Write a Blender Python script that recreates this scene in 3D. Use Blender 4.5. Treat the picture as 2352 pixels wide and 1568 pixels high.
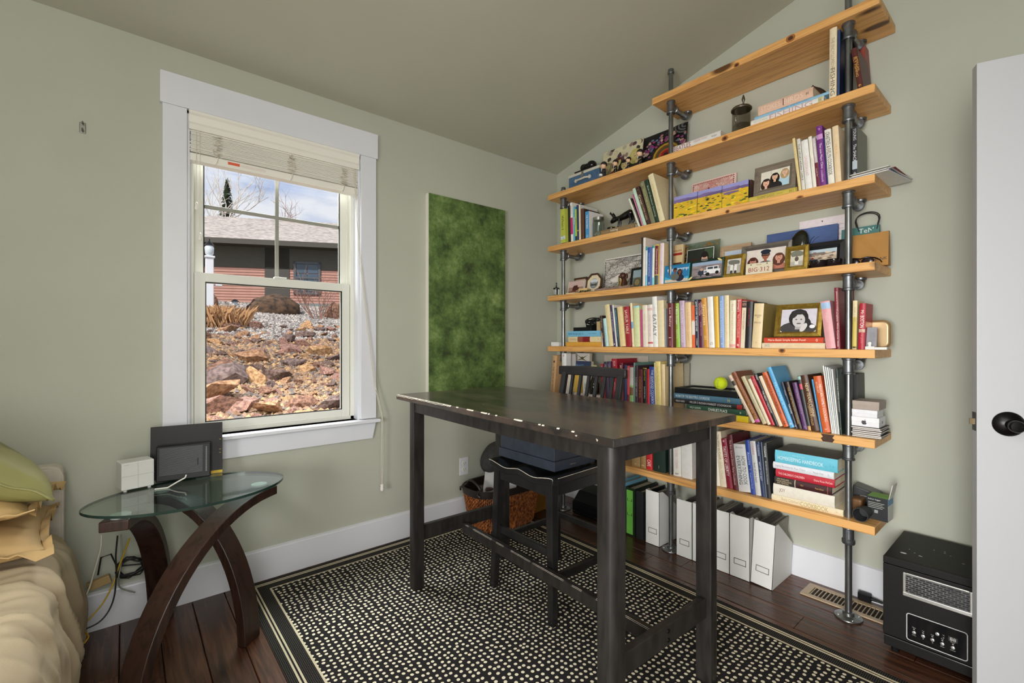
import bpy, bmesh, math, random
from mathutils import Vector, Matrix, noise

for o in list(bpy.data.objects):
    bpy.data.objects.remove(o)
scene = bpy.context.scene
COL = scene.collection
PI = math.pi
R = math.radians

# ------------------------------------------------------------------ camera
F_PX, CAM_H = 1057.0, 1.2
YAW = R(49.94)
cam_d = bpy.data.cameras.new('camera')
cam_d.sensor_width = 36.0
cam_d.lens = 36.0 * F_PX / 2352.0
cam_d.clip_start = 0.02
cam_d.clip_end = 300
cam = bpy.data.objects.new('camera', cam_d)
COL.objects.link(cam)
cam.location = (0, 0, CAM_H)
cam.rotation_euler = (PI / 2, 0, YAW - PI / 2)
scene.camera = cam

# ------------------------------------------------------------------ exposure
scene.view_settings.view_transform = 'Standard'
scene.view_settings.look = 'None'
scene.view_settings.gamma = 1.0
scene.view_settings.use_curve_mapping = False
scene.view_settings.exposure = 0.0


def lin(c):
    out = []
    for v in c[:3]:
        v = v / 255.0
        out.append(v / 12.92 if v <= 0.04045 else ((v + 0.055) / 1.055) ** 2.4)
    return tuple(out)


# ------------------------------------------------------------------ world (blue sky with bright cloud)
world = bpy.data.worlds.new('sky')
scene.world = world
world.use_nodes = True
wn, wl = world.node_tree.nodes, world.node_tree.links
wn.clear()
w_out = wn.new('ShaderNodeOutputWorld')
w_bg = wn.new('ShaderNodeBackground')
w_tc = wn.new('ShaderNodeTexCoord')
w_map = wn.new('ShaderNodeMapping')
w_map.inputs['Scale'].default_value = (1.2, 1.2, 3.2)
w_no = wn.new('ShaderNodeTexNoise')
w_no.inputs['Scale'].default_value = 2.3
w_no.inputs['Detail'].default_value = 7
w_no.inputs['Roughness'].default_value = 0.55
w_rp = wn.new('ShaderNodeValToRGB')
w_rp.color_ramp.elements[0].position = 0.33
w_rp.color_ramp.elements[0].color = (*lin((150, 176, 226)), 1)
w_rp.color_ramp.elements[1].position = 0.49
w_rp.color_ramp.elements[1].color = (*lin((244, 246, 254)), 1)
wl.new(w_tc.outputs['Generated'], w_map.inputs['Vector'])
wl.new(w_map.outputs['Vector'], w_no.inputs['Vector'])
wl.new(w_no.outputs['Fac'], w_rp.inputs['Fac'])
wl.new(w_rp.outputs['Color'], w_bg.inputs['Color'])
w_bg.inputs['Strength'].default_value = 0.95
wl.new(w_bg.outputs['Background'], w_out.inputs['Surface'])


# ------------------------------------------------------------------ sun and large area lights
def aim(o, target):
    o.rotation_euler = (Vector(target) - o.location).to_track_quat('-Z', 'Y').to_euler()


def area(name, loc, target, sx, sy, watts, col):
    d = bpy.data.lights.new(name, 'AREA')
    d.shape = 'RECTANGLE'
    d.size, d.size_y, d.energy, d.color = sx, sy, watts, col
    o = bpy.data.objects.new(name, d)
    COL.objects.link(o)
    o.location = loc
    aim(o, target)
    return o


sun_d = bpy.data.lights.new('sun', 'SUN')
sun_d.energy = 4.5
sun_d.angle = R(0.6)
sun_d.color = (1.0, 0.95, 0.87)
sun = bpy.data.objects.new('sun', sun_d)
COL.objects.link(sun)
sun.rotation_euler = Vector((0.62, 0.42, -0.74)).to_track_quat('-Z', 'Y').to_euler()

# area light added above the window for daylight; unseen fills added behind the camera
area('window_daylight', (0.62, 3.55, 3.05), (0.8, 1.5, 0.7), 1.5, 1.0, 230, (0.97, 0.985, 1.0))
sw = area('side_fill', (-1.86, -0.05, 0.95), (2.65, 0.85, 0.30), 1.0, 1.1, 52, (1.0, 0.99, 0.975))  # added fill for the lower shelf wall; this side has no window
sw.data.spread = R(96)
area('back_fill', (0.1, -0.58, 1.2), (1.3, 2.5, 0.7), 1.5, 1.7, 58, (1.0, 0.985, 0.965))  # added fill from behind, set apart from the doorway
lamp_d = bpy.data.lights.new('upper_fill', 'POINT')  # unseen point light added to even out walls and ceiling
lamp_d.energy, lamp_d.shadow_soft_size, lamp_d.color = 25, 0.16, (1.0, 0.985, 0.95)
lamp = bpy.data.objects.new('upper_fill', lamp_d)
COL.objects.link(lamp)
lamp.location = (-0.45, 0.1, 2.3)


# ------------------------------------------------------------------ measuring aid: where a sight line meets the room
CY, SY_ = math.cos(YAW), math.sin(YAW)


def on_x(px, py, X):
    a = (px - 1176) / F_PX
    d = X / (CY + a * SY_)
    return Vector((X, d * (SY_ - a * CY), CAM_H + (784 - py) * d / F_PX))


def on_y(px, py, Y):
    a = (px - 1176) / F_PX
    d = Y / (SY_ - a * CY)
    return Vector((d * (CY + a * SY_), Y, CAM_H + (784 - py) * d / F_PX))


def on_z(px, py, Z):
    a = (px - 1176) / F_PX
    d = F_PX * (CAM_H - Z) / (py - 784)
    return Vector((d * (CY + a * SY_), d * (SY_ - a * CY), Z))


def at_d(px, py, d):
    a = (px - 1176) / F_PX
    return Vector((d * (CY + a * SY_), d * (SY_ - a * CY), CAM_H + (784 - py) * d / F_PX))


# ------------------------------------------------------------------ materials
MATS = {}


def M(name, col, rough=0.6, metal=0.0, var=0.10, scale=18.0, bump=0.0, bscale=None, stretch=(1, 1, 1), spec=0.5,
      col2=None, detail=4.0, lo=0.35, hi=0.65, coords='Object'):
    """Node material: two tones mixed by stretched noise, optional bump."""
    if name in MATS:
        return MATS[name]
    m = bpy.data.materials.new(name)
    m.use_nodes = True
    n, l = m.node_tree.nodes, m.node_tree.links
    b = n['Principled BSDF']
    b.inputs['Roughness'].default_value = rough
    b.inputs['Metallic'].default_value = metal
    b.inputs['Specular IOR Level'].default_value = spec
    c1 = lin(col)
    c2 = lin(col2) if col2 else tuple(max(0, v * (1 - var)) for v in c1)
    tc = n.new('ShaderNodeTexCoord')
    mp = n.new('ShaderNodeMapping')
    mp.inputs['Scale'].default_value = stretch
    no = n.new('ShaderNodeTexNoise')
    no.inputs['Scale'].default_value = scale
    no.inputs['Detail'].default_value = detail
    rp = n.new('ShaderNodeValToRGB')
    rp.color_ramp.elements[0].position = lo
    rp.color_ramp.elements[0].color = (*c2, 1)
    rp.color_ramp.elements[1].position = hi
    rp.color_ramp.elements[1].color = (*c1, 1)
    l.new(tc.outputs[coords], mp.inputs['Vector'])
    l.new(mp.outputs['Vector'], no.inputs['Vector'])
    l.new(no.outputs['Fac'], rp.inputs['Fac'])
    l.new(rp.outputs['Color'], b.inputs['Base Color'])
    if bump:
        nb = no
        if bscale:
            nb = n.new('ShaderNodeTexNoise')
            nb.inputs['Scale'].default_value = bscale
            nb.inputs['Detail'].default_value = 3
            l.new(mp.outputs['Vector'], nb.inputs['Vector'])
        bp = n.new('ShaderNodeBump')
        bp.inputs['Strength'].default_value = bump
        bp.inputs['Distance'].default_value = 0.01
        l.new(nb.outputs['Fac'], bp.inputs['Height'])
        l.new(bp.outputs['Normal'], b.inputs['Normal'])
    MATS[name] = m
    return m


def C(col, rough=0.55):
    """Printed or cloth-bound colour."""
    key = 'print_%02x%02x%02x_%d' % (int(col[0]), int(col[1]), int(col[2]), int(rough * 100))
    return M(key, col, rough=rough, var=0.07, scale=60)


def wood_mat(name, light, dark, axis='y', scale=9.0, rough=0.5, knots=True, ringmix=0.5):
    if name in MATS:
        return MATS[name]
    m = bpy.data.materials.new(name)
    m.use_nodes = True
    n, l = m.node_tree.nodes, m.node_tree.links
    b = n['Principled BSDF']
    b.inputs['Roughness'].default_value = rough
    tc = n.new('ShaderNodeTexCoord')
    oi = n.new('ShaderNodeObjectInfo')
    mu = n.new('ShaderNodeVectorMath')
    mu.operation = 'SCALE'
    mu.inputs[0].default_value = (17.3, 9.1, 5.7)
    l.new(oi.outputs['Random'], mu.inputs['Scale'])
    ad = n.new('ShaderNodeVectorMath')
    ad.operation = 'ADD'
    l.new(tc.outputs['Object'], ad.inputs[0])
    l.new(mu.outputs['Vector'], ad.inputs[1])
    mp = n.new('ShaderNodeMapping')
    st = {'x': (0.5, 9, 9), 'y': (9, 0.5, 9), 'z': (9, 9, 0.5)}[axis]
    mp.inputs['Scale'].default_value = st
    l.new(ad.outputs['Vector'], mp.inputs['Vector'])
    n1 = n.new('ShaderNodeTexNoise')
    n1.inputs['Scale'].default_value = scale * 0.55
    n1.inputs['Detail'].default_value = 6
    n1.inputs['Distortion'].default_value = 0.9
    l.new(mp.outputs['Vector'], n1.inputs['Vector'])
    # rings: several bands of the stretched noise
    mt = n.new('ShaderNodeMath')
    mt.operation = 'MULTIPLY'
    mt.inputs[1].default_value = 7.0
    l.new(n1.outputs['Fac'], mt.inputs[0])
    fr = n.new('ShaderNodeMath')
    fr.operation = 'PINGPONG'
    fr.inputs[1].default_value = 1.0
    l.new(mt.outputs[0], fr.inputs[0])
    pw = n.new('ShaderNodeMath')
    pw.operation = 'POWER'
    pw.inputs[1].default_value = 2.6
    l.new(fr.outputs[0], pw.inputs[0])
    ml = n.new('ShaderNodeMath')
    ml.operation = 'MULTIPLY'
    ml.inputs[1].default_value = ringmix
    l.new(pw.outputs[0], ml.inputs[0])
    mx = n.new('ShaderNodeMix')
    mx.data_type = 'RGBA'
    mx.inputs['A'].default_value = (*lin(light), 1)
    mx.inputs['B'].default_value = (*lin(dark), 1)
    l.new(ml.outputs[0], mx.inputs['Factor'])
    last = mx.outputs['Result']
    if knots:
        vm = n.new('ShaderNodeMapping')
        vm.inputs['Scale'].default_value = {'x': (2.2, 6, 6), 'y': (6, 2.2, 6), 'z': (6, 6, 2.2)}[axis]
        l.new(ad.outputs['Vector'], vm.inputs['Vector'])
        vo = n.new('ShaderNodeTexVoronoi')
        vo.inputs['Scale'].default_value = 1.0
        l.new(vm.outputs['Vector'], vo.inputs['Vector'])
        vr = n.new('ShaderNodeValToRGB')
        vr.color_ramp.elements[0].position = 0.09
        vr.color_ramp.elements[0].color = (1, 1, 1, 1)
        vr.color_ramp.elements[1].position = 0.16
        vr.color_ramp.elements[1].color = (0, 0, 0, 1)
        l.new(vo.outputs['Distance'], vr.inputs['Fac'])
        m2 = n.new('ShaderNodeMix')
        m2.data_type = 'RGBA'
        m2.inputs['B'].default_value = (*lin(tuple(v * 0.55 for v in dark)), 1)
        l.new(vr.outputs['Color'], m2.inputs['Factor'])
        l.new(last, m2.inputs['A'])
        last = m2.outputs['Result']
    l.new(last, b.inputs['Base Color'])
    MATS[name] = m
    return m


def glass_mat(name, tint=(235, 242, 240), refl=1.0, rough=0.0, base=0.04):
    """Thin clear sheet: transparent, with a Fresnel reflection."""
    if name in MATS:
        return MATS[name]
    m = bpy.data.materials.new(name)
    m.use_nodes = True
    n, l = m.node_tree.nodes, m.node_tree.links
    n.clear()
    o = n.new('ShaderNodeOutputMaterial')
    t = n.new('ShaderNodeBsdfTransparent')
    t.inputs['Color'].default_value = (*lin(tint), 1)
    g = n.new('ShaderNodeBsdfGlossy')
    g.inputs['Roughness'].default_value = rough
    lw = n.new('ShaderNodeLayerWeight')
    lw.inputs['Blend'].default_value = 0.5
    pw = n.new('ShaderNodeMath')
    pw.operation = 'POWER'
    pw.inputs[1].default_value = 4.0
    l.new(lw.outputs['Facing'], pw.inputs[0])
    ml = n.new('ShaderNodeMath')
    ml.operation = 'MULTIPLY_ADD'
    ml.inputs[1].default_value = 0.75
    ml.inputs[2].default_value = base * refl
    l.new(pw.outputs[0], ml.inputs[0])
    mx = n.new('ShaderNodeMixShader')
    l.new(ml.outputs[0], mx.inputs[0])
    l.new(t.outputs[0], mx.inputs[1])
    l.new(g.outputs[0], mx.inputs[2])
    l.new(mx.outputs[0], o.inputs['Surface'])
    MATS[name] = m
    return m


# ------------------------------------------------------------------ mesh builder
class MB:
    def __init__(self):
        self.v, self.f, self.m = [], [], []

    def add(self, vs, fs, mi=0):
        b = len(self.v)
        self.v += [tuple(p) for p in vs]
        self.f += [tuple(b + i for i in f) for f in fs]
        self.m += [mi] * len(fs)
        return self

    def box(self, x0, x1, y0, y1, z0, z1, mi=0):
        vs = [(x0, y0, z0), (x1, y0, z0), (x1, y1, z0), (x0, y1, z0), (x0, y0, z1), (x1, y0, z1), (x1, y1, z1), (x0, y1, z1)]
        return self.add(vs, [(0, 3, 2, 1), (4, 5, 6, 7), (0, 1, 5, 4), (1, 2, 6, 5), (2, 3, 7, 6), (3, 0, 4, 7)], mi)

    def prism(self, poly, a, b, axis='z', mi=0):
        """Extrude a 2-D polygon from a to b along an axis; poly is in the other two axes, in x,y,z order."""
        def p3(q, t):
            return {'z': (q[0], q[1], t), 'y': (q[0], t, q[1]), 'x': (t, q[0], q[1])}[axis]
        n = len(poly)
        vs = [p3(q, a) for q in poly] + [p3(q, b) for q in poly]
        fs = [tuple(range(n))[::-1], tuple(range(n, 2 * n))]
        fs += [(i, (i + 1) % n, n + (i + 1) % n, n + i) for i in range(n)]
        return self.add(vs, fs, mi)

    def tube(self, pts, r, seg=8, mi=0, closed=False, caps=True):
        pts = [Vector(p) for p in pts]
        n = len(pts)
        rs = r if isinstance(r, (list, tuple)) else [r] * n
        rings = []
        up = None
        for i, p in enumerate(pts):
            if closed:
                t = pts[(i + 1) % n] - pts[i - 1]
            else:
                t = pts[min(i + 1, n - 1)] - pts[max(i - 1, 0)]
            if t.length < 1e-9:
                t = Vector((0, 0, 1))
            t.normalize()
            if up is None:
                up = Vector((0, 0, 1)) if abs(t.z) < 0.9 else Vector((1, 0, 0))
            u = (up - t * up.dot(t))
            if u.length < 1e-6:
                u = t.orthogonal()
            u.normalize()
            up = u
            w = t.cross(u)
            rings.append([p + (u * math.cos(k * 2 * PI / seg) + w * math.sin(k * 2 * PI / seg)) * rs[i] for k in range(seg)])
        vs = [q for rg in rings for q in rg]
        fs = []
        for i in range(n if closed else n - 1):
            j = (i + 1) % n
            for k in range(seg):
                k2 = (k + 1) % seg
                fs.append((i * seg + k, i * seg + k2, j * seg + k2, j * seg + k))
        if not closed and caps:
            fs.append(tuple(range(seg))[::-1])
            fs.append(tuple((n - 1) * seg + k for k in range(seg)))
        return self.add(vs, fs, mi)

    def lathe(self, prof, seg=20, c=(0, 0, 0), axis='z', mi=0, sx=1.0, sy=1.0):
        """Profile (r, h) about an axis."""
        vs, fs = [], []
        for r, h in prof:
            for k in range(seg):
                a = 2 * PI * k / seg
                x, y = r * math.cos(a) * sx, r * math.sin(a) * sy
                q = {'z': (x, y, h), 'y': (x, h, y), 'x': (h, x, y)}[axis]
                vs.append((q[0] + c[0], q[1] + c[1], q[2] + c[2]))
        n = len(prof)
        for i in range(n - 1):
            for k in range(seg):
                k2 = (k + 1) % seg
                fs.append((i * seg + k, i * seg + k2, (i + 1) * seg + k2, (i + 1) * seg + k))
        fs.append(tuple(range(seg))[::-1])
        fs.append(tuple((n - 1) * seg + k for k in range(seg)))
        return self.add(vs, fs, mi)

    def ball(self, c, r, u=16, v=10, mi=0, rot=None):
        rx, ry, rz = r if isinstance(r, (tuple, list)) else (r, r, r)
        vs = []
        for i in range(v + 1):
            th = PI * i / v
            for k in range(u):
                a = 2 * PI * k / u
                p = Vector((rx * math.sin(th) * math.cos(a), ry * math.sin(th) * math.sin(a), rz * math.cos(th)))
                if rot:
                    p = rot @ p
                vs.append(p + Vector(c))
        fs = []
        for i in range(v):
            for k in range(u):
                k2 = (k + 1) % u
                fs.append((i * u + k, (i + 1) * u + k, (i + 1) * u + k2, i * u + k2))
        return self.add(vs, fs, mi)

    def build(self, name, mats, parent=None, smooth=None, bevel=0.0, segs=2, recalc=True):
        me = bpy.data.meshes.new(name)
        me.from_pydata(self.v, [], self.f)
        if not isinstance(mats, (list, tuple)):
            mats = [mats]
        for m in mats:
            me.materials.append(m)
        if len(mats) > 1:
            me.polygons.foreach_set('material_index', self.m)
        if recalc:
            bm = bmesh.new()
            bm.from_mesh(me)
            bmesh.ops.remove_doubles(bm, verts=bm.verts, dist=1e-6)
            bmesh.ops.recalc_face_normals(bm, faces=bm.faces)
            bm.to_mesh(me)
            bm.free()
        if smooth is not None:
            me.polygons.foreach_set('use_smooth', [True] * len(me.polygons))
            me.set_sharp_from_angle(angle=R(smooth))
        me.update()
        o = bpy.data.objects.new(name, me)
        COL.objects.link(o)
        if parent:
            o.parent = parent
        if bevel:
            md = o.modifiers.new('bevel', 'BEVEL')
            md.width, md.segments, md.limit_method, md.angle_limit = bevel, segs, 'ANGLE', R(40)
        return o


def thing(name, label, cat, loc=(0, 0, 0), rot=(0, 0, 0), group=None):
    o = bpy.data.objects.new(name, None)
    o.empty_display_size = 0.05
    COL.objects.link(o)
    k = 0.0004 + (0.022 * math.sin(-rot[0]) if -0.3 < rot[0] < 0 else 0)
    o.location, o.rotation_euler = Vector(loc) + Vector((0, 0, k)), rot
    o['label'], o['category'] = label, cat
    if group:
        o['group'] = group
    return o


def tag(o, label, cat, group=None):
    o['label'], o['category'] = label, cat
    if group:
        o['group'] = group
    return o


def struct(o, label=None):
    o['kind'] = 'structure'
    if label:
        o['label'] = label
    return o


# ------------------------------------------------------------------ lettering
TXT = {}


def text2d(s):
    if s not in TXT:
        cu = bpy.data.curves.new('lettering', 'FONT')
        cu.body = s
        cu.resolution_u = 2
        ob = bpy.data.objects.new('lettering', cu)
        me = bpy.data.meshes.new_from_object(ob)
        vs = [(v.co.x, v.co.y) for v in me.vertices]
        fs = [tuple(p.vertices) for p in me.polygons]
        bpy.data.objects.remove(ob)
        bpy.data.curves.remove(cu)
        bpy.data.meshes.remove(me)
        if not vs:
            vs, fs = [(0, 0)], []
        xs, ys = [v[0] for v in vs], [v[1] for v in vs]
        TXT[s] = (vs, fs, min(xs), max(xs), min(ys), max(ys))
    return TXT[s]


def lettering(parent, s, c, xd, yd, w, h, col, name='lettering', stretch=False, flip=False):
    """Flat lettering fitted into a w by h box centred at c on the parent's surface."""
    vs, fs, x0, x1, y0, y1 = text2d(s)
    if not fs:
        return None
    kx = w / max(x1 - x0, 1e-6)
    ky = h / max(y1 - y0, 1e-6)
    if not stretch:
        kx = ky = min(kx, ky)
    else:
        ky = min(ky, kx * 2.2)
        kx = min(kx, ky * 1.6)
    c, xd, yd = Vector(c), Vector(xd), Vector(yd)
    pv = [c + xd * ((v[0] - (x0 + x1) / 2) * kx) + yd * ((v[1] - (y0 + y1) / 2) * ky) for v in vs]
    return MB().add(pv, fs).build(name, C(col) if isinstance(col, tuple) else col, parent, recalc=False)


# ------------------------------------------------------------------ flat prints (photographs, covers, sleeves)
def ell(cx, cy, rx, ry, rot=0.0, n=18, a0=0, a1=360):
    out = []
    for k in range(n):
        t = R(a0 + (a1 - a0) * k / (n if a1 - a0 == 360 else n - 1))
        x, y = rx * math.cos(t), ry * math.sin(t)
        out.append((cx + x * math.cos(R(rot)) - y * math.sin(R(rot)), cy + x * math.sin(R(rot)) + y * math.cos(R(rot))))
    return out


def rect(x0, y0, x1, y1):
    return [(x0, y0), (x1, y0), (x1, y1), (x0, y1)]


def blob(cx, cy, rx, ry, seed=0, n=12, j=0.25):
    rr = random.Random(seed)
    return [(cx + rx * math.cos(2 * PI * k / n) * (1 + rr.uniform(-j, j)), cy + ry * math.sin(2 * PI * k / n) * (1 + rr.uniform(-j, j))) for k in range(n)]


def clip01(poly):
    """Clip polygon to the unit square."""
    def cut(ps, f, inter):
        out = []
        for i, p in enumerate(ps):
            q = ps[i - 1]
            if f(p):
                if not f(q):
                    out.append(inter(q, p))
                out.append(p)
            elif f(q):
                out.append(inter(q, p))
        return out
    for ax, lim, sg in ((0, 0.0, 1), (0, 1.0, -1), (1, 0.0, 1), (1, 1.0, -1)):
        if not poly:
            return poly
        def inside(p, ax=ax, lim=lim, sg=sg):
            return (p[ax] - lim) * sg >= 0
        def inter(a, b, ax=ax, lim=lim):
            t = (lim - a[ax]) / (b[ax] - a[ax])
            return tuple(a[k] + (b[k] - a[k]) * t for k in (0, 1))
        poly = cut(poly, inside, inter)
    return poly


def flat_print(name, parent, o, xd, yd, nd, w, h, bg, shapes, rough=0.4):
    """A picture of flat colour shapes in unit coordinates, on a rectangle at corner o."""
    o, xd, yd, nd = Vector(o), Vector(xd), Vector(yd), Vector(nd)
    mb = MB()
    mats = [C(bg, rough)]
    idx = {bg: 0}
    allp = [(rect(0, 0, 1, 1), bg)] + list(shapes)
    for k, (poly, col) in enumerate(allp):
        poly = clip01([tuple(p) for p in poly])
        if len(poly) < 3:
            continue
        ar = sum(poly[i - 1][0] * poly[i][1] - poly[i][0] * poly[i - 1][1] for i in range(len(poly)))
        if ar < 0:
            poly = poly[::-1]
        if col not in idx:
            idx[col] = len(mats)
            mats.append(C(col, rough))
        mb.add([o + xd * (p[0] * w) + yd * (p[1] * h) + nd * (k * 0.00006) for p in poly], [tuple(range(len(poly)))], idx[col])
    return mb.build(name, mats, parent, recalc=False)


def person_shapes(cx, cy, s, hair, skin, top, asp=1.0, longhair=True):
    """Head and shoulders in unit coordinates (asp = height/width of the print)."""
    sx = s * asp
    out = [(ell(cx, cy - s * 1.9, sx * 1.25, s * 1.05), top)]
    if longhair:
        out.append((ell(cx, cy - s * 0.35, sx * 0.78, s * 1.05), hair))
    else:
        out.append((ell(cx, cy + s * 0.25, sx * 0.58, s * 0.62), hair))
    out.append((rect(cx - sx * 0.18, cy - s * 1.0, cx + sx * 0.18, cy - s * 0.4), skin))
    out.append((ell(cx, cy - s * 0.02, sx * 0.46, s * 0.6), skin))
    out.append((ell(cx, cy + s * 0.48, sx * 0.48, s * 0.24), hair))
    out.append((ell(cx - sx * 0.17, cy + s * 0.06, sx * 0.06, s * 0.04, n=8), (50, 38, 34)))
    out.append((ell(cx + sx * 0.17, cy + s * 0.06, sx * 0.06, s * 0.04, n=8), (50, 38, 34)))
    out.append((ell(cx, cy - s * 0.3, sx * 0.17, s * 0.05, n=8), (150, 70, 66)))
    return out

# ================================================================== THE ROOM
WX, WY = 2.65, 2.59          # shelf wall plane, window wall plane
LX, BY = -1.9, -0.62         # the two walls behind and beside the camera
CZ0, CSL = 2.535, 0.25       # ceiling height at the window wall and its slope
T = 0.16


def ceil_z(y):
    return CZ0 + CSL * (WY - y)


paint = M('sage_wall_paint', (184, 186, 172), rough=0.75, var=0.03, scale=3.0, bump=0.06, bscale=420, spec=0.25)
ceil_paint = M('sage_ceiling_paint', (184, 183, 166), rough=0.8, var=0.03, scale=2.5, bump=0.06, bscale=420, spec=0.2)
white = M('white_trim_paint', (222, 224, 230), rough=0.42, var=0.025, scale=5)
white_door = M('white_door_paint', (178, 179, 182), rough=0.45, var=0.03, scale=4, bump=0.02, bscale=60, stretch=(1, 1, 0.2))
vinyl = M('white_vinyl', (226, 226, 216), rough=0.35, var=0.02, scale=6)
black_met = M('black_metal', (24, 23, 22), rough=0.35, metal=0.6, var=0.2, scale=30)
steel = M('steel', (190, 190, 186), rough=0.28, metal=1.0, var=0.15, scale=40)
brass = M('brass', (186, 152, 84), rough=0.3, metal=0.9, var=0.15, scale=30)

# floor: dark boards running along the shelf wall
subfloor = struct(MB().box(LX - T, WX + T, BY - 1.4, WY + T, -0.12, -0.016).build('floor', M('floor_gap_dark', (22, 14, 11), rough=0.9)), 'dark stained wood plank floor')
fw = bpy.data.materials.new('dark_floor_boards')
fw.use_nodes = True
n, l = fw.node_tree.nodes, fw.node_tree.links
b = n['Principled BSDF']
tc = n.new('ShaderNodeTexCoord')
oi = n.new('ShaderNodeObjectInfo')
vm = n.new('ShaderNodeVectorMath')
vm.operation = 'SCALE'
vm.inputs[0].default_value = (31.0, 13.0, 7.0)
l.new(oi.outputs['Random'], vm.inputs['Scale'])
va = n.new('ShaderNodeVectorMath')
l.new(tc.outputs['Object'], va.inputs[0])
l.new(vm.outputs['Vector'], va.inputs[1])
mp = n.new('ShaderNodeMapping')
mp.inputs['Scale'].default_value = (26, 1.6, 10)
l.new(va.outputs['Vector'], mp.inputs['Vector'])
no = n.new('ShaderNodeTexNoise')
no.inputs['Scale'].default_value = 2.2
no.inputs['Detail'].default_value = 7
no.inputs['Distortion'].default_value = 0.6
l.new(mp.outputs['Vector'], no.inputs['Vector'])
rp = n.new('ShaderNodeValToRGB')
rp.color_ramp.elements[0].position = 0.25
rp.color_ramp.elements[0].color = (*lin((44, 27, 20)), 1)
rp.color_ramp.elements[1].position = 0.72
rp.color_ramp.elements[1].color = (*lin((104, 67, 48)), 1)
l.new(no.outputs['Fac'], rp.inputs['Fac'])
hs = n.new('ShaderNodeHueSaturation')
mr = n.new('ShaderNodeMapRange')
mr.inputs['To Min'].default_value = 0.72
mr.inputs['To Max'].default_value = 1.3
l.new(oi.outputs['Random'], mr.inputs['Value'])
l.new(mr.outputs['Result'], hs.inputs['Value'])
l.new(rp.outputs['Color'], hs.inputs['Color'])
l.new(hs.outputs['Color'], b.inputs['Base Color'])
b.inputs['Roughness'].default_value = 0.26
bp = n.new('ShaderNodeBump')
bp.inputs['Strength'].default_value = 0.25
bp.inputs['Distance'].default_value = 0.004
l.new(no.outputs['Fac'], bp.inputs['Height'])
l.new(bp.outputs['Normal'], b.inputs['Normal'])

rnd = random.Random(4)
PW = 0.127
plank_mesh = {}
x = WX - PW
while x > LX - PW:
    y = WY + 0.02 - rnd.uniform(0.0, 0.7)
    ends = [WY]
    while y > BY:
        ends.append(y)
        y -= rnd.choice((0.75, 0.95, 1.15, 1.3))
    ends.append(BY)
    for y1, y0 in zip(ends[:-1], ends[1:]):
        if y1 - y0 < 0.02:
            continue
        key = round(y1 - y0, 2)
        if key not in plank_mesh:
            q = MB()
            g, bv, ln = 0.0012, 0.0025, y1 - y0
            pts = [(g, -0.016), (PW - g, -0.016), (PW - g, -bv), (PW - g - bv, 0), (g + bv, 0), (g, -bv)]
            q.prism(pts, g, ln - g, axis='y')
            # prism with axis y uses (x, z)
            pl = q.build('plank', fw, subfloor)
            plank_mesh[key] = pl.data
        else:
            pl = bpy.data.objects.new('plank', plank_mesh[key])
            COL.objects.link(pl)
            pl.parent = subfloor
        pl.location = (x, y0, 0)
    x -= PW

# walls
WIN = dict(x0=0.2175, x1=1.0326, z0=0.752, z1=2.266)
wl_ = MB()
ztop = CZ0 + 0.2
wl_.box(LX - T, WIN['x0'], WY, WY + T, -0.1, ztop).box(WIN['x1'], WX + T, WY, WY + T, -0.1, ztop)
wl_.box(WIN['x0'], WIN['x1'], WY, WY + T, -0.1, WIN['z0']).box(WIN['x0'], WIN['x1'], WY, WY + T, WIN['z1'], ztop)
struct(wl_.build('wall_left', paint), 'sage green painted wall with the white window')
struct(MB().prism([(BY - T, -0.1), (WY + T, -0.1), (WY + T, ceil_z(WY) + 0.1), (BY - T, ceil_z(BY) + 0.2)], WX, WX + T, axis='x').build('wall_right', paint),
       'sage green painted wall behind the pipe shelving')
struct(MB().prism([(BY - T, -0.1), (WY + T, -0.1), (WY + T, ceil_z(WY) + 0.1), (BY - T, ceil_z(BY) + 0.2)], LX - T, LX, axis='x').build('wall_side', paint), 'sage green wall beside the bed')
DX0, DX1, DZ = 1.46, 2.26, 2.05     # doorway in the wall behind the camera
wb = MB()
zt = ceil_z(BY) + 0.1
wb.box(LX, DX0, BY - T, BY, -0.1, zt).box(DX1, WX, BY - T, BY, -0.1, zt).box(DX0, DX1, BY - T, BY, DZ, zt)
wb.box(DX0 - 0.3, DX1 + 0.3, BY - 1.36, BY - 1.30, -0.1, 2.6).box(DX0 - 0.36, DX0 - 0.3, BY - 1.36, BY - T, -0.1, 2.6)
wb.box(DX1 + 0.3, DX1 + 0.36, BY - 1.36, BY - T, -0.1, 2.6).box(DX0 - 0.36, DX1 + 0.36, BY - 1.36, BY - T, 2.6, 2.66)
struct(wb.build('wall_back', paint), 'sage green wall with the doorway')
ct = MB()
ct.prism([(BY - T, ceil_z(BY - T)), (WY + T, ceil_z(WY + T)), (WY + T, ceil_z(WY + T) + 0.15), (BY - T, ceil_z(BY - T) + 0.15)], LX - T, WX + T, axis='x')
struct(ct.build('ceiling', ceil_paint), 'sloping sage green ceiling')


# baseboards: flat board with a small rounded cap
def baseboard(name, o, d, nrm, ln, label):
    prof = [(0, 0), (0.016, 0), (0.016, 0.146), (0.013, 0.152), (0.0, 0.157)]
    mb = MB()
    o, d, nrm = Vector(o), Vector(d), Vector(nrm)
    vs = [o + nrm * p[0] + Vector((0, 0, p[1])) for p in prof] + [o + d * ln + nrm * p[0] + Vector((0, 0, p[1])) for p in prof]
    k = len(prof)
    mb.add(vs, [tuple(range(k)), tuple(range(k, 2 * k))] + [(i, (i + 1) % k, k + (i + 1) % k, k + i) for i in range(k)])
    return struct(mb.build(name, white), label)


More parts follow.
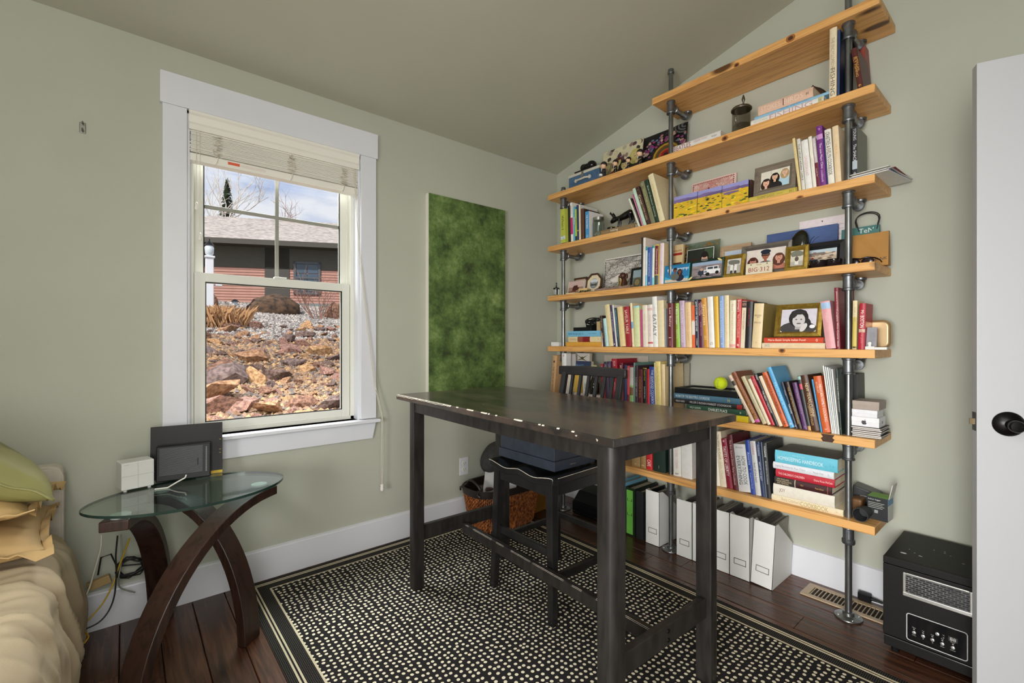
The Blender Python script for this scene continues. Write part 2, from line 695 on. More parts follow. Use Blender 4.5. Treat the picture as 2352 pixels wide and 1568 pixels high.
baseboard('baseboard_left', (LX, WY, 0), (1, 0, 0), (0, -1, 0), WX - LX, 'white baseboard under the window')
baseboard('baseboard_right', (WX, BY, 0), (0, 1, 0), (-1, 0, 0), WY - 0.016 - BY, 'white baseboard behind the pipe shelving')
baseboard('baseboard_back', (LX, BY, 0), (1, 0, 0), (0, 1, 0), DX0 - 0.1 - LX, 'white baseboard of the doorway wall')
baseboard('baseboard_side', (LX, BY + 0.016, 0), (0, 1, 0), (1, 0, 0), WY - BY - 0.032, 'white baseboard beside the bed')

# ------------------------------------------------------------------ window_1
win = bpy.data.objects.new('window_1', None)
COL.objects.link(win)
struct(win, 'white double-hung window with wide flat casing')
fy = WY - 0.020
MB().box(0.118, 1.133, fy - 0.006, WY, 2.266, 2.408).build('header_casing', white, win, bevel=0.0015)
MB().box(0.127, 0.2175, fy, WY, 0.755, 2.266).build('side_casing', white, win, bevel=0.0015)
MB().box(1.0326, 1.124, fy, WY, 0.755, 2.266).build('side_casing', white, win, bevel=0.0015)
sm = MB()
sm.prism([(0.112, WY - 0.055), (1.139, WY - 0.055), (1.139, WY), (1.0326, WY), (1.0326, WY + 0.075), (0.2175, WY + 0.075), (0.2175, WY), (0.112, WY)], 0.733, 0.752)
sm.build('window_stool', white, win, bevel=0.004)
am = MB()
am.prism([(0.150, 0.638), (1.103, 0.638), (1.124, 0.733), (0.127, 0.733)], WY - 0.02, WY, axis='y')
am.build('window_apron', white, win, bevel=0.0015)
jm = MB()
x0, x1, z0, z1 = WIN['x0'], WIN['x1'], WIN['z0'], WIN['z1']
jm.box(x0, x0 + 0.012, WY, WY + T, z0, z1).box(x1 - 0.012, x1, WY, WY + T, z0, z1).box(x0, x1, WY, WY + T, z1 - 0.012, z1).box(x0, x1, WY + 0.07, WY + T, z0, z0 + 0.012)
jm.build('jamb', white, win)
# vinyl frame with stepped tracks
fm = MB()
for a, bb in ((x0 + 0.012, x0 + 0.032), (x1 - 0.032, x1 - 0.012)):
    fm.box(a, bb, WY + 0.055, WY + T - 0.01, z0, z1)
fm.box(x0 + 0.012, x1 - 0.012, WY + 0.055, WY + T - 0.01, z1 - 0.03, z1).box(x0 + 0.012, x1 - 0.012, WY + 0.055, WY + T - 0.01, z0, z0 + 0.018)
for a, bb in ((x0 + 0.032, x0 + 0.040), (x1 - 0.040, x1 - 0.032)):
    fm.box(a, bb, WY + 0.098, WY + 0.104, z0, z1)
fm.build('window_frame', vinyl, win, bevel=0.001)
pane_m = glass_mat('window_glass', (250, 252, 251), refl=0.55)


def sash(name, sx0, sx1, sz0, sz1, y0, y1, st, rb, rt, muntin):
    s = MB()
    s.box(sx0, sx0 + st, y0, y1, sz0, sz1).box(sx1 - st, sx1, y0, y1, sz0, sz1)
    s.box(sx0 + st, sx1 - st, y0, y1, sz0, sz0 + rb).box(sx0 + st, sx1 - st, y0, y1, sz1 - rt, sz1)
    o = s.build(name, vinyl, win, bevel=0.002)
    gx0, gx1, gz0, gz1 = sx0 + st, sx1 - st, sz0 + rb, sz1 - rt
    ym = (y0 + y1) / 2
    gask = MB()
    e = 0.004
    gask.box(gx0, gx0 + e, y0 - 0.0008, y0 + 0.01, gz0, gz1).box(gx1 - e, gx1, y0 - 0.0008, y0 + 0.01, gz0, gz1)
    gask.box(gx0, gx1, y0 - 0.0008, y0 + 0.01, gz0, gz0 + e).box(gx0, gx1, y0 - 0.0008, y0 + 0.01, gz1 - e, gz1)
    gask.build('gasket', M('black_rubber', (20, 20, 20), rough=0.7), o)
    grey_m = M('grey_muntin', (150, 150, 140), rough=0.4)
    if muntin:
        cx, cz = (gx0 + gx1) / 2, (gz0 + gz1) / 2
        for a, bb, c, d in ((gx0, cx, gz0, cz), (cx, gx1, gz0, cz), (gx0, cx, cz, gz1), (cx, gx1, cz, gz1)):
            MB().add([(a, ym, c), (bb, ym, c), (bb, ym, d), (a, ym, d)], [(0, 1, 2, 3)]).build('pane', pane_m, o, recalc=False)
        MB().box(cx - 0.009, cx + 0.009, ym - 0.006, ym + 0.006, gz0, gz1).build('muntin', grey_m, o, bevel=0.002)
        MB().box(gx0, gx1, ym - 0.005, ym + 0.005, cz - 0.009, cz + 0.009).build('muntin', grey_m, o, bevel=0.002)
    else:
        MB().add([(gx0, ym, gz0), (gx1, ym, gz0), (gx1, ym, gz1), (gx0, ym, gz1)], [(0, 1, 2, 3)]).build('pane', pane_m, o, recalc=False)
    return o


us = sash('upper_sash', x0 + 0.034, x1 - 0.034, 1.49, 2.235, WY + 0.105, WY + 0.135, 0.042, 0.040, 0.035, True)
ls = sash('lower_sash', x0 + 0.034, x1 - 0.034, z0 + 0.014, 1.530, WY + 0.062, WY + 0.096, 0.045, 0.045, 0.042, False)
MB().box(0.60, 0.66, WY + 0.058, WY + 0.09, 1.530, 1.540).build('sash_lock', vinyl, win, bevel=0.002)

# ------------------------------------------------------------------ raised blind
slat_m = M('cream_slat', (238, 235, 226), rough=0.45, var=0.03, scale=20, stretch=(0.3, 1, 1))
cord_m = M('white_cord', (222, 216, 198), rough=0.8, var=0.1, scale=200)
bl = thing('window_blind', 'raised cream slatted blind under the window header', 'blind', (0.625, WY + 0.02, 2.266))
bw = 0.40
val = [(-0.030, 0.0), (-0.042, 0.0), (-0.042, -0.012), (-0.034, -0.020), (-0.030, -0.050), (-0.036, -0.062), (-0.036, -0.086), (-0.026, -0.086), (-0.020, -0.05), (-0.02, 0.0)]
MB().prism(val, -bw, bw, axis='x').build('valance', slat_m, bl)
nsl = 15
smesh = None
for k in range(nsl):
    zz = -0.090 - k * 0.0066
    if smesh is None:
        sl = MB().prism([(-0.026, -0.0026), (-0.025, 0.0026), (0.025, 0.0026), (0.026, -0.0026)], -bw + 0.006, bw - 0.006, axis='x').build('slat', slat_m, bl)
        smesh = sl.data
    else:
        sl = bpy.data.objects.new('slat', smesh)
        COL.objects.link(sl)
        sl.parent = bl
    sl.location = (rnd.uniform(-0.002, 0.002), rnd.uniform(-0.001, 0.001), zz)
br_ = MB().box(-bw + 0.004, bw - 0.004, -0.028, 0.026, -0.226, -0.192).build('bottom_rail', slat_m, bl, bevel=0.003)
MB().box(-0.245, -0.195, -0.0288, -0.028, -0.212, -0.199).build('warning_sticker', C((226, 96, 60)), br_)
MB().box(-0.192, -0.08, -0.0288, -0.028, -0.213, -0.200).build('sticker', C((232, 222, 214)), br_)
for xx in (-0.29, 0.04, 0.31):
    pts = []
    for k in range(46):
        pts.append((xx + rnd.uniform(-0.022, 0.022), -0.034 + rnd.uniform(-0.012, 0.006), -0.098 - k * 0.0021 + rnd.uniform(-0.006, 0.006)))
    MB().tube(pts, 0.0016, 5).build('ladder_cord', cord_m, bl, smooth=60)
    MB().tube([(xx + 0.005, -0.03, -0.19), (xx + 0.002, -0.034, -0.21), (xx - 0.006, -0.033, -0.228)], 0.002, 5).build('ladder_cord', cord_m, bl, smooth=60)
for xx, zl in ((-0.372, -0.42), (-0.358, -0.56)):
    MB().tube([(xx, -0.034, -0.085), (xx, -0.036, zl)], 0.0011, 5).build('tilt_cord', cord_m, bl)
    MB().lathe([(0.002, 0.0), (0.006, -0.004), (0.0055, -0.016), (0.008, -0.03), (0.006, -0.036)], 10, (xx, -0.036, zl)).build('tassel', slat_m, bl, smooth=50)
for k, off in enumerate((-0.003, 0.003)):
    pts = [(0.368 + off, -0.034, -0.086), (0.40 + off, -0.052, -0.62), (0.478 + off, -0.062, -1.30), (0.515 + off, -0.083, -1.50), (0.517 + off, -0.083, -1.53), (0.517 + off * 1.6, -0.080, -1.75), (0.517 + off, -0.079, -1.895)]
    MB().tube(pts, 0.0016, 6).build('lift_cord', cord_m, bl)
MB().ball((0.484, -0.066, -1.34), 0.004, 8, 6).build('cord_joiner', slat_m, bl, smooth=60)
MB().lathe([(0.003, 0.0), (0.0095, -0.003), (0.009, -0.016), (0.011, -0.030), (0.0085, -0.040), (0.003, -0.042)], 12, (0.517, -0.079, -1.892)).build('tassel', slat_m, bl, smooth=50)

# ------------------------------------------------------------------ door_1: open white slab at the right
dl = Vector((1.968, 0.160, 0))          # latch corner nearest the camera
dd = Vector((0.37, -0.929, 0)).normalized()
dn = Vector((0.929, 0.37, 0)).normalized()
ang = math.atan2(dd.y, dd.x)
door = bpy.data.objects.new('door_1', None)
COL.objects.link(door)
struct(door, 'white slab door standing open at the right')
door.location = dl
door.rotation_euler = (0, 0, ang)
DW = 0.76
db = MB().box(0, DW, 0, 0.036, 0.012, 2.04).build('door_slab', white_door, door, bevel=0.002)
for zc in (0.18, 1.02, 1.86):
    MB().box(DW, DW + 0.006, 0.002, 0.03, zc - 0.045, zc + 0.045).build('hinge', black_met, door)
lz = 0.957
MB().box(-0.0015, 0.0, 0.006, 0.031, lz - 0.028, lz + 0.028).build('latch_plate', black_met, door, bevel=0.001)
MB().prism([(-0.0125, 0.012), (-0.0125, 0.018), (0.001, 0.025), (0.001, 0.012)], lz - 0.009, lz + 0.009).build('latch_bolt', M('worn_brass', (140, 124, 96), rough=0.35, metal=0.9), door)
hd = MB()
for s in (1,):
    hd.lathe([(0.036, 0.0), (0.036, -0.003), (0.030, -0.010), (0.016, -0.015), (0.013, -0.016), (0.013, -0.040), (0.017, -0.044), (0.0175, -0.056), (0.015, -0.060), (0.006, -0.061)], 28, (0.068, 0, lz), axis='y')
hd.tube([(0.070, -0.050, lz), (0.10, -0.052, lz - 0.002), (0.14, -0.050, lz - 0.006), (0.176, -0.046, lz - 0.012)], [0.0115, 0.010, 0.009, 0.008], 10)
hb = MB()
hb.lathe([(0.036, 0.036), (0.036, 0.039), (0.030, 0.046), (0.016, 0.051), (0.013, 0.052), (0.013, 0.076), (0.017, 0.080), (0.0175, 0.092), (0.006, 0.097)], 28, (0.068, 0, lz), axis='y')
hb.tube([(0.070, 0.086, lz), (0.10, 0.088, lz - 0.002), (0.14, 0.086, lz - 0.006), (0.176, 0.082, lz - 0.012)], [0.0115, 0.010, 0.009, 0.008], 10)
handle_m = M('oil_rubbed_bronze', (28, 26, 25), rough=0.32, metal=0.7, var=0.15, scale=30)
hd.build('door_handle', handle_m, door, smooth=40)
hb.build('door_handle', handle_m, door, smooth=40)
trm = MB()
trm.box(DX0 - 0.09, DX0, BY, BY + 0.018, 0, DZ).box(DX1, DX1 + 0.09, BY, BY + 0.018, 0, DZ).box(DX0 - 0.10, DX1 + 0.10, BY, BY + 0.022, DZ, DZ + 0.14)
struct(trm.build('trim_1', white), 'white casing of the doorway')

# ------------------------------------------------------------------ rug
rug_m = bpy.data.materials.new('dotted_flatweave')
rug_m.use_nodes = True
n, l = rug_m.node_tree.nodes, rug_m.node_tree.links
b = n['Principled BSDF']
b.inputs['Roughness'].default_value = 0.95
b.inputs['Specular IOR Level'].default_value = 0.15
tc = n.new('ShaderNodeTexCoord')
ns = n.new('ShaderNodeTexNoise')
ns.inputs['Scale'].default_value = 3.0
ns.inputs['Detail'].default_value = 1
l.new(tc.outputs['Object'], ns.inputs['Vector'])
sc = n.new('ShaderNodeVectorMath')
sc.operation = 'MULTIPLY_ADD'
sc.inputs[1].default_value = (0.045, 0.045, 0.0)
l.new(ns.outputs['Color'], sc.inputs[0])
l.new(tc.outputs['Object'], sc.inputs[2])
fl = n.new('ShaderNodeVectorMath')
fl.operation = 'MULTIPLY'
fl.inputs[1].default_value = (1, 1, 0)
l.new(sc.outputs['Vector'], fl.inputs[0])
vo = n.new('ShaderNodeTexVoronoi')
vo.voronoi_dimensions = '2D'
vo.inputs['Scale'].default_value = 41.0
vo.inputs['Randomness'].default_value = 0.36
l.new(fl.outputs['Vector'], vo.inputs['Vector'])
lt = n.new('ShaderNodeValToRGB')
lt.color_ramp.elements[0].position = 0.245
lt.color_ramp.elements[0].color = (1, 1, 1, 1)
lt.color_ramp.elements[1].position = 0.28
lt.color_ramp.elements[1].color = (0, 0, 0, 1)
l.new(vo.outputs['Distance'], lt.inputs['Fac'])
wv = n.new('ShaderNodeTexWave')
wv.inputs['Scale'].default_value = 90
wv.bands_direction = 'Y'
l.new(tc.outputs['Object'], wv.inputs['Vector'])
blk = n.new('ShaderNodeMix')
blk.data_type = 'RGBA'
blk.inputs['A'].default_value = (*lin((24, 22, 22)), 1)
blk.inputs['B'].default_value = (*lin((44, 42, 41)), 1)
l.new(wv.outputs['Fac'], blk.inputs['Factor'])
mx = n.new('ShaderNodeMix')
mx.data_type = 'RGBA'
l.new(lt.outputs['Color'], mx.inputs['Factor'])
l.new(blk.outputs['Result'], mx.inputs['A'])
mx.inputs['B'].default_value = (*lin((226, 216, 190)), 1)
l.new(mx.outputs['Result'], b.inputs['Base Color'])
bp = n.new('ShaderNodeBump')
bp.inputs['Strength'].default_value = 0.3
bp.inputs['Distance'].default_value = 0.002
l.new(wv.outputs['Fac'], bp.inputs['Height'])
l.new(bp.outputs['Normal'], b.inputs['Normal'])
# border: black field flecked with tiny light stitches
rb_m = bpy.data.materials.new('flecked_rug_border')
rb_m.use_nodes = True
n, l = rb_m.node_tree.nodes, rb_m.node_tree.links
b = n['Principled BSDF']
b.inputs['Roughness'].default_value = 0.95
b.inputs['Specular IOR Level'].default_value = 0.15
tc = n.new('ShaderNodeTexCoord')
mp = n.new('ShaderNodeMapping')
mp.inputs['Scale'].default_value = (160, 160, 1)
l.new(tc.outputs['Object'], mp.inputs['Vector'])
vo = n.new('ShaderNodeTexVoronoi')
vo.voronoi_dimensions = '2D'
vo.inputs['Scale'].default_value = 1
vo.inputs['Randomness'].default_value = 0.15
l.new(mp.outputs['Vector'], vo.inputs['Vector'])
rp = n.new('ShaderNodeValToRGB')
rp.color_ramp.elements[0].position = 0.12
rp.color_ramp.elements[0].color = (*lin((120, 114, 104)), 1)
rp.color_ramp.elements[1].position = 0.24
rp.color_ramp.elements[1].color = (*lin((30, 28, 27)), 1)
l.new(vo.outputs['Distance'], rp.inputs['Fac'])
l.new(rp.outputs['Color'], b.inputs['Base Color'])
RX0, RX1, RY0, RY1 = 0.437, 2.102, 0.24, 2.555
rug = thing('area_rug', 'black flatweave rug with cream dots and striped border under the table', 'rug', (RX0, RY0, 0))
RW, RL = RX1 - RX0, RY1 - RY0
MB().box(0, RW, 0, RL, 0.0, 0.006).build('border', rb_m, rug, bevel=0.002)


def ring(mb, a, bb, z):
    mb.box(a, RW - a, a, bb, z[0], z[1]).box(a, RW - a, RL - bb, RL - a, z[0], z[1])
    mb.box(a, bb, bb, RL - bb, z[0], z[1]).box(RW - bb, RW - a, bb, RL - bb, z[0], z[1])


cream_y = M('cream_yarn', (206, 194, 164), rough=0.95, var=0.12, scale=300)
for a, bb in ((0.030, 0.037), (0.044, 0.051), (0.098, 0.106)):
    q = MB()
    ring(q, a, bb, (0.0, 0.0068))
    q.build('stripe', cream_y, rug)
fd = MB().box(0.106, RW - 0.106, 0.106, RL - 0.106, 0.0, 0.0064).build('dotted_field', rug_m, rug)

# ------------------------------------------------------------------ green canvas
gm = bpy.data.materials.new('mottled_green_paint')
gm.use_nodes = True
n, l = gm.node_tree.nodes, gm.node_tree.links
b = n['Principled BSDF']
b.inputs['Roughness'].default_value = 0.5
tc = n.new('ShaderNodeTexCoord')
n1 = n.new('ShaderNodeTexNoise')
n1.inputs['Scale'].default_value = 6.5
n1.inputs['Detail'].default_value = 14
n1.inputs['Roughness'].default_value = 0.74
n1.inputs['Distortion'].default_value = 0.0
l.new(tc.outputs['Object'], n1.inputs['Vector'])
rp = n.new('ShaderNodeValToRGB')
els = rp.color_ramp.elements
els[0].position, els[0].color = 0.33, (*lin((44, 54, 32)), 1)
els[1].position, els[1].color = 0.72, (*lin((164, 178, 118)), 1)
for p, c in ((0.43, (66, 86, 44)), (0.52, (90, 116, 60)), (0.62, (122, 144, 84))):
    e = els.new(p)
    e.color = (*lin(c), 1)
l.new(n1.outputs['Fac'], rp.inputs['Fac'])
l.new(rp.outputs['Color'], b.inputs['Base Color'])
cv = thing('canvas_painting', 'tall mottled green abstract canvas hanging on the wall beside the window', 'painting', (1.77, WY, 1.48))
MB().box(-0.311, 0.311, -0.040, -0.001, -0.65, 0.655).build('canvas_wrap', M('raw_canvas', (226, 222, 210), rough=0.9, var=0.05, scale=300), cv, bevel=0.002)
MB().box(-0.310, 0.310, -0.0415, -0.0400, -0.649, 0.654).build('painted_face', gm, cv)

# ------------------------------------------------------------------ outlet, coat hook, floor register
ol = thing('wall_outlet', 'white duplex outlet low on the wall beside the basket', 'outlet', on_y(1065, 1070, WY))
MB().box(-0.036, 0.036, -0.006, 0, -0.059, 0.059).build('cover_plate', white, ol, bevel=0.003)
for zc in (-0.021, 0.021):
    r_ = MB().lathe([(0.0165, -0.006), (0.0165, -0.0085), (0.015, -0.009)], 18, (0, 0, zc), axis='y').build('receptacle', vinyl, ol, smooth=40)
    q = MB()
    q.box(-0.0075, -0.0055, -0.0094, -0.0088, zc - 0.002, zc + 0.008).box(0.0055, 0.0075, -0.0094, -0.0088, zc - 0.001, zc + 0.007).box(-0.002, 0.002, -0.0094, -0.0088, zc - 0.011, zc - 0.007)
    q.build('slot', M('slot_dark', (30, 30, 30)), r_)
hk = thing('wall_hook', 'small metal hook on the bare wall left of the window', 'hook', on_y(190, 294, WY))
MB().box(-0.010, 0.010, -0.004, 0, -0.022, 0.022).build('back_plate', M('pewter', (140, 138, 130), rough=0.4, metal=0.8), hk, bevel=0.002)
MB().tube([(0, -0.003, 0.016), (0, -0.016, 0.020), (0.001, -0.022, 0.012)], 0.003, 7).build('prong', M('pewter', (140, 138, 130)), hk, smooth=60)
MB().tube([(0, -0.003, -0.010), (0, -0.018, -0.018), (0, -0.024, -0.008)], 0.003, 7).build('prong', M('pewter', (140, 138, 130)), hk, smooth=60)

rgm = M('tan_enamel', (186, 164, 134), rough=0.4, var=0.05, scale=20)
rg = thing('floor_register', 'tan slotted floor vent beside the right pipe flange', 'vent', (2.457, 0.446, 0))
RD, RLn = 0.14, 0.349
fr = MB()
fr.box(0, 0.026, 0, RLn, 0.0, 0.006).box(RD - 0.026, RD, 0, RLn, 0.0, 0.006).box(0.026, RD - 0.026, 0, 0.03, 0.0, 0.006).box(0.026, RD - 0.026, RLn - 0.03, RLn, 0, 0.006)
fr.box(0.026, RD - 0.026, RLn / 2 - 0.008, RLn / 2 + 0.008, 0, 0.006)
fr.build('register_frame', rgm, rg, bevel=0.002)
MB().box(0.02, RD - 0.02, 0.02, RLn - 0.02, 0.0005, 0.0015).build('duct_shadow', M('duct_dark', (40, 34, 28), rough=0.9), rg)
sm_ = None
for k in range(19):
    yy = 0.038 + k * 0.0153
    if abs(yy - RLn / 2) < 0.011:
        continue
    if sm_ is None:
        fo = MB().box(0.026, RD - 0.026, -0.0016, 0.0016, 0.0015, 0.0055).build('louver', rgm, rg)
        sm_ = fo.data
    else:
        fo = bpy.data.objects.new('louver', sm_)
        COL.objects.link(fo)
        fo.parent = rg
    fo.location = (0, yy, 0)

# ================================================================== PIPE SHELVING
SX = 2.36                      # front edge of the boards
BZ = [2.620, 2.264, 1.890, 1.530, 1.166, 0.794, 0.436]   # tops of the boards
BT = 0.0365
PX = 2.41
PYS = [2.293, 1.4416, 0.5905]
galv = M('galvanised_pipe', (150, 152, 152), rough=0.33, metal=0.9, var=0.45, scale=26, stretch=(1, 1, 0.35), lo=0.3, hi=0.7)
iron = M('malleable_fitting', (128, 131, 134), rough=0.4, metal=0.85, var=0.35, scale=40)
pine = wood_mat('oiled_pine', (226, 172, 104), (168, 106, 50), axis='y', scale=7.0, rough=0.42, ringmix=0.55)
shelf = thing('pipe_shelving', 'tall wall shelving of thick pine boards on galvanised pipe', 'shelving', (0, 0, 0))
for k, z in enumerate(BZ):
    y0, y1 = (0.473, 1.534) if k == 0 else (0.488, 2.402)
    bo = MB().box(SX, WX - 0.004, y0, y1, z - BT, z).build('shelf_board', pine, shelf, bevel=0.003)
    # burnt knot marks on the front edges
knot_m = M('dark_knot', (70, 40, 20), rough=0.6, var=0.4, scale=90)
ring_m = M('knot_ring', (168, 104, 48), rough=0.5, var=0.3, scale=60)


def knot(px, py, rw, rh, bi, dark=True):
    p = on_x(px, py, SX)
    q = MB()
    q.add([(SX - 0.0008, p.y + rw * math.cos(2 * PI * i / 16), min(max(p.z + rh * math.sin(2 * PI * i / 16), BZ[bi] - BT + 0.001), BZ[bi] - 0.001)) for i in range(16)], [tuple(range(16))], 0)
    q.add([(SX - 0.0012, p.y + rw * .55 * math.cos(2 * PI * i / 16), min(max(p.z + rh * .55 * math.sin(2 * PI * i / 16), BZ[bi] - BT + 0.002), BZ[bi] - 0.002)) for i in range(16)], [tuple(range(16))], 1)
    q.build('knot', [ring_m, knot_m], shelf, recalc=False)


knot(1816, 88, 0.020, 0.017, 0)
knot(1692, 150, 0.014, 0.013, 0)
knot(1665, 318, 0.017, 0.014, 1)
knot(1671, 486, 0.012, 0.010, 2)
knot(1837, 454, 0.016, 0.010, 2)
knot(1796, 805, 0.015, 0.012, 4)
q = MB()
p = on_x(1901, 1004, SX)
q.add([(SX - 0.0008, p.y + s * (0.022 + 0.004 * ((i * 7) % 3 - 1)), BZ[5] - BT + 0.0015 + (BT - 0.003) * i / 5) for s in (1, -1) for i in (range(6) if s == 1 else range(5, -1, -1))], [tuple(range(12))])
q.build('knot', knot_m, shelf, recalc=False)

tee_parts = {}


def fitting(key, make, parent, loc, name, m):
    if key not in tee_parts:
        o = make().build(name, m, parent, smooth=35)
        tee_parts[key] = o.data
    else:
        o = bpy.data.objects.new(name, tee_parts[key])
        COL.objects.link(o)
        o.parent = parent
    o.location = loc
    return o


def tee_mb():
    q = MB()
    q.lathe([(0.0235, 0), (0.0245, -0.002), (0.0245, -0.008), (0.0215, -0.011), (0.0205, -0.036), (0.0215, -0.061), (0.0245, -0.064), (0.0245, -0.070), (0.0235, -0.072)], 20)
    q.lathe([(0.019, 0.012), (0.0195, 0.030), (0.0235, 0.033), (0.0235, 0.040), (0.022, 0.042)], 18, (0, 0, -0.036), axis='x')
    return q


def coupling_mb():
    q = MB()
    q.lathe([(0.0225, 0), (0.0245, -0.003), (0.0245, -0.012), (0.0205, -0.016), (0.0205, -0.056), (0.0245, -0.060), (0.0245, -0.074), (0.0225, -0.078)], 20)
    q.box(0.018, 0.0232, -0.003, 0.003, -0.06, -0.014).box(-0.0232, -0.018, -0.003, 0.003, -0.06, -0.014)
    return q


def elbow_mb():
    q = MB()
    pts = []
    for k in range(7):
        t = R(90 * k / 6)
        pts.append((0.03 * math.sin(t) - 0.03, 0, 0.03 - 0.03 * math.cos(t)))
    q.tube([(-0.042, 0, 0)] + pts + [(0, 0, 0.034)], 0.0185, 14)
    q.lathe([(0.0225, -0.046), (0.0235, -0.044), (0.0235, -0.036), (0.0225, -0.034)], 16, axis='x')
    q.lathe([(0.0225, 0.026), (0.0235, 0.028), (0.0235, 0.035), (0.0225, 0.036)], 16)
    return q


def flange_mb():
    q = MB()
    q.lathe([(0.051, 0), (0.052, 0.002), (0.051, 0.006), (0.030, 0.009), (0.0225, 0.012), (0.021, 0.024), (0.018, 0.026)], 28)
    return q


def screw_mb():
    return MB().lathe([(0.006, 0.0), (0.005, 0.0022), (0.001, 0.003)], 10)


tops = [2.306, 2.770, 2.985]
for i, py in enumerate(PYS):
    post = MB().tube([(PX, py, 0.01), (PX, py, tops[i] - 0.012)], 0.01335, 18).build('pipe_post', galv, shelf, smooth=40)
    fl_ = fitting('flange', flange_mb, post, (PX, py, 0.0), 'floor_flange', galv)
    for a in (35, 125, 215, 305):
        fitting('screw', screw_mb, post, (PX + 0.039 * math.cos(R(a)), py + 0.039 * math.sin(R(a)), 0.0072), 'screw', steel)
    fitting('cap', lambda: MB().lathe([(0.0175, -0.028), (0.0185, -0.026), (0.0185, -0.018), (0.0165, -0.015), (0.0165, -0.004), (0.012, 0.0)], 18), post, (PX, py, tops[i]), 'pipe_cap', iron)
    for k, z in enumerate(BZ):
        if k == 0 and i == 0:
            continue
        zb = z - BT - 0.0005
        if k == 6:
            fitting('coupling', coupling_mb, post, (PX, py, zb), 'coupling', iron)
            continue
        fitting('tee', tee_mb, post, (PX, py, zb), 'tee_fitting', iron)
        fitting('arm', lambda: MB().tube([(0.035, 0, 0), (0.16, 0, 0)], 0.01335, 14), post, (PX, py, zb - 0.036), 'arm', galv)
        fitting('elbow', elbow_mb, post, (PX + 0.19, py, zb - 0.036), 'elbow_fitting', iron)

# ================================================================== COUNTER TABLE
tb_m = bpy.data.materials.new('worn_black_paint')
tb_m.use_nodes = True
n, l = tb_m.node_tree.nodes, tb_m.node_tree.links
b = n['Principled BSDF']
tc = n.new('ShaderNodeTexCoord')
n1 = n.new('ShaderNodeTexNoise')
n1.inputs['Scale'].default_value = 2.6
n1.inputs['Detail'].default_value = 8
n1.inputs['Roughness'].default_value = 0.65
mp = n.new('ShaderNodeMapping')
mp.inputs['Scale'].default_value = (3, 1, 1)
l.new(tc.outputs['Object'], mp.inputs['Vector'])
l.new(mp.outputs['Vector'], n1.inputs['Vector'])
rp = n.new('ShaderNodeValToRGB')
rp.color_ramp.elements[0].position = 0.42
rp.color_ramp.elements[0].color = (*lin((38, 35, 33)), 1)
rp.color_ramp.elements[1].position = 0.75
rp.color_ramp.elements[1].color = (*lin((98, 82, 70)), 1)
l.new(n1.outputs['Fac'], rp.inputs['Fac'])
vo = n.new('ShaderNodeTexNoise')
vo.inputs['Scale'].default_value = 70
vo.inputs['Detail'].default_value = 2
mp2 = n.new('ShaderNodeMapping')
mp2.inputs['Scale'].default_value = (1, 0.6, 1)
l.new(tc.outputs['Object'], mp2.inputs['Vector'])
l.new(mp2.outputs['Vector'], vo.inputs['Vector'])
r2 = n.new('ShaderNodeValToRGB')
r2.color_ramp.elements[0].position = 0.735
r2.color_ramp.elements[0].color = (0, 0, 0, 1)
r2.color_ramp.elements[1].position = 0.78
r2.color_ramp.elements[1].color = (1, 1, 1, 1)
l.new(vo.outputs['Fac'], r2.inputs['Fac'])
mx = n.new('ShaderNodeMix')
mx.data_type = 'RGBA'
l.new(r2.outputs['Color'], mx.inputs['Factor'])
l.new(rp.outputs['Color'], mx.inputs['A'])
mx.inputs['B'].default_value = (*lin((170, 160, 148)), 1)
l.new(mx.outputs['Result'], b.inputs['Base Color'])
rr = n.new('ShaderNodeMapRange')
rr.inputs['To Min'].default_value = 0.10
rr.inputs['To Max'].default_value = 0.34
l.new(n1.outputs['Fac'], rr.inputs['Value'])
l.new(rr.outputs['Result'], b.inputs['Roughness'])
black_wood = M('black_painted_wood', (42, 39, 37), rough=0.38, spec=0.35, var=0.5, scale=14, bump=0.05, bscale=120, stretch=(3, 3, 0.6), detail=6)
worn_edge = M('worn_pale_edge', (232, 224, 206), rough=0.6, var=0.35, scale=60)

TH, TLn, TWd = 0.942, 1.335, 0.675
table = thing('counter_table', 'black painted counter-height wooden table on the dotted rug', 'table', (1.335, 1.41, 0.006), (0, 0, R(-1.4)))
H = TH - 0.006
top = MB().box(-TWd / 2, TWd / 2, -TLn / 2, TLn / 2, H - 0.025, H).build('tabletop', tb_m, table, bevel=0.004)
# worn front edge: thin strip where paint has rubbed off
q = MB()
rr_ = random.Random(9)
e_, N_ = -TWd / 2, 240
wear = []
for k in range(N_ + 1):
    y = -TLn / 2 + 0.006 + (TLn - 0.012) * k / N_
    f = k / N_
    wear.append((y, (0.25 + 0.9 * f) * (noise.noise(Vector((y * 22, 0.3, 0))) * 0.7 + noise.noise(Vector((y * 90, 5.3, 0))) * 0.6 + (0.75 if f > 0.62 else -0.05)) * 0.0042))
for (y1, w1), (y2, w2) in zip(wear[:-1], wear[1:]):
    if max(w1, w2) <= 0.0004:
        continue
    w1, w2 = max(w1, 0.0001), max(w2, 0.0001)
    q.add([(e_ - 0.0003, y1, H - 0.003 - w1), (e_ - 0.0003, y2, H - 0.003 - w2), (e_ + 0.0009, y2, H - 0.0009), (e_ + 0.0009, y1, H - 0.0009), (e_ + 0.003 + w2, y2, H + 0.0003), (e_ + 0.003 + w1, y1, H + 0.0003)], [(0, 1, 2, 3), (3, 2, 4, 5)])
q.build('worn_edge', worn_edge, top, recalc=False)['kind'] = 'stuff'
lg, ix, iy = 0.058, 0.044, 0.040
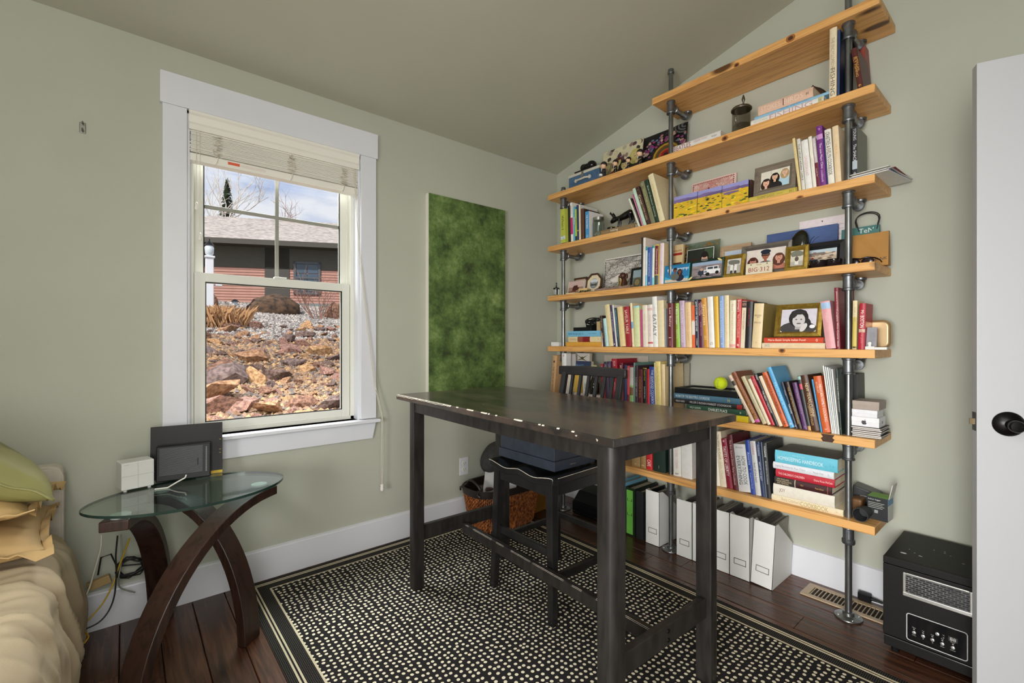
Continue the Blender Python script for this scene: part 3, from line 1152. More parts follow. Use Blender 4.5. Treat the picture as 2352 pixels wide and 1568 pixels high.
for sx in (-1, 1):
    for sy in (-1, 1):
        x = sx * (TWd / 2 - ix - lg / 2)
        y = sy * (TLn / 2 - iy - lg / 2)
        # outer corner rounded
        cr = 0.024
        pts = []
        hx, hy = lg / 2, lg / 2
        for cx_, cy_ in ((-1, -1), (1, -1), (1, 1), (-1, 1)):
            r_ = cr if (cx_ == sx and cy_ == sy) else 0.004
            ox, oy = cx_ * (hx - r_), cy_ * (hy - r_)
            a0 = math.degrees(math.atan2(cy_, cx_)) - 45
            for k in range(7):
                t = R(a0 + 90 * k / 6)
                pts.append((x + ox + r_ * math.cos(t), y + oy + r_ * math.sin(t)))
        MB().prism(pts, 0.0, H - 0.025).build('leg', black_wood, table, smooth=30)
ax0 = TWd / 2 - ix - lg / 2
ay0 = TLn / 2 - iy - lg / 2
for sx in (-1, 1):
    MB().box(sx * (ax0 + 0.012) - 0.011, sx * (ax0 + 0.012) + 0.011, -ay0 + lg / 2, ay0 - lg / 2, H - 0.082, H - 0.025).build('apron', black_wood, table, bevel=0.002)
for sy in (-1, 1):
    MB().box(-ax0 + lg / 2, ax0 - lg / 2, sy * (ay0 + 0.012) - 0.011, sy * (ay0 + 0.012) + 0.011, H - 0.082, H - 0.025).build('apron', black_wood, table, bevel=0.002)
    rl = MB().box(-ax0 + lg / 2, ax0 - lg / 2, sy * ay0 - 0.013, sy * ay0 + 0.013, 0.228, 0.296).build('end_rail', black_wood, table, bevel=0.003)
    for zc in (0.246, 0.274):
        MB().lathe([(0.0075, 0), (0.007, sy * 0.003), (0.003, sy * 0.005)], 12, (0.0, sy * (ay0 + 0.013), zc), axis='y').build('bolt', black_met, rl, smooth=50)
cr_ = MB().box(-0.013, 0.013, -ay0 + 0.013, ay0 - 0.013, 0.205, 0.255).build('centre_rail', black_wood, table, bevel=0.003)
q = MB()
yy = -ay0 + 0.05
while yy < ay0 - 0.05:
    y2 = min(yy + rr_.uniform(0.05, 0.2), ay0 - 0.05)
    q.add([(-0.0133, yy, 0.2518), (-0.0133, y2, 0.2518), (-0.0100, y2, 0.2553), (-0.0100, yy, 0.2553)], [(0, 1, 2, 3)])
    yy = y2 + rr_.uniform(0.01, 0.08)
q.build('worn_edge', worn_edge, cr_, recalc=False)['kind'] = 'stuff'

# ================================================================== COUNTER CHAIR (pushed in from the shelf side)
chair = thing('counter_chair', 'black wooden slat-back counter chair pushed under the table', 'chair', (1.568, 1.565, 0.0068), (0, 0, 0))
SZ = 0.628
sw, sd = 0.225, 0.215
q = MB()
NX, NY = 18, 18
grid = []
for i in range(NX + 1):
    for j in range(NY + 1):
        u, v = i / NX * 2 - 1, j / NY * 2 - 1
        # rounded plan, scooped saddle
        w = sw * (1 - 0.06 * (u + 1) / 2)
        x = u * sd
        y = v * w
        rr2 = 0.06
        if abs(u) > 0.85 and abs(v) > 0.85:
            y *= 1 - 0.045 * ((abs(u) - 0.85) / 0.15) ** 2
        z = SZ - 0.017 * math.exp(-((abs(v) - 0.42) / 0.30) ** 2) * (0.55 + 0.45 * min(1, (1 - u) / 1.0)) - 0.004 * (1 - u) * 0.5
        grid.append((x, y, z))
q.v = list(grid) + [(p[0], p[1], p[2] - 0.03) for p in grid]
K = (NX + 1) * (NY + 1)
idx = lambda i, j: i * (NY + 1) + j
for i in range(NX):
    for j in range(NY):
        q.f.append((idx(i, j), idx(i + 1, j), idx(i + 1, j + 1), idx(i, j + 1)))
        q.f.append((K + idx(i, j), K + idx(i, j + 1), K + idx(i + 1, j + 1), K + idx(i + 1, j)))
for i in range(NX):
    for j in (0, NY):
        q.f.append((idx(i, j), idx(i + 1, j), K + idx(i + 1, j), K + idx(i, j)))
for j in range(NY):
    for i in (0, NX):
        q.f.append((idx(i, j), idx(i, j + 1), K + idx(i, j + 1), K + idx(i, j)))
q.m = [0] * len(q.f)
gloss_black = M('gloss_black_chair', (30, 29, 29), rough=0.26, var=0.4, scale=18, bump=0.03, bscale=100, detail=5)
seat = q.build('seat', gloss_black, chair, smooth=35, bevel=0.004)
edge_pts = [(grid[idx(0, j)][0] - 0.001, grid[idx(0, j)][1], grid[idx(0, j)][2] - 0.001) for j in range(NY + 1)]
MB().tube(edge_pts, 0.0014, 5).build('worn_edge', worn_edge, seat)
MB().tube([(grid[idx(i, 0)][0], grid[idx(i, 0)][1] - 0.001, grid[idx(i, 0)][2] - 0.001) for i in range(1, NX - 1)], 0.0011, 5).build('worn_edge', worn_edge, seat)


def taper_leg(p0, p1, s0, s1):
    p0, p1 = Vector(p0), Vector(p1)
    q = MB()
    vs = []
    for p, s in ((p0, s0), (p1, s1)):
        vs += [(p.x - s, p.y - s, p.z), (p.x + s, p.y - s, p.z), (p.x + s, p.y + s, p.z), (p.x - s, p.y + s, p.z)]
    q.add(vs, [(0, 3, 2, 1), (4, 5, 6, 7), (0, 1, 5, 4), (1, 2, 6, 5), (2, 3, 7, 6), (3, 0, 4, 7)])
    return q


fx, bx_ = -0.185, 0.185
for sy in (-1, 1):
    lgo = taper_leg((fx - 0.012, sy * 0.200, 0.004), (fx + 0.005, sy * 0.178, SZ - 0.03), 0.0155, 0.020).build('leg', gloss_black, chair, bevel=0.003)
    MB().lathe([(0.013, 0.0), (0.014, 0.002), (0.014, 0.005)], 12, (fx - 0.012, sy * 0.200, 0)).build('foot_pad', M('felt_pad', (196, 186, 168), rough=0.9), lgo)
    lgo = taper_leg((bx_ + 0.05, sy * 0.196, 0.004), (bx_ + 0.005, sy * 0.172, SZ - 0.03), 0.0155, 0.020).build('leg', gloss_black, chair, bevel=0.003)
    MB().lathe([(0.013, 0.0), (0.014, 0.002), (0.014, 0.005)], 12, (bx_ + 0.05, sy * 0.196, 0)).build('foot_pad', M('felt_pad', (196, 186, 168)), lgo)
    MB().box(fx, bx_ + 0.02, sy * 0.188 - 0.009, sy * 0.188 + 0.009, 0.225 if sy > 0 else 0.17, 0.255 if sy > 0 else 0.205).build('stretcher', gloss_black, chair, bevel=0.003)
    MB().box(fx, bx_, sy * 0.180 - 0.010, sy * 0.180 + 0.010, SZ - 0.095, SZ - 0.032).build('seat_rail', gloss_black, chair, bevel=0.003)
MB().box(fx - 0.006, fx + 0.012, -0.19, 0.19, 0.275, 0.31).build('stretcher', gloss_black, chair, bevel=0.003)
MB().box(bx_ + 0.01, bx_ + 0.03, -0.18, 0.18, 0.26, 0.29).build('stretcher', gloss_black, chair, bevel=0.003)
for xx in (fx, bx_):
    MB().box(xx - 0.010, xx + 0.010, -0.178, 0.178, SZ - 0.095, SZ - 0.032).build('seat_rail', gloss_black, chair, bevel=0.003)
BTOP = 1.058
bxs = 0.20


def back_x(y, z):
    return bxs + 0.09 * (z - SZ) / (BTOP - SZ) + 0.02 * (1 - (y / 0.21) ** 2)


for sy in (-1, 1):
    q = MB()
    y = sy * 0.186
    vs = []
    for z in (SZ - 0.03, SZ + 0.2, BTOP - 0.03):
        xx = back_x(y, z)
        vs += [(xx - 0.011, y - 0.017, z), (xx + 0.011, y - 0.017, z), (xx + 0.011, y + 0.017, z), (xx - 0.011, y + 0.017, z)]
    fs = [(0, 3, 2, 1), (8, 9, 10, 11)]
    for a in (0, 4):
        fs += [(a + i, a + (i + 1) % 4, a + 4 + (i + 1) % 4, a + 4 + i) for i in range(4)]
    q.add(vs, fs).build('back_post', gloss_black, chair, bevel=0.003)
for k in range(6):
    y = -0.13 + k * 0.052
    q = MB()
    vs = []
    for z in (SZ - 0.01, SZ + 0.2, BTOP - 0.03):
        xx = back_x(y, z)
        yy = y * (1.0 + 0.06 * (z - SZ))
        vs += [(xx - 0.006, yy - 0.0095, z), (xx + 0.006, yy - 0.0095, z), (xx + 0.006, yy + 0.0095, z), (xx - 0.006, yy + 0.0095, z)]
    fs = [(0, 3, 2, 1), (8, 9, 10, 11)]
    for a in (0, 4):
        fs += [(a + i, a + (i + 1) % 4, a + 4 + (i + 1) % 4, a + 4 + i) for i in range(4)]
    q.add(vs, fs).build('back_slat', gloss_black, chair, bevel=0.002)
q = MB()
vs, NS = [], 14
for k in range(NS + 1):
    y = -0.222 + 0.444 * k / NS
    xx = back_x(y, BTOP - 0.02)
    zt_ = BTOP + 0.004 * (1 - (y / 0.222) ** 2)
    vs += [(xx - 0.012, y, BTOP - 0.046), (xx + 0.012, y, BTOP - 0.046), (xx + 0.010, y, zt_), (xx - 0.010, y, zt_)]
fs = [(0, 1, 2, 3), tuple(NS * 4 + i for i in (3, 2, 1, 0))]
for k in range(NS):
    a = k * 4
    fs += [(a + i, a + (i + 1) % 4, a + 4 + (i + 1) % 4, a + 4 + i) for i in range(4)]
q.add(vs, fs).build('crest_rail', gloss_black, chair, bevel=0.004, smooth=30)

# storage box on the chair seat
bxm = M('blue_black_leatherette', (48, 55, 66), rough=0.45, var=0.25, scale=30, bump=0.08, bscale=300)
sb = thing('storage_box', 'blue-black lidded storage box standing on the chair seat', 'box', (1.416, 1.40, 0.636), (0, 0, 0))
MB().box(0.0, 0.27, 0.0, 0.385, 0.0, 0.043).build('lid', bxm, sb, bevel=0.002)
MB().box(0.006, 0.264, 0.006, 0.379, 0.043, 0.165).build('box_body', bxm, sb, bevel=0.002)
MB().box(0.10, 0.135, -0.0012, 0.0, 0.016, 0.020).build('label_plate', steel, sb)

# ================================================================== GLASS SIDE TABLE
espresso = wood_mat('espresso_wood', (54, 34, 27), (26, 16, 13), axis='z', scale=6, rough=0.36, knots=False, ringmix=0.8)
stb = thing('side_table', 'glass-topped side table with crossing curved dark wood legs', 'table', (0.2, 2.24, 0))
GZ = 0.600
GC = Vector((0.2, 2.24, 0))


def arc_leg(foot, tip, ztop, width, thick, n=20, flat=0.05, p=1.0):
    """Flat wooden band rising steeply from the foot and bending over to the tip."""
    foot, tip = Vector(foot), Vector(tip)
    hd_ = (tip - foot)
    D = hd_.length
    hd_.normalize()
    side = Vector((-hd_.y, hd_.x, 0))
    cs = []
    for k in range(n + 1):
        t = R(90 * k / n)
        s = (D - flat) * (1 - math.cos(t)) ** p
        z = ztop * math.sin(t)
        tx = (D - flat) * math.sin(t)
        tz = ztop * math.cos(t)
        cs.append((s, z, tx, tz))
    cs.append((D, ztop, 1, 0))
    vs = []
    for s, z, tx, tz in cs:
        L = math.hypot(tx, tz)
        nx_, nz_ = -tz / L, tx / L
        for e in (0.0, -thick):
            base = foot + hd_ * (s + nx_ * e)
            for w in (-width / 2, width / 2):
                vs.append((base.x - GC.x + side.x * w, base.y - GC.y + side.y * w, max(0.0, z + nz_ * e)))
    fs = []
    m = len(cs)
    for k in range(m - 1):
        a, c = k * 4, k * 4 + 4
        fs += [(a, a + 1, c + 1, c), (a + 2, c + 2, c + 3, a + 3), (a, c, c + 2, a + 2), (a + 1, a + 3, c + 3, c + 1)]
    fs += [(0, 2, 3, 1), ((m - 1) * 4, (m - 1) * 4 + 1, (m - 1) * 4 + 3, (m - 1) * 4 + 2)]
    return MB().add(vs, fs)


LT = GZ - 0.018
arc_leg((-0.005, 1.83, 0), (0.475, 2.195, 0), LT, 0.085, 0.036).build('leg', espresso, stb, smooth=40, bevel=0.003)
arc_leg((0.125, 2.518, 0), (-0.03, 2.09, 0), LT, 0.085, 0.036).build('leg', espresso, stb, smooth=40, bevel=0.003)
arc_leg((0.392, 2.078, 0), (0.10, 2.40, 0), LT - 0.002, 0.085, 0.036).build('leg', espresso, stb, smooth=40, bevel=0.003)
# pointed-oval top
pts = []
for k in range(64):
    t = 2 * PI * k / 64
    c, s = math.cos(t), math.sin(t)
    xx = 0.335 * (abs(c) ** 0.92) * (1 if c >= 0 else -1)
    yy = 0.222 * (abs(s) ** 1.18) * (1 if s >= 0 else -1)
    pts.append((xx + 0.0, yy + 0.0))
glass_edge = M('green_glass_edge', (40, 60, 54), rough=0.08, var=0.2, scale=20)
table_glass = glass_mat('table_glass', (226, 238, 232), refl=3.2, rough=0.02)
gt = MB()
nn = len(pts)
gt.add([(p[0], p[1], GZ) for p in pts], [tuple(range(nn))], 0)
gt.add([(p[0], p[1], GZ - 0.010) for p in pts], [tuple(range(nn))[::-1]], 0)
gt.add([(p[0], p[1], GZ) for p in pts] + [(p[0], p[1], GZ - 0.010) for p in pts], [(i, nn + i, nn + (i + 1) % nn, (i + 1) % nn) for i in range(nn)], 1)
gto = gt.build('glass_top', [table_glass, glass_edge], stb)
gto.location = (0.01, 0.005, 0)
gto.rotation_euler = (0, 0, R(2))
pad_m = M('white_pad', (236, 238, 236), rough=0.3)
for c in ((0.44, 2.21), (-0.012, 2.135), (0.115, 2.385)):
    MB().lathe([(0.030, LT - 0.0005), (0.030, GZ - 0.0104)], 24, (c[0] - GC.x, c[1] - GC.y, 0)).build('glass_pad', pad_m, stb, smooth=40)

# things on the side table
wbx = thing('white_router', 'small white cube-shaped router on the glass table', 'router', (-0.011, 2.388, GZ), (0, 0, R(12)))
wpl = M('white_plastic', (224, 224, 220), rough=0.4, var=0.03, scale=30)
MB().box(0, 0.106, 0, 0.085, 0.006, 0.115).build('router_body', wpl, wbx, bevel=0.004)
gq = MB()
gq.box(-0.0005, 0.1065, -0.0006, 0.0, 0.060, 0.0612).box(0.0525, 0.0535, -0.0006, 0.0, 0.007, 0.114)
gq.build('seam', M('seam_grey', (186, 186, 182)), wbx)
for xx in (0.014, 0.092):
    MB().lathe([(0.006, 0.0), (0.006, 0.007)], 10, (xx, 0.012, 0)).build('foot', wpl, wbx)
    MB().lathe([(0.006, 0.0), (0.006, 0.007)], 10, (xx, 0.072, 0)).build('foot', wpl, wbx)
lettering(wbx, 'nova', (0.016, -0.0012, 0.107), (1, 0, 0), (0, 0, 1), 0.016, 0.003, (160, 160, 158))

blk_pl = M('black_plastic', (22, 23, 25), rough=0.42, spec=0.25, var=0.2, scale=50)
vented = thing('vented_router', 'black vented internet box leaning on the dark picture frame', 'router', (0.098, 2.452, GZ + 0.001), (R(-7), 0, R(-9)))
MB().box(0, 0.195, 0, 0.022, 0.0, 0.148).build('router_body', blk_pl, vented, bevel=0.004)
lv = None
for k in range(26):
    if lv is None:
        o = MB().box(0.012, 0.165, -0.0012, 0.0006, 0, 0.0022).build('vent_rib', M('vent_grey', (54, 57, 62), rough=0.4), vented)
        lv = o.data
    else:
        o = bpy.data.objects.new('vent_rib', lv)
        COL.objects.link(o)
        o.parent = vented
    o.location = (0, 0, 0.026 + k * 0.0044)
for k in range(18):
    o = MB().box(0.176, 0.181, -0.001, 0.0, 0.025 + k * 0.006, 0.029 + k * 0.006)
    o.build('indicator', M('indicator_grey', (130, 132, 130)), vented)
MB().box(0.145, 0.150, -0.0018, 0, 0.055, 0.085).build('port', M('port_black', (8, 8, 8)), vented)
dk = thing('framed_picture', 'black picture frame seen from behind, leaning by the window sill', 'frame', (0.082, 2.505, GZ), (R(-4), 0, R(-8)))
MB().box(0, 0.262, 0, 0.012, 0.0, 0.228).build('backing_board', M('black_backing', (20, 19, 18), rough=0.4, spec=0.25, var=0.3, scale=10), dk, bevel=0.001)
MB().box(0.212, 0.262, -0.0008, 0, 0.0, 0.012).build('yellow_strip', C((214, 178, 30)), dk)
for zc in (0.09, 0.105, 0.15):
    MB().box(0.250, 0.256, -0.0008, 0, zc, zc + 0.0015).build('yellow_mark', C((214, 178, 30)), dk)
wc = [at_d(355, 1112, 1.86), at_d(385, 1110, 1.88), at_d(408, 1106, 1.90), at_d(425, 1097, 1.92), at_d(428, 1090, 1.925)]
for p_ in wc[:2]:
    p_.z = GZ + 0.003
tag(MB().tube(wc, 0.0028, 7).build('power_cable', M('white_cable', (224, 222, 212), rough=0.5)), 'white cable lying on the glass in front of the vented box', 'cable')

# cables under the side table
def cable(name, pts, r, col, label):
    out = []
    P = [Vector(p) for p in pts]
    for i in range(len(P) - 1):
        p0, p1, p2, p3 = P[max(i - 1, 0)], P[i], P[i + 1], P[min(i + 2, len(P) - 1)]
        for k in range(6):
            t = k / 6
            out.append(0.5 * ((2 * p1) + (p2 - p0) * t + (2 * p0 - 5 * p1 + 4 * p2 - p3) * t * t + (3 * p1 - p0 - 3 * p2 + p3) * t ** 3))
    out.append(P[-1])
    return tag(MB().tube(out, r, 7).build(name, M('cable_%02x%02x%02x' % col, col, rough=0.5), smooth=60), label, 'cable')


dC = 1.83
cable('power_cable', [at_d(233, 1228, 1.83), at_d(231, 1260, 1.83), at_d(217, 1310, 1.83), at_d(207, 1345, 1.83), at_d(195, 1378, 1.8), at_d(199, 1415, 1.78), at_d(192, 1442, 1.76)], 0.003, (222, 220, 200), 'white cable hanging from the left end of the glass table')
cable('ethernet_cable', [at_d(298, 1235, 1.88), at_d(283, 1275, 1.88), at_d(270, 1310, 1.88), at_d(258, 1345, 1.86), at_d(236, 1385, 1.84), at_d(206, 1420, 1.8), at_d(193, 1435, 1.76)], 0.003, (196, 160, 40), 'yellow cable looping down under the glass table')
cable('power_cable', [at_d(270, 1230, 1.86), at_d(266, 1275, 1.86), at_d(267, 1320, 1.86), at_d(262, 1370, 1.85), at_d(248, 1405, 1.83), at_d(225, 1430, 1.8), at_d(192, 1446, 1.77)], 0.003, (26, 26, 26), 'thin black cable hanging behind the yellow one')
pts = []
for k in range(60):
    t = k / 60 * 5.2 * 2 * PI
    c = at_d(300, 1302, 1.95)
    rad = 0.045 + 0.008 * math.sin(k * 1.7)
    pts.append((c.x + rad * math.cos(t), c.y + 0.016 * math.sin(t * 0.37), c.z + rad * 0.8 * math.sin(t)))
pts = [at_d(225, 1320, 1.9), at_d(232, 1280, 1.9), at_d(255, 1272, 1.9), at_d(268, 1300, 1.93)] + pts
tag(MB().tube(pts, 0.0032, 6).build('cable_coil', M('cable_1a1a1a', (26, 26, 26)), smooth=60), 'coiled black cable against the wall behind the table legs', 'cable')
cable('power_cable', [at_d(278, 1228, 1.9), at_d(278, 1290, 1.9), at_d(272, 1330, 1.9), at_d(278, 1350, 1.92), at_d(310, 1360, 1.97)], 0.003, (150, 156, 140), 'pale grey cable running behind the curved leg')
ad = thing('power_adapter', 'small tan box clipped above the baseboard behind the cables', 'adapter', at_d(228, 1337, 1.87), (0, R(-14), R(-4)))
MB().box(-0.036, 0.036, -0.012, 0.012, -0.016, 0.016).build('adapter_body', M('tan_plastic', (168, 140, 92), rough=0.5), ad, bevel=0.002)
cable('ethernet_cable', [at_d(193, 1478, 1.73), at_d(203, 1462, 1.75), at_d(196, 1452, 1.77), at_d(188, 1456, 1.78)], 0.003, (206, 160, 30), 'loop of yellow cable on the floor beside the bed')

# ================================================================== BED
bed = thing('bed', 'bed with rumpled beige comforter and pale upholstered headboard', 'bed', (-0.95, 1.5, 0))
hb_m = M('cream_upholstery', (206, 200, 186), rough=0.85, var=0.06, scale=40, bump=0.1, bscale=500)
pts = []
hx0, hx1, hz = -1.82 + 0.95, -0.182 + 0.95, 0.722
for cx_, cz_, a0 in ((hx1 - 0.035, hz - 0.035, 0), (hx0 + 0.035, hz - 0.035, 90)):
    for k in range(8):
        t = R(a0 + 90 * k / 7)
        pts.append((cx_ + 0.035 * math.cos(t), cz_ + 0.035 * math.sin(t)))
pts = [(hx1, 0.02)] + pts + [(hx0, 0.02)]
hbo = MB().prism(pts, 2.465 - 1.5, 2.55 - 1.5, axis='y').build('headboard', hb_m, bed, bevel=0.012, segs=3, smooth=40)
MB().tube([(hx1 - 0.003, 2.47 - 1.5, 0.1), (hx1 - 0.003, 2.47 - 1.5, hz - 0.04), (hx1 - 0.013, 2.47 - 1.5, hz - 0.014), (hx1 - 0.04, 2.47 - 1.5, hz - 0.003), (hx0 + 0.05, 2.47 - 1.5, hz - 0.003)], 0.005, 7).build('piping', hb_m, hbo, smooth=60)
MB().box(-1.78 + 0.95, -0.24 + 0.95, 0.5 - 1.5, 2.46 - 1.5, 0.05, 0.30).build('bed_base', hb_m, bed, bevel=0.01)
MB().box(-1.78 + 0.95, -0.23 + 0.95, 0.5 - 1.5, 2.46 - 1.5, 0.30, 0.47).build('mattress', M('white_ticking', (224, 222, 214), rough=0.9), bed, bevel=0.03, segs=3)
com_m = M('beige_cotton', (196, 178, 148), rough=0.9, var=0.1, scale=6, bump=0.12, bscale=380)
q = MB()
NU, NV = 110, 200
prof = []
zt_ = 0.525
for i in range(NU + 1):
    s = i / NU
    if s < 0.52:
        prof.append((-1.5 + s / 0.52 * 1.27, zt_, 0, 1))
    elif s < 0.68:
        t = R(90 * (s - 0.52) / 0.16)
        prof.append((-0.23 + 0.105 * math.sin(t), zt_ - 0.105 + 0.105 * math.cos(t), math.sin(t), math.cos(t)))
    else:
        k = (s - 0.68) / 0.32
        prof.append((-0.125 + 0.03 * math.sin(k * 2.6), zt_ - 0.105 - k * 0.385, 1, 0))
for j in range(NV + 1):
    y = 2.44 - j / NV * 1.9
    for i, (x, z, nx_, nz_) in enumerate(prof):
        s = i / NU
        p = Vector((x * 3.0, y * 3.0, z * 3.0))
        a = noise.fractal(p * 1.1, 0.9, 2.0, 2) * 0.014
        wp = noise.noise(Vector((x * 3, y * 3, z * 3 + 5)))
        rdg = 0.020 * (1 - abs(noise.noise(Vector((x * 1.6 + 0.4 * wp, y * 8.0 + z * 2.5 + x * 2.0 + wp, z * 1.5 + 7.7)))) * 2.2)
        rdg2 = 0.008 * (1 - abs(noise.noise(Vector((x * 4 + 3, y * 19 + z * 5 + 2 * wp, z * 4)))) * 2.0)
        side_w = min(1.0, max(0.15, (s - 0.35) / 0.25))
        tuft = 0.0
        d = a + (rdg * 1.25 + rdg2 * 1.5) * side_w + tuft - 0.05 * side_w
        q.v.append((x + nx_ * d + 0.95, y - 1.5, z + nz_ * d))
for j in range(NV):
    for i in range(NU):
        a = j * (NU + 1) + i
        q.f.append((a, a + NU + 1, a + NU + 2, a + 1))
q.m = [0] * len(q.f)
co = q.build('comforter', com_m, bed, smooth=80, recalc=False)


def pillow(name, label, loc, rot, L, W, Tk, m, seed, flange=0.0, group=None):
    o = thing(name, label, 'pillow', loc, rot, group)
    q = MB()
    N = 30
    top_, bot = [], []
    for i in range(N + 1):
        for j in range(N + 1):
            u, v = i / N * 2 - 1, j / N * 2 - 1
            e = max(0.0, (1 - abs(u) ** 2.6)) * max(0.0, (1 - abs(v) ** 2.6))
            h = Tk / 2 * e ** 0.45
            pin = 1 - 0.07 * (1 - v * v) * abs(u) ** 3
            pin2 = 1 - 0.07 * (1 - u * u) * abs(v) ** 3
            x, y = u * L / 2 * pin, v * W / 2 * pin2
            wr = 0.010 * noise.fractal(Vector((x * 9 + seed, y * 9, seed * 1.3)), 0.8, 2.0, 3) * min(1, e * 3 + 0.15)
            top_.append((x, y, h + wr))
            bot.append((x, y, -h * 0.75 + wr * 0.6))
    q.v = top_ + bot
    K = (N + 1) ** 2
    for i in range(N):
        for j in range(N):
            a = i * (N + 1) + j
            q.f.append((a, a + N + 1, a + N + 2, a + 1))
            q.f.append((K + a, K + a + 1, K + a + N + 2, K + a + N + 1))
    q.m = [0] * len(q.f)
    q.build('pillow_body', m, o, smooth=80)
    # sewn edge or loose flange
    q = MB()
    loop = []
    for k in range(120):
        t = k / 120 * 4
        sd_, f = int(t), t - int(t)
        u, v = [(-1 + 2 * f, -1), (1, -1 + 2 * f), (1 - 2 * f, 1), (-1, 1 - 2 * f)][sd_]
        pin = 1 - 0.07 * (1 - v * v) * abs(u) ** 3
        pin2 = 1 - 0.07 * (1 - u * u) * abs(v) ** 3
        loop.append((u * L / 2 * pin, v * W / 2 * pin2, 0.004 * math.sin(k * 0.9 + seed), u, v))
    if flange:
        vs = []
        for k, (x, y, z, u, v) in enumerate(loop):
            dx_, dy_ = (u if abs(u) >= abs(v) else 0), (v if abs(v) >= abs(u) else 0)
            wz = 0.014 * math.sin(k * 0.75 + seed) + 0.008 * math.sin(k * 1.9)
            vs += [(x, y, z + 0.002), (x + dx_ * flange, y + dy_ * flange, z + wz + 0.002), (x, y, z - 0.002), (x + dx_ * flange, y + dy_ * flange, z + wz - 0.002)]
        nL = len(loop)
        fs = []
        for k in range(nL):
            a, c = k * 4, ((k + 1) % nL) * 4
            fs += [(a, a + 1, c + 1, c), (a + 2, c + 2, c + 3, a + 3), (a + 1, a + 3, c + 3, c + 1)]
        q.add(vs, fs)
        q.build('flange', m, o, smooth=70)
    else:
        q.tube([p[:3] for p in loop], 0.0035, 6, closed=True)
        q.build('piping', m, o, smooth=70)
    return o


tan_p = M('tan_sateen', (196, 164, 112), rough=0.7, var=0.12, scale=8, bump=0.05, bscale=300)
green_p = M('olive_sateen', (142, 139, 84), rough=0.6, var=0.16, scale=7, bump=0.04, bscale=300)
pillow('bed_pillow', 'tan flanged pillow lowest in the stack on the bed', (-0.475, 2.17, 0.585), (R(2), R(1), R(3)), 0.56, 0.44, 0.13, tan_p, 2.0, 0.02)
pillow('bed_pillow', 'tan flanged pillow directly under the olive pillow', (-0.485, 2.185, 0.69), (R(-3), R(2), R(-4)), 0.56, 0.44, 0.11, tan_p, 5.0, 0.02)
pillow('bed_pillow', 'olive green pillow on top of the tan pillows', (-0.415, 2.16, 0.835), (R(-6), R(33), R(8)), 0.50, 0.46, 0.18, green_p, 9.0)

# ================================================================== INFRARED HEATER
ht_m = M('black_vinyl_wrap', (30, 29, 28), rough=0.5, spec=0.2, var=0.25, scale=120, bump=0.08, bscale=500)
HW = 0.32
heater = thing('space_heater', 'black box-shaped electric heater on the floor beside the open door', 'heater', (2.250, 0.44, 0), (0, 0, R(-90)))
# local x right, y back, z up
MB().box(0, HW, 0.012, 0.365, 0.030, 0.371).build('cabinet', ht_m, heater, bevel=0.004)
MB().box(0.0, HW, 0.0, 0.014, 0.072, 0.343).build('front_panel', ht_m, heater, bevel=0.002)
MB().box(0.0, HW, 0.0, 0.014, 0.345, 0.371).build('front_cap', ht_m, heater, bevel=0.002)
MB().box(0.002, HW - 0.002, 0.002, 0.016, 0.030, 0.066).build('toe_panel', ht_m, heater, bevel=0.002)
MB().box(0.002, HW - 0.002, -0.0006, 0.002, 0.067, 0.0695).build('chrome_strip', steel, heater)
for xx in (0.03, HW - 0.03):
    for yy in (0.04, 0.33):
        MB().lathe([(0.012, 0), (0.014, 0.03)], 10, (xx, yy, 0)).build('caster', blk_pl, heater)
gx0, gx1, gz0, gz1 = 0.068, 0.240, 0.262, 0.324
chrome = M('chrome', (222, 222, 218), rough=0.28, metal=0.75, var=0.1, scale=20)
gf = MB()
gf.box(gx0 - 0.008, gx0, -0.004, 0.004, gz0 - 0.018, gz1 + 0.006).box(gx1, gx1 + 0.008, -0.004, 0.004, gz0 - 0.018, gz1 + 0.006)
gf.box(gx0 - 0.008, gx1 + 0.008, -0.007, 0.004, gz0 - 0.018, gz0 - 0.004).box(gx0, gx1, -0.002, 0.004, gz1, gz1 + 0.006)
gr_ = gf.build('grille_frame', chrome, heater, bevel=0.002)
MB().box(gx0, gx1, -0.0008, 0.001, gz0 - 0.004, gz1).build('grille_backing', M('grille_dark', (120, 120, 118), rough=0.4, var=0.7, scale=18), gr_)
br = None
rows, cw, rh = 8, 0.0191, 0.0078
for r_i in range(rows):
    for c_i in range(10):
        xx = gx0 + 0.001 + c_i * cw + (0 if r_i % 2 else -cw / 2)
        xa, xb = max(xx, gx0), min(xx + cw - 0.0035, gx1)
        if xb - xa < 0.004:
            continue
        MB().box(xa, xb, -0.0022, -0.0006, gz0 + r_i * rh - 0.001, gz0 + r_i * rh + rh - 0.0035).build('grille_link', M('grille_link_grey', (74, 75, 77), rough=0.3, metal=0.6, var=0.5, scale=60), gr_)
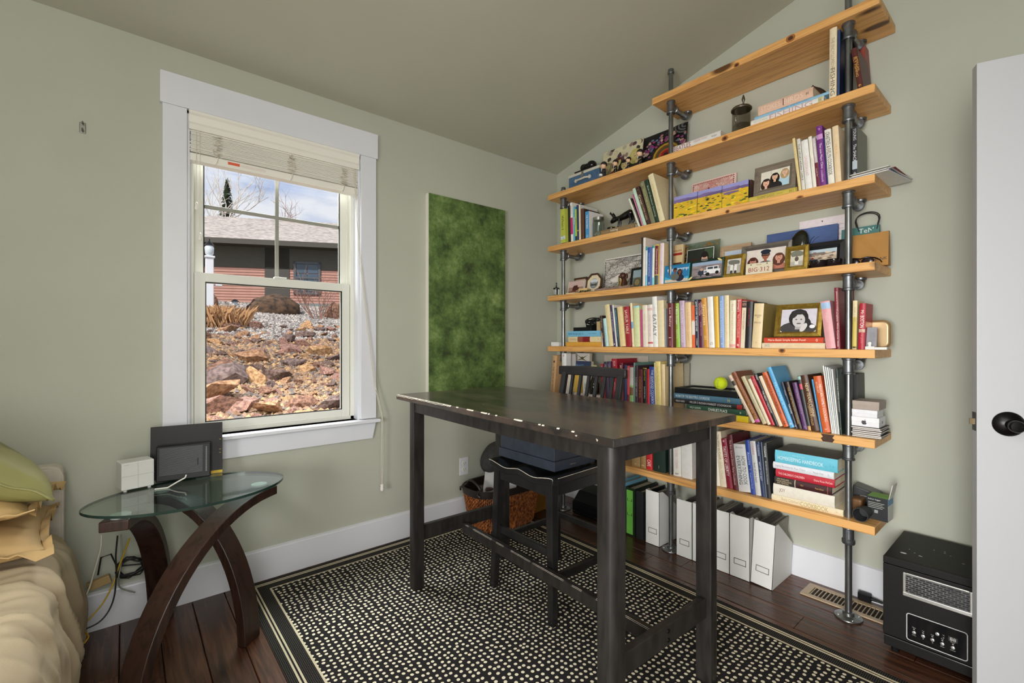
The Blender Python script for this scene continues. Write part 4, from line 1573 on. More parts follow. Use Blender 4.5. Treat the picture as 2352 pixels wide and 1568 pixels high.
# control panel with pale outline
cx0, cx1, cz0, cz1 = 0.071, 0.234, 0.083, 0.181
hx_ = lambda v: 0.071 + (v - 0.086) * 0.948
hz_ = lambda v: v - 0.018
MB().box(cx0, cx1, -0.001, 0.001, cz0, cz1).build('control_panel', M('gloss_black_panel', (20, 20, 22), rough=0.12), heater, bevel=0.0005)
cpts = []
for (ax_, az_, a0) in ((cx1 - 0.008, cz1 - 0.008, 0), (cx0 + 0.008, cz1 - 0.008, 90), (cx0 + 0.008, cz0 + 0.008, 180), (cx1 - 0.008, cz0 + 0.008, 270)):
    for k in range(5):
        t = R(a0 + 90 * k / 4)
        cpts.append((ax_ + 0.008 * math.cos(t), -0.0014, az_ + 0.008 * math.sin(t)))
MB().tube(cpts, 0.0016, 6, closed=True).build('panel_outline', C((206, 206, 204)), heater)
for k, (bx, bz, t1, t2) in enumerate(((0.108, 0.134, 'Timer', 'Timer'), (0.135, 0.133, 'High', 'v'), (0.162, 0.132, 'Low', '^'), (0.190, 0.131, 'Eco', 'Mode'), (0.219, 0.131, 'Power', 'ON/OFF'))):
    bx, bz = hx_(bx), hz_(bz)
    bo = MB().lathe([(0.0058, -0.001), (0.0054, -0.0035), (0.003, -0.0042)], 16, (bx, 0, bz), axis='y').build('button', chrome, heater, smooth=50)
    lettering(heater, t1, (bx, -0.0016, bz + 0.0185), (1, 0, 0), (0, 0, 1), 0.013, 0.0032, (206, 206, 204))
    lettering(heater, t2, (bx, -0.0016, bz - 0.010), (1, 0, 0), (0, 0, 1), 0.014, 0.0032, (206, 206, 204))
    MB().tube([(bx + 0.002 * math.cos(2 * PI * i / 10), -0.0014, bz + 0.012 + 0.002 * math.sin(2 * PI * i / 10)) for i in range(10)], 0.0005, 4, closed=True).build('indicator_ring', C((206, 206, 204)), heater)
MB().lathe([(0.0058, -0.001), (0.0054, -0.0035), (0.003, -0.0042)], 16, (hx_(0.176), 0, hz_(0.160)), axis='y').build('button', chrome, heater, smooth=50)
lettering(heater, '°C', (hx_(0.193), -0.0016, hz_(0.163)), (1, 0, 0), (0, 0, 1), 0.006, 0.004, (206, 206, 204))
lettering(heater, '°F', (hx_(0.193), -0.0016, hz_(0.154)), (1, 0, 0), (0, 0, 1), 0.006, 0.004, (206, 206, 204))
MB().box(hx_(0.206), hx_(0.232), -0.0013, 0.0, hz_(0.151), hz_(0.168)).build('display_window', C((38, 38, 38)), heater)
lettering(heater, '88', (hx_(0.219), -0.0018, hz_(0.1595)), (1, 0, 0), (0, 0, 1), 0.02, 0.012, (196, 196, 190))
for (xx, yy, rx, ry) in ((0.047, 0.085, 0.010, 0.007), (0.095, 0.10, 0.006, 0.0035), (0.055, 0.145, 0.0018, 0.0018), (0.075, 0.118, 0.002, 0.002), (0.12, 0.21, 0.002, 0.002), (0.15, 0.22, 0.003, 0.0015), (0.152, 0.205, 0.003, 0.0014), (0.21, 0.14, 0.004, 0.0015), (0.17, 0.19, 0.0015, 0.0015)):
    MB().add([(xx + rx * math.cos(2 * PI * i / 14), yy + ry * math.sin(2 * PI * i / 14), 0.3713) for i in range(14)], [tuple(range(14))]).build('paint_drip', C((232, 232, 230)), heater, recalc=False)
lettering(heater, 'HEATER', (0.125, 0.016, 0.3714), (1, 0, 0), (0, 1, 0), 0.04, 0.005, (74, 74, 72))
# plug and cord behind it
pg = thing('power_plug', 'black plug and cord trailing from behind the right pipe to the heater', 'plug', (2.60, 0.60, 0.02))
MB().box(-0.012, 0.012, -0.05, 0.0, -0.008, 0.026).build('plug_body', blk_pl, pg, bevel=0.004)
MB().tube([(0, -0.05, 0.008), (0, -0.075, 0.008), (0.0, -0.09, 0.006)], [0.008, 0.006, 0.005], 10).build('strain_relief', blk_pl, pg, smooth=50)
MB().tube([(0, -0.085, 0.008), (0.0, -0.12, 0.006), (0.003, -0.16, 0.0), (0.003, -0.22, -0.008)], 0.0035, 7).build('cord', blk_pl, pg, smooth=60)

# ================================================================== WICKER BASKET AND ITS CONTENTS
wick = bpy.data.materials.new('woven_reed')
wick.use_nodes = True
n, l = wick.node_tree.nodes, wick.node_tree.links
b = n['Principled BSDF']
b.inputs['Roughness'].default_value = 0.55
tc = n.new('ShaderNodeTexCoord')
ns = n.new('ShaderNodeTexNoise')
ns.inputs['Scale'].default_value = 60
ns.inputs['Detail'].default_value = 3
l.new(tc.outputs['Object'], ns.inputs['Vector'])
rp = n.new('ShaderNodeValToRGB')
rp.color_ramp.elements[0].position = 0.35
rp.color_ramp.elements[0].color = (*lin((92, 46, 22)), 1)
rp.color_ramp.elements[1].position = 0.68
rp.color_ramp.elements[1].color = (*lin((206, 124, 64)), 1)
l.new(ns.outputs['Fac'], rp.inputs['Fac'])
l.new(rp.outputs['Color'], b.inputs['Base Color'])
bk = thing('wicker_basket', 'oval brown wicker basket with dark leather rim in the corner', 'basket', (1.905, 2.365, 0.0072))
BRX, BRY, BH = 0.265, 0.165, 0.275


def bask(t, h):
    k = 0.80 + 0.20 * (h / BH) ** 0.8
    c, s = math.cos(t), math.sin(t)
    e = 0.72
    return (BRX * k * abs(c) ** e * (1 if c >= 0 else -1), BRY * k * abs(s) ** e * (1 if s >= 0 else -1))


q = MB()
SEG = 72
prof = [0.0, 0.05, 0.10, 0.15, 0.20, 0.24]
vs = []
for h in prof:
    for k in range(SEG):
        x, y = bask(2 * PI * k / SEG, h)
        vs.append((x * 0.985, y * 0.985, h))
fs = [(i * SEG + k, i * SEG + (k + 1) % SEG, (i + 1) * SEG + (k + 1) % SEG, (i + 1) * SEG + k) for i in range(len(prof) - 1) for k in range(SEG)]
fs.append(tuple(range(SEG))[::-1])
q.add(vs, fs).build('basket_core', M('basket_dark_core', (52, 26, 14), rough=0.8), bk)
# each vertical reed twist: short strands stacked, joined as one woven part
q = MB()
rr_ = random.Random(3)
arc, tt_ = [0.0], [2 * PI * k / 720 for k in range(721)]
for k in range(720):
    p0, p1 = bask(tt_[k], BH), bask(tt_[k + 1], BH)
    arc.append(arc[-1] + math.hypot(p1[0] - p0[0], p1[1] - p0[1]))
NR, ti = 124, 0
for k in range(NR):
    while arc[ti] < arc[-1] * k / NR:
        ti += 1
    t = tt_[ti]
    for s_ in range(11):
        h0 = 0.004 + s_ * 0.0215 + (0.010 if k % 2 else 0.0)
        h1 = h0 + 0.024
        if h1 > 0.245:
            continue
        x0_, y0_ = bask(t, h0)
        x1_, y1_ = bask(t + 0.012, h1)
        xm_, ym_ = bask(t + 0.006, (h0 + h1) / 2)
        k2 = 1.022
        q.tube([(x0_, y0_, h0), (xm_ * k2, ym_ * k2, (h0 + h1) / 2), (x1_, y1_, h1)], [0.003, 0.0052, 0.003], 5)
w_o = q.build('woven_wall', wick, bk, smooth=60, recalc=False)
w_o['kind'] = 'stuff'
leather = M('dark_leather', (38, 30, 27), rough=0.45, var=0.3, scale=60)
q = MB()
vs = []
for h, k1 in ((0.228, 1.02), (0.232, 1.045), (0.272, 1.045), (0.277, 1.02), (0.272, 0.975), (0.232, 0.975)):
    for k in range(SEG):
        x, y = bask(2 * PI * k / SEG, h)
        vs.append((x * k1, y * k1, h))
fs = [(i * SEG + k, i * SEG + (k + 1) % SEG, ((i + 1) % 6) * SEG + (k + 1) % SEG, ((i + 1) % 6) * SEG + k) for i in range(6) for k in range(SEG)]
q.add(vs, fs).build('leather_rim', leather, bk, smooth=40)
for sx in (-1, 1):
    hp = []
    for k in range(13):
        t = R(180 * k / 12)
        hp.append((sx * (BRX * 0.86 + 0.02 * math.sin(t)), -0.075 + 0.15 * k / 12, 0.262 + 0.062 * math.sin(t) ** 0.6))
    MB().tube(hp, 0.0085, 8).build('handle', leather, bk, smooth=60)
    for yy in (-0.08, 0.08):
        MB().tube([(sx * BRX * 0.85, yy, 0.285), (sx * BRX * 1.02, yy * 1.15, 0.262), (sx * BRX * 0.98, yy * 1.3, 0.245)], 0.007, 7).build('handle_knot', leather, bk, smooth=60)
# contents
cu = thing('plush_cushion', 'dark grey rounded plush cushion resting on the wicker basket', 'cushion', (1.915, 2.45, 0.425), (R(12), R(-24), R(20)))
q = MB().ball((0, 0, 0), (0.14, 0.085, 0.09), 30, 20)
q.v = [tuple(Vector(v) * (1 + 0.10 * noise.noise(Vector(v) * 9))) for v in q.v]
q.build('cushion_body', M('charcoal_plush', (66, 64, 64), rough=0.95, var=0.4, scale=25), cu, smooth=80)
fo = thing('paper_folder', 'white paper folder standing in the wicker basket', 'folder', (1.755, 2.40, 0.10), (R(-6), R(10), R(-14)))
MB().box(0, 0.24, 0, 0.004, 0, 0.29).build('front_cover', C((222, 222, 220)), fo)
MB().box(0.004, 0.238, 0.004, 0.010, 0, 0.285).build('paper_sheets', C((206, 204, 206)), fo)
fo2 = thing('folded_cloth', 'mauve folded cloth inside the wicker basket', 'cloth', (1.77, 2.36, 0.11), (R(-5), R(6), 0))
q = MB()
for k in range(4):
    q.box(0 + 0.004 * k, 0.19 - 0.006 * k, 0.02, 0.13, 0.02 + k * 0.032, 0.048 + k * 0.032)
q.build('folds', M('mauve_cloth', (112, 92, 92), rough=0.95, var=0.3, scale=25), fo2, bevel=0.012, segs=3)
yb = thing('storage_crate', 'mustard yellow crate on the floor right of the wicker basket', 'crate', (2.185, 2.36, 0.0), (0, 0, R(3)))
yb.scale = (0.85, 0.95, 1)
q = MB()
q.box(0, 0.20, 0, 0.008, 0, 0.19).box(0, 0.20, 0.20, 0.208, 0, 0.19).box(0, 0.008, 0.008, 0.2, 0, 0.19).box(0.192, 0.2, 0.008, 0.2, 0, 0.19).box(0, 0.2, 0, 0.208, 0, 0.008)
ybm = M('mustard_weave', (160, 112, 36), rough=0.8, var=0.35, scale=60, stretch=(1, 1, 3))
q.build('crate_body', ybm, yb, bevel=0.002)
MB().box(-0.004, 0.204, -0.004, 0.0, 0.165, 0.195).build('crate_rim', ybm, yb, bevel=0.002)
# black printer on the floor under the lowest board
pr = thing('printer', 'black printer on the floor behind the table legs', 'printer', (2.40, 1.80, 0.0))
MB().box(0, 0.21, 0, 0.40, 0.0, 0.09).build('printer_body', blk_pl, pr, bevel=0.008)
MB().prism([(0, 0.09), (0.21, 0.09), (0.21, 0.16), (0.06, 0.15)], 0.01, 0.39, axis='y').build('scanner_lid', blk_pl, pr, bevel=0.006)
MB().box(-0.05, 0.0, 0.05, 0.35, 0.04, 0.046).build('paper_tray', blk_pl, pr, bevel=0.002)
MB().box(-0.051, -0.050, 0.05, 0.35, 0.045, 0.047).build('tray_edge', steel, pr)

# ================================================================== BOOKS AND THINGS ON THE BOARDS
BOARD = ['top shelf', 'second-highest shelf', 'third-highest shelf', 'middle shelf', 'fifth shelf', 'sixth shelf', 'lowest shelf']
BGRP = ['books on the ' + s for s in BOARD]
page_m = M('book_pages', (222, 210, 184), rough=0.9, var=0.10, scale=400, stretch=(1, 0.05, 0.05))
K1, K2, K3, K4 = (1480, 0, 3.734), (1240, 240, 4.356), (1520, 240, 4.3556), (1240, 430, 5.6)
K5, K6, K7, K8 = (1540, 470, 4.3556), (1240, 650, 5.226), (1540, 650, 4.237), (1600, 950, 4.9)
K9 = (1400, 1050, 3.36)
SROT = R(-90)
SPX = 2.382
USED = set()


def uniq(lb):
    if lb in USED:
        k = 2
        while '%s, number %d' % (lb, k) in USED:
            k += 1
        print('DUP LABEL', lb)
        lb = '%s, number %d' % (lb, k)
    USED.add(lb)
    return lb


def cpx(fr, x):
    return fr[0] + x / fr[2]


def cpy(fr, y):
    return fr[1] + y / fr[2]


def make_book(o, w, h, D, col, titles, bands, flat, paper, side=None, ink=None):
    """Cover, pages and spine print. w thickness, h height, D depth; spine at y=0 facing -y."""
    bt = min(0.0028, w * 0.14) if not paper else min(0.0010, w * 0.1)
    c = min(0.0045, w * 0.16) if not paper else 0.0006
    ns_ = 6 if not paper else 2
    outer = [(w * k / ns_, -c * (1 - (2 * k / ns_ - 1) ** 2)) for k in range(ns_ + 1)]
    poly = outer + [(w, D), (w - bt, D), (w - bt, bt * 1.2), (bt, bt * 1.2), (bt, D), (0, D)]
    def mp_(t, y, l_):
        return (l_, y, t) if flat else (t, y, l_)
    n_ = len(poly)
    vs = [mp_(p[0], p[1], 0.0) for p in poly] + [mp_(p[0], p[1], h) for p in poly]
    fs = [(i, (i + 1) % n_, n_ + (i + 1) % n_, n_ + i) for i in range(n_)]
    # caps as quads: spine fan, two boards
    so, si_r, si_l = list(range(ns_ + 1)), ns_ + 3, ns_ + 4
    for off in (0, n_):
        fs.append(tuple([off + i for i in so] + [off + si_r, off + si_l]))
        fs.append((off + ns_, off + ns_ + 1, off + ns_ + 2, off + ns_ + 3))
        fs.append((off + 0, off + n_ - 1, off + n_ - 2, off + ns_ + 4))
    mats = [C(col, 0.45)]
    mb = MB().add(vs, fs)
    if side:
        mats.append(C(side, 0.45))
        mb.m[ns_] = 1          # right-hand (or upper) board shows another colour
    cv_ = mb.build('cover', mats, o, smooth=25)
    ins = 0.003 if not paper else 0.0006
    a, bb = (bt, w - bt)
    q = MB()
    if flat:
        q.box(ins, h - ins, bt * 1.2, D - 0.004, a, bb)
    else:
        q.box(a, bb, bt * 1.2, D - 0.004, ins, h - ins)
    q.build('pages', page_m, o)
    e = -c - 0.0005
    for z0, z1, bc in bands:
        q = MB()
        kk = 6 if not paper else 2
        for k in range(kk):
            t0, t1 = w * k / kk, w * (k + 1) / kk
            y0, y1 = -c * (1 - (2 * k / kk - 1) ** 2) - 0.00025, -c * (1 - (2 * (k + 1) / kk - 1) ** 2) - 0.00025
            q.add([mp_(t0, y0, h * z0), mp_(t1, y1, h * z0), mp_(t1, y1, h * z1), mp_(t0, y0, h * z1)], [(0, 1, 2, 3) if not flat else (3, 2, 1, 0)])
        q.build('spine_band', C(bc, 0.45), cv_, recalc=False)
    for t in titles:
        s, f, span, hf, tcol = t[:5]
        off = t[5] if len(t) > 5 else 0.5
        if flat:
            lettering(cv_, s, (h * f, e, w * off), (1, 0, 0), (0, 0, 1), h * span, w * hf, tcol, 'spine_title', stretch=True)
        elif len(t) > 6 and t[6] == 'h':
            lettering(cv_, s, (w * off, e, h * f), (1, 0, 0), (0, 0, 1), w * hf, h * span, tcol, 'spine_title')
        else:
            lettering(cv_, s, (w * off, e, h * f), (0, 0, -1), (1, 0, 0), h * span, w * hf, tcol, 'spine_title', stretch=True)
    return o


def book(bi, fr, tlx, tly, bl, br, col, look, titles=(), bands=(), X=SPX, D=None, paper=False, side=None, zb=None):
    zb = BZ[bi] if zb is None else zb
    p = on_x(cpx(fr, tlx), cpy(fr, tly), X)
    yl = on_x(cpx(fr, bl), 784, X).y
    yr = on_x(cpx(fr, br), 784, X).y
    dz = p.z - zb
    lean = math.atan2(-(p.y - yl), dz)
    if abs(lean) < 0.006:
        lean = 0.0
    h = math.hypot(p.y - yl, dz)
    w = max(0.004, (yl - yr) * math.cos(lean) - 0.0006)
    D = D or min(0.215, max(0.13, h * 0.74))
    z = zb + (w * math.sin(lean) if lean > 0 else 0) + 0.0002
    yo = yl
    lb = uniq('%s on the %s' % (look, BOARD[bi]))
    o = thing('book', lb, 'book', (X, yo, z), (0, lean, SROT), BGRP[bi])
    return make_book(o, w, h, D, col, titles, bands, False, paper, side)


def flat_book(bi, fr, xl, xr, z0, th, col, look, titles=(), bands=(), X=SPX, D=0.2, paper=False, side=None, rz=0.0):
    a, c = on_x(cpx(fr, xl), 784, X).y, on_x(cpx(fr, xr), 784, X).y
    lb = uniq('%s on the %s' % (look, BOARD[bi]))
    o = thing('book', lb, 'book', (X, a, z0 + 0.0002), (0, 0, SROT + rz), BGRP[bi])
    return make_book(o, th - 0.0004, a - c, D, col, titles, bands, True, paper, side)


def W(s, f=0.5, span=0.8, hf=0.55, col=(240, 238, 230), off=0.5):
    return (s, f, span, hf, col, off)


CR = (232, 216, 184)
WHT = (232, 230, 224)

# ---------------------------------------------------------------- second-highest shelf
z2 = BZ[1]
fb = lambda fr, x, y0, y1, X=SPX: abs(y1 - y0) / fr[2] * (X / (CY + (cpx(fr, x) - 1176) / F_PX * SY_)) / F_PX
flat_book(1, K1, 222, 655, z2, 0.023, (40, 24, 30), 'thin dark book lying under the white one', [W('AT THE MOVIES', 0.45, 0.6, 0.6, (226, 220, 214)), ], D=0.105, X=2.428)
flat_book(1, K1, 222, 657, z2 + 0.0236, 0.036, (226, 224, 220), 'white book lying with red capital title', [W('BEATLES', 0.26, 0.34, 0.7, (150, 60, 66)), W('FOREVER YOUNG', 0.62, 0.26, 0.35, (196, 160, 160), 0.65), W('THE ALBUM', 0.88, 0.10, 0.3, (60, 60, 60))], D=0.1, X=2.428)
flat_book(1, K1, 915, 1540, z2, 0.030, (226, 226, 222), 'thick white book lying at the bottom of the pair', [W('FISHING', 0.57, 0.58, 0.8, (206, 156, 160)), W('ENCYCLOPEDIA', 0.15, 0.2, 0.3, (196, 176, 130)), W('BK', 0.96, 0.04, 0.4, (120, 120, 120))], D=0.2, bands=[(0.93, 0.99, (214, 202, 150))])
flat_book(1, K1, 945, 1585, z2 + 0.0304, 0.012, (140, 186, 214), 'thin pale blue book lying on the thick white one', [W('TRAVEL THE ROCKIES', 0.55, 0.6, 0.45, (74, 110, 150))], D=0.2)
flat_book(1, K1, 978, 1450, z2 + 0.043, 0.045, (220, 182, 158), 'thick peach book lying uppermost in the stack', [W('STOKES', 0.24, 0.36, 0.55, (236, 208, 190)), W('BIRDS', 0.66, 0.34, 0.55, (236, 208, 190)), W('|', 0.48, 0.04, 0.7, (110, 70, 60)), W('H', 0.9, 0.04, 0.3, (70, 50, 44))], D=0.15)
book(1, K1, 1590, 255, 1585, 1648, CR, 'tall cream book with grey serif title standing', [W('THE ENCYCLOPEDIA of', 0.62, 0.48, 0.45, (150, 140, 120)), W('FISHING', 0.24, 0.38, 0.62, (96, 96, 92))], D=0.21)
book(1, K1, 1660, 262, 1652, 1674, (38, 54, 92), 'tall navy book between the cream book and the pipe', D=0.20, bands=[(0.0, 1.0, (46, 66, 108))], side=(28, 40, 72))
book(1, K1, 1772, 430, 1832, 1885, (84, 34, 30), 'maroon book with gold title leaning on the pipe', [W('AMERICAN', 0.62, 0.34, 0.35, (206, 160, 74), 0.72), W('FLY FISHING', 0.55, 0.46, 0.42, (214, 168, 80), 0.36), W('6', 0.1, 0.06, 0.5, (206, 160, 74))], D=0.17, X=2.385)
book(1, K1, 1850, 390, 1888, 1925, (150, 66, 54), 'brick red book leaning at the far right end', D=0.075, X=2.562)

# vintage blue case with black accordion-like lid on it
case_m = M('blue_vinyl_case', (74, 106, 140), rough=0.45, var=0.3, scale=30)
pa = on_x(1298, 784, 2.40).y
pb = on_x(1368, 784, 2.40).y
cs = thing('record_case', 'small vintage blue case with white edges at the left end', 'case', (2.436, pa, z2), (0, 0, SROT))
cw_ = pa - pb
MB().box(0, cw_, 0, 0.076, 0.012, 0.105).build('case_body', case_m, cs, bevel=0.006, segs=3)
ed = M('ivory_edging', (206, 200, 186), rough=0.5)
MB().box(-0.003, cw_ + 0.003, -0.003, 0.079, 0.0, 0.014).build('bottom_edge', ed, cs, bevel=0.003)
MB().box(-0.003, cw_ + 0.003, -0.003, 0.079, 0.103, 0.122).build('lid', ed, cs, bevel=0.005)
hx = cw_ / 2 - 0.005
for s in (-1, 1):
    MB().lathe([(0.013, -0.001), (0.012, -0.005), (0.004, -0.006)], 16, (hx + s * 0.062, 0, 0.066), axis='y').build('handle_mount', ed, cs, smooth=40)
MB().tube([(hx - 0.052, -0.004, 0.060), (hx - 0.035, -0.020, 0.060), (hx + 0.035, -0.020, 0.064), (hx + 0.054, -0.004, 0.066)], [0.006, 0.007, 0.007, 0.006], 8).build('handle', ed, cs, smooth=60)
MB().box(hx - 0.010, hx + 0.010, -0.006, 0.0, 0.080, 0.118).build('clasp', steel, cs, bevel=0.002)
ph = thing('rotary_phone', 'glossy black old camera-like object on top of the blue case', 'ornament', (2.45, (pa + pb) / 2 - 0.005, z2 + 0.1222), (0, 0, SROT))
gb = M('gloss_black', (14, 13, 13), rough=0.12, var=0.2, scale=30)
MB().box(-0.085, 0.085, -0.02, 0.06, 0.0, 0.008).build('base', gb, ph, bevel=0.002)
q = MB()
q.ball((-0.030, 0.03, 0.034), (0.030, 0.035, 0.028)).ball((0.034, 0.03, 0.036), (0.036, 0.035, 0.032)).ball((0.0, 0.03, 0.030), (0.05, 0.04, 0.026))
q.build('body', gb, ph, smooth=80)

# record sleeves leaning at the back (generic artwork)
random.seed(21)
rv = random.Random(8)


def sleeve(label, px0, px1, pyt, X, bg, shapes, edge):
    a, c = on_x(px0, 784, X).y, on_x(px1, 784, X).y
    zt = on_x(px0, pyt, X).z
    h = zt - z2
    o = thing('record_sleeve', label, 'record sleeve', (X, a, z2), (R(-9), 0, SROT))
    w = a - c
    MB().box(0, w, 0, 0.006, 0, h).build('sleeve', C(edge), o)
    flat_print('cover_print', o, (0.004, -0.0004, 0.004), (1, 0, 0), (0, 0, 1), (0, -1, 0), w - 0.008, h - 0.008, bg, shapes)
    return o


sh1 = []
for k in range(40):
    sh1.append((blob(rv.random(), 0.55 + 0.45 * rv.random(), 0.05, 0.06, k), rv.choice([(206, 196, 160), (60, 54, 50), (140, 120, 110), (176, 170, 150), (84, 60, 80)])))
for cx, cy, hair, top_ in ((0.14, 0.50, (150, 140, 110), (30, 28, 28)), (0.42, 0.55, (84, 44, 24), (120, 50, 30)), (0.60, 0.42, (20, 18, 18), (170, 120, 40)), (0.85, 0.62, (190, 180, 100), (40, 36, 30))):
    sh1 += person_shapes(cx, cy, 0.2, hair, (206, 190, 130), top_, 0.9)
sh1.append((rect(0, 0, 1, 0.10), (40, 34, 30)))
sleeve('cream and black illustrated record sleeve leaning behind the figurines', 1378, 1470, 348, 2.52, (210, 202, 168), sh1, (190, 180, 150))
sh2 = []
for k in range(150):
    t = rv.uniform(20, 160)
    rr2 = rv.uniform(0.48, 0.78)
    sh2.append((blob(0.6 + rr2 * math.cos(R(t)), 0.05 + rr2 * math.sin(R(t)) * 1.1, 0.03, 0.03, k), rv.choice([(200, 170, 150), (120, 60, 110), (90, 110, 130), (170, 120, 110), (60, 40, 60), (150, 50, 110)])))
for r_, c_ in ((0.36, (40, 30, 22)), (0.31, (170, 140, 40)), (0.26, (120, 60, 24)), (0.22, (60, 80, 40)), (0.17, (170, 70, 30)), (0.12, (140, 30, 30)), (0.06, (50, 10, 14))):
    sh2.append((ell(0.62, 0.32, r_ * 0.9, r_), c_))
sh2.append((blob(0.2, 0.1, 0.12, 0.1, 3), (140, 130, 30)))
sh2.append((blob(0.25, 0.22, 0.12, 0.09, 4), (150, 40, 110)))
for k in range(6):
    sh2.append((ell(0.98, 0.95, 0.22 - k * 0.035, 0.2 - k * 0.032), (26, 26, 28) if k % 2 else (90, 92, 92)))
sleeve('black record sleeve with a rainbow target disc behind the pipe', 1463, 1572, 318, 2.545, (22, 20, 22), sh2, (40, 36, 34))

# four small suited figurines with large heads
suit = M('black_suit', (26, 25, 28), rough=0.5)
skin = M('figurine_skin', (226, 186, 150), rough=0.45, var=0.05)
fhair = M('figurine_hair', (34, 24, 20), rough=0.4, var=0.3)
fwhite = C((226, 224, 220))


def figurine(label, px, pytop, guitar):
    X = 2.395
    p = on_x(px, pytop, X)
    h = p.z - z2
    o = thing('figurine', label, 'figurine', (X, p.y, z2), (0, 0, SROT + R(-18)), 'suited figurines in front of the record sleeves')
    k = h / 0.155
    MB().lathe([(0.030 * k, 0), (0.030 * k, 0.006 * k), (0.026 * k, 0.009 * k)], 18).build('base', suit, o, smooth=40)
    q = MB()
    q.lathe([(0.017 * k, 0.008 * k), (0.020 * k, 0.035 * k), (0.026 * k, 0.066 * k), (0.024 * k, 0.080 * k), (0.010 * k, 0.090 * k)], 16, sy=0.75)
    for s in (-1, 1):
        q.tube([(s * 0.024 * k, 0, 0.078 * k), (s * 0.034 * k, -0.004 * k, 0.055 * k), (s * 0.020 * k, -0.018 * k, 0.045 * k)], [0.008 * k, 0.0075 * k, 0.006 * k], 8)
    q.build('suit', suit, o, smooth=60)
    MB().prism([(-0.007 * k, 0.086 * k), (0.007 * k, 0.086 * k), (0.0, 0.058 * k)], -0.0205 * k, -0.0185 * k, axis='y').build('shirt', fwhite, o)
    q = MB().ball((0, 0, 0.114 * k), (0.028 * k, 0.027 * k, 0.029 * k))
    q.ball((0, -0.028 * k, 0.111 * k), (0.0045 * k, 0.006 * k, 0.006 * k), 8, 6)
    for s in (-1, 1):
        q.ball((s * 0.028 * k, 0, 0.112 * k), (0.005 * k, 0.004 * k, 0.008 * k), 8, 6)
    hd_ = q.build('head', skin, o, smooth=60)
    q = MB()
    for s in (-1, 1):
        q.ball((s * 0.010 * k, -0.0255 * k, 0.118 * k), (0.0035 * k, 0.002 * k, 0.002 * k), 8, 6)
    q.box(-0.009 * k, 0.009 * k, -0.0272 * k, -0.0255 * k, 0.0985 * k, 0.1005 * k)
    q.build('face_paint', C((60, 30, 26)), hd_)
    q = MB()
    q.ball((0, 0.005 * k, 0.126 * k), (0.032 * k, 0.030 * k, 0.029 * k), rot=Matrix.Rotation(R(-14), 3, 'X'))
    q.build('hair', fhair, hd_, smooth=80)
    if guitar == 'guitar':
        q = MB()
        q.prism(ell(-0.004 * k, 0.045 * k, 0.017 * k, 0.013 * k, 20), -0.032 * k, -0.025 * k, axis='y')
        q.box(0.008 * k, 0.052 * k, -0.031 * k, -0.027 * k, 0.046 * k, 0.050 * k)
        q.build('guitar', M('figurine_guitar', (200, 176, 120), rough=0.3), o)
    else:
        MB().lathe([(0.016 * k, 0.018 * k), (0.016 * k, 0.036 * k)], 16, (0, -0.028 * k, 0)).build('drum', fwhite, o)
    return o


figurine('leftmost suited figurine, nearest the blue case', 1386, 371, 'drum')
figurine('second suited figurine from the blue case holding a guitar', 1413, 366, 'guitar')
figurine('third suited figurine from the blue case', 1443, 360, 'guitar')
figurine('largest suited figurine standing rightmost before the dark sleeve', 1469, 342, 'guitar')

# glass pitcher with metal lid
pc = on_x(1703, 784, 2.43)
gp = thing('glass_pitcher', 'cut glass syrup pitcher with pewter lid on the second-highest shelf', 'pitcher', (2.43, pc.y, z2), (0, 0, SROT))
cg = glass_mat('smoky_cut_glass', (232, 230, 226), refl=1.6, rough=0.05)
MB().lathe([(0.046, 0.0), (0.048, 0.004), (0.046, 0.03), (0.045, 0.10), (0.046, 0.125), (0.043, 0.125), (0.042, 0.10), (0.043, 0.03), (0.043, 0.012), (0.01, 0.010)], 10, (0, 0, 0)).build('glass_body', cg, gp, smooth=20)
MB().lathe([(0.040, 0.012), (0.041, 0.022), (0.0395, 0.05)], 10).build('facets', glass_mat('facet_glass', (226, 222, 216), refl=1.6, rough=0.1), gp, smooth=20)
pew = M('pewter_lid', (120, 114, 104), rough=0.3, metal=0.9)
MB().lathe([(0.049, 0.124), (0.050, 0.130), (0.044, 0.138), (0.020, 0.144), (0.004, 0.146)], 24).build('lid', pew, gp, smooth=40)
MB().lathe([(0.004, 0.144), (0.004, 0.158), (0.007, 0.166), (0.0085, 0.174), (0.006, 0.184), (0.002, 0.196)], 12, (0.014, -0.01, 0)).build('lid_finial', pew, gp, smooth=50)
MB().tube([(0.0, -0.044, 0.12), (0.0, -0.066, 0.105), (0.0, -0.066, 0.055), (0.0, -0.045, 0.03)], 0.006, 8).build('handle', cg, gp, smooth=60)
lf = thing('wooden_leaf_dish', 'dark wooden leaf-shaped dish behind the stacked fishing books', 'dish', (2.60, on_x(1866, 784, 2.60).y, z2 + 0.0), (R(-6), 0, SROT + R(4)))
lf.scale = (0.8, 0.8, 0.78)
q = MB()
for i in range(9):
    for j in range(13):
        u, v = i / 8 * 2 - 1, j / 12
        wd = 0.09 * math.sin(PI * min(1, v * 0.96 + 0.04)) ** 0.7
        q.v.append((u * wd, -0.02 * (1 - u * u), v * 0.26))
for i in range(8):
    for j in range(12):
        a = i * 13 + j
        q.f.append((a, a + 13, a + 14, a + 1))
q.m = [0] * len(q.f)
lfo = q.build('dish', M('dark_carved_wood', (74, 58, 46), rough=0.5, var=0.4, scale=30), lf, smooth=60, recalc=False)
sd_ = lfo.modifiers.new('solid', 'SOLIDIFY')
sd_.thickness = 0.006

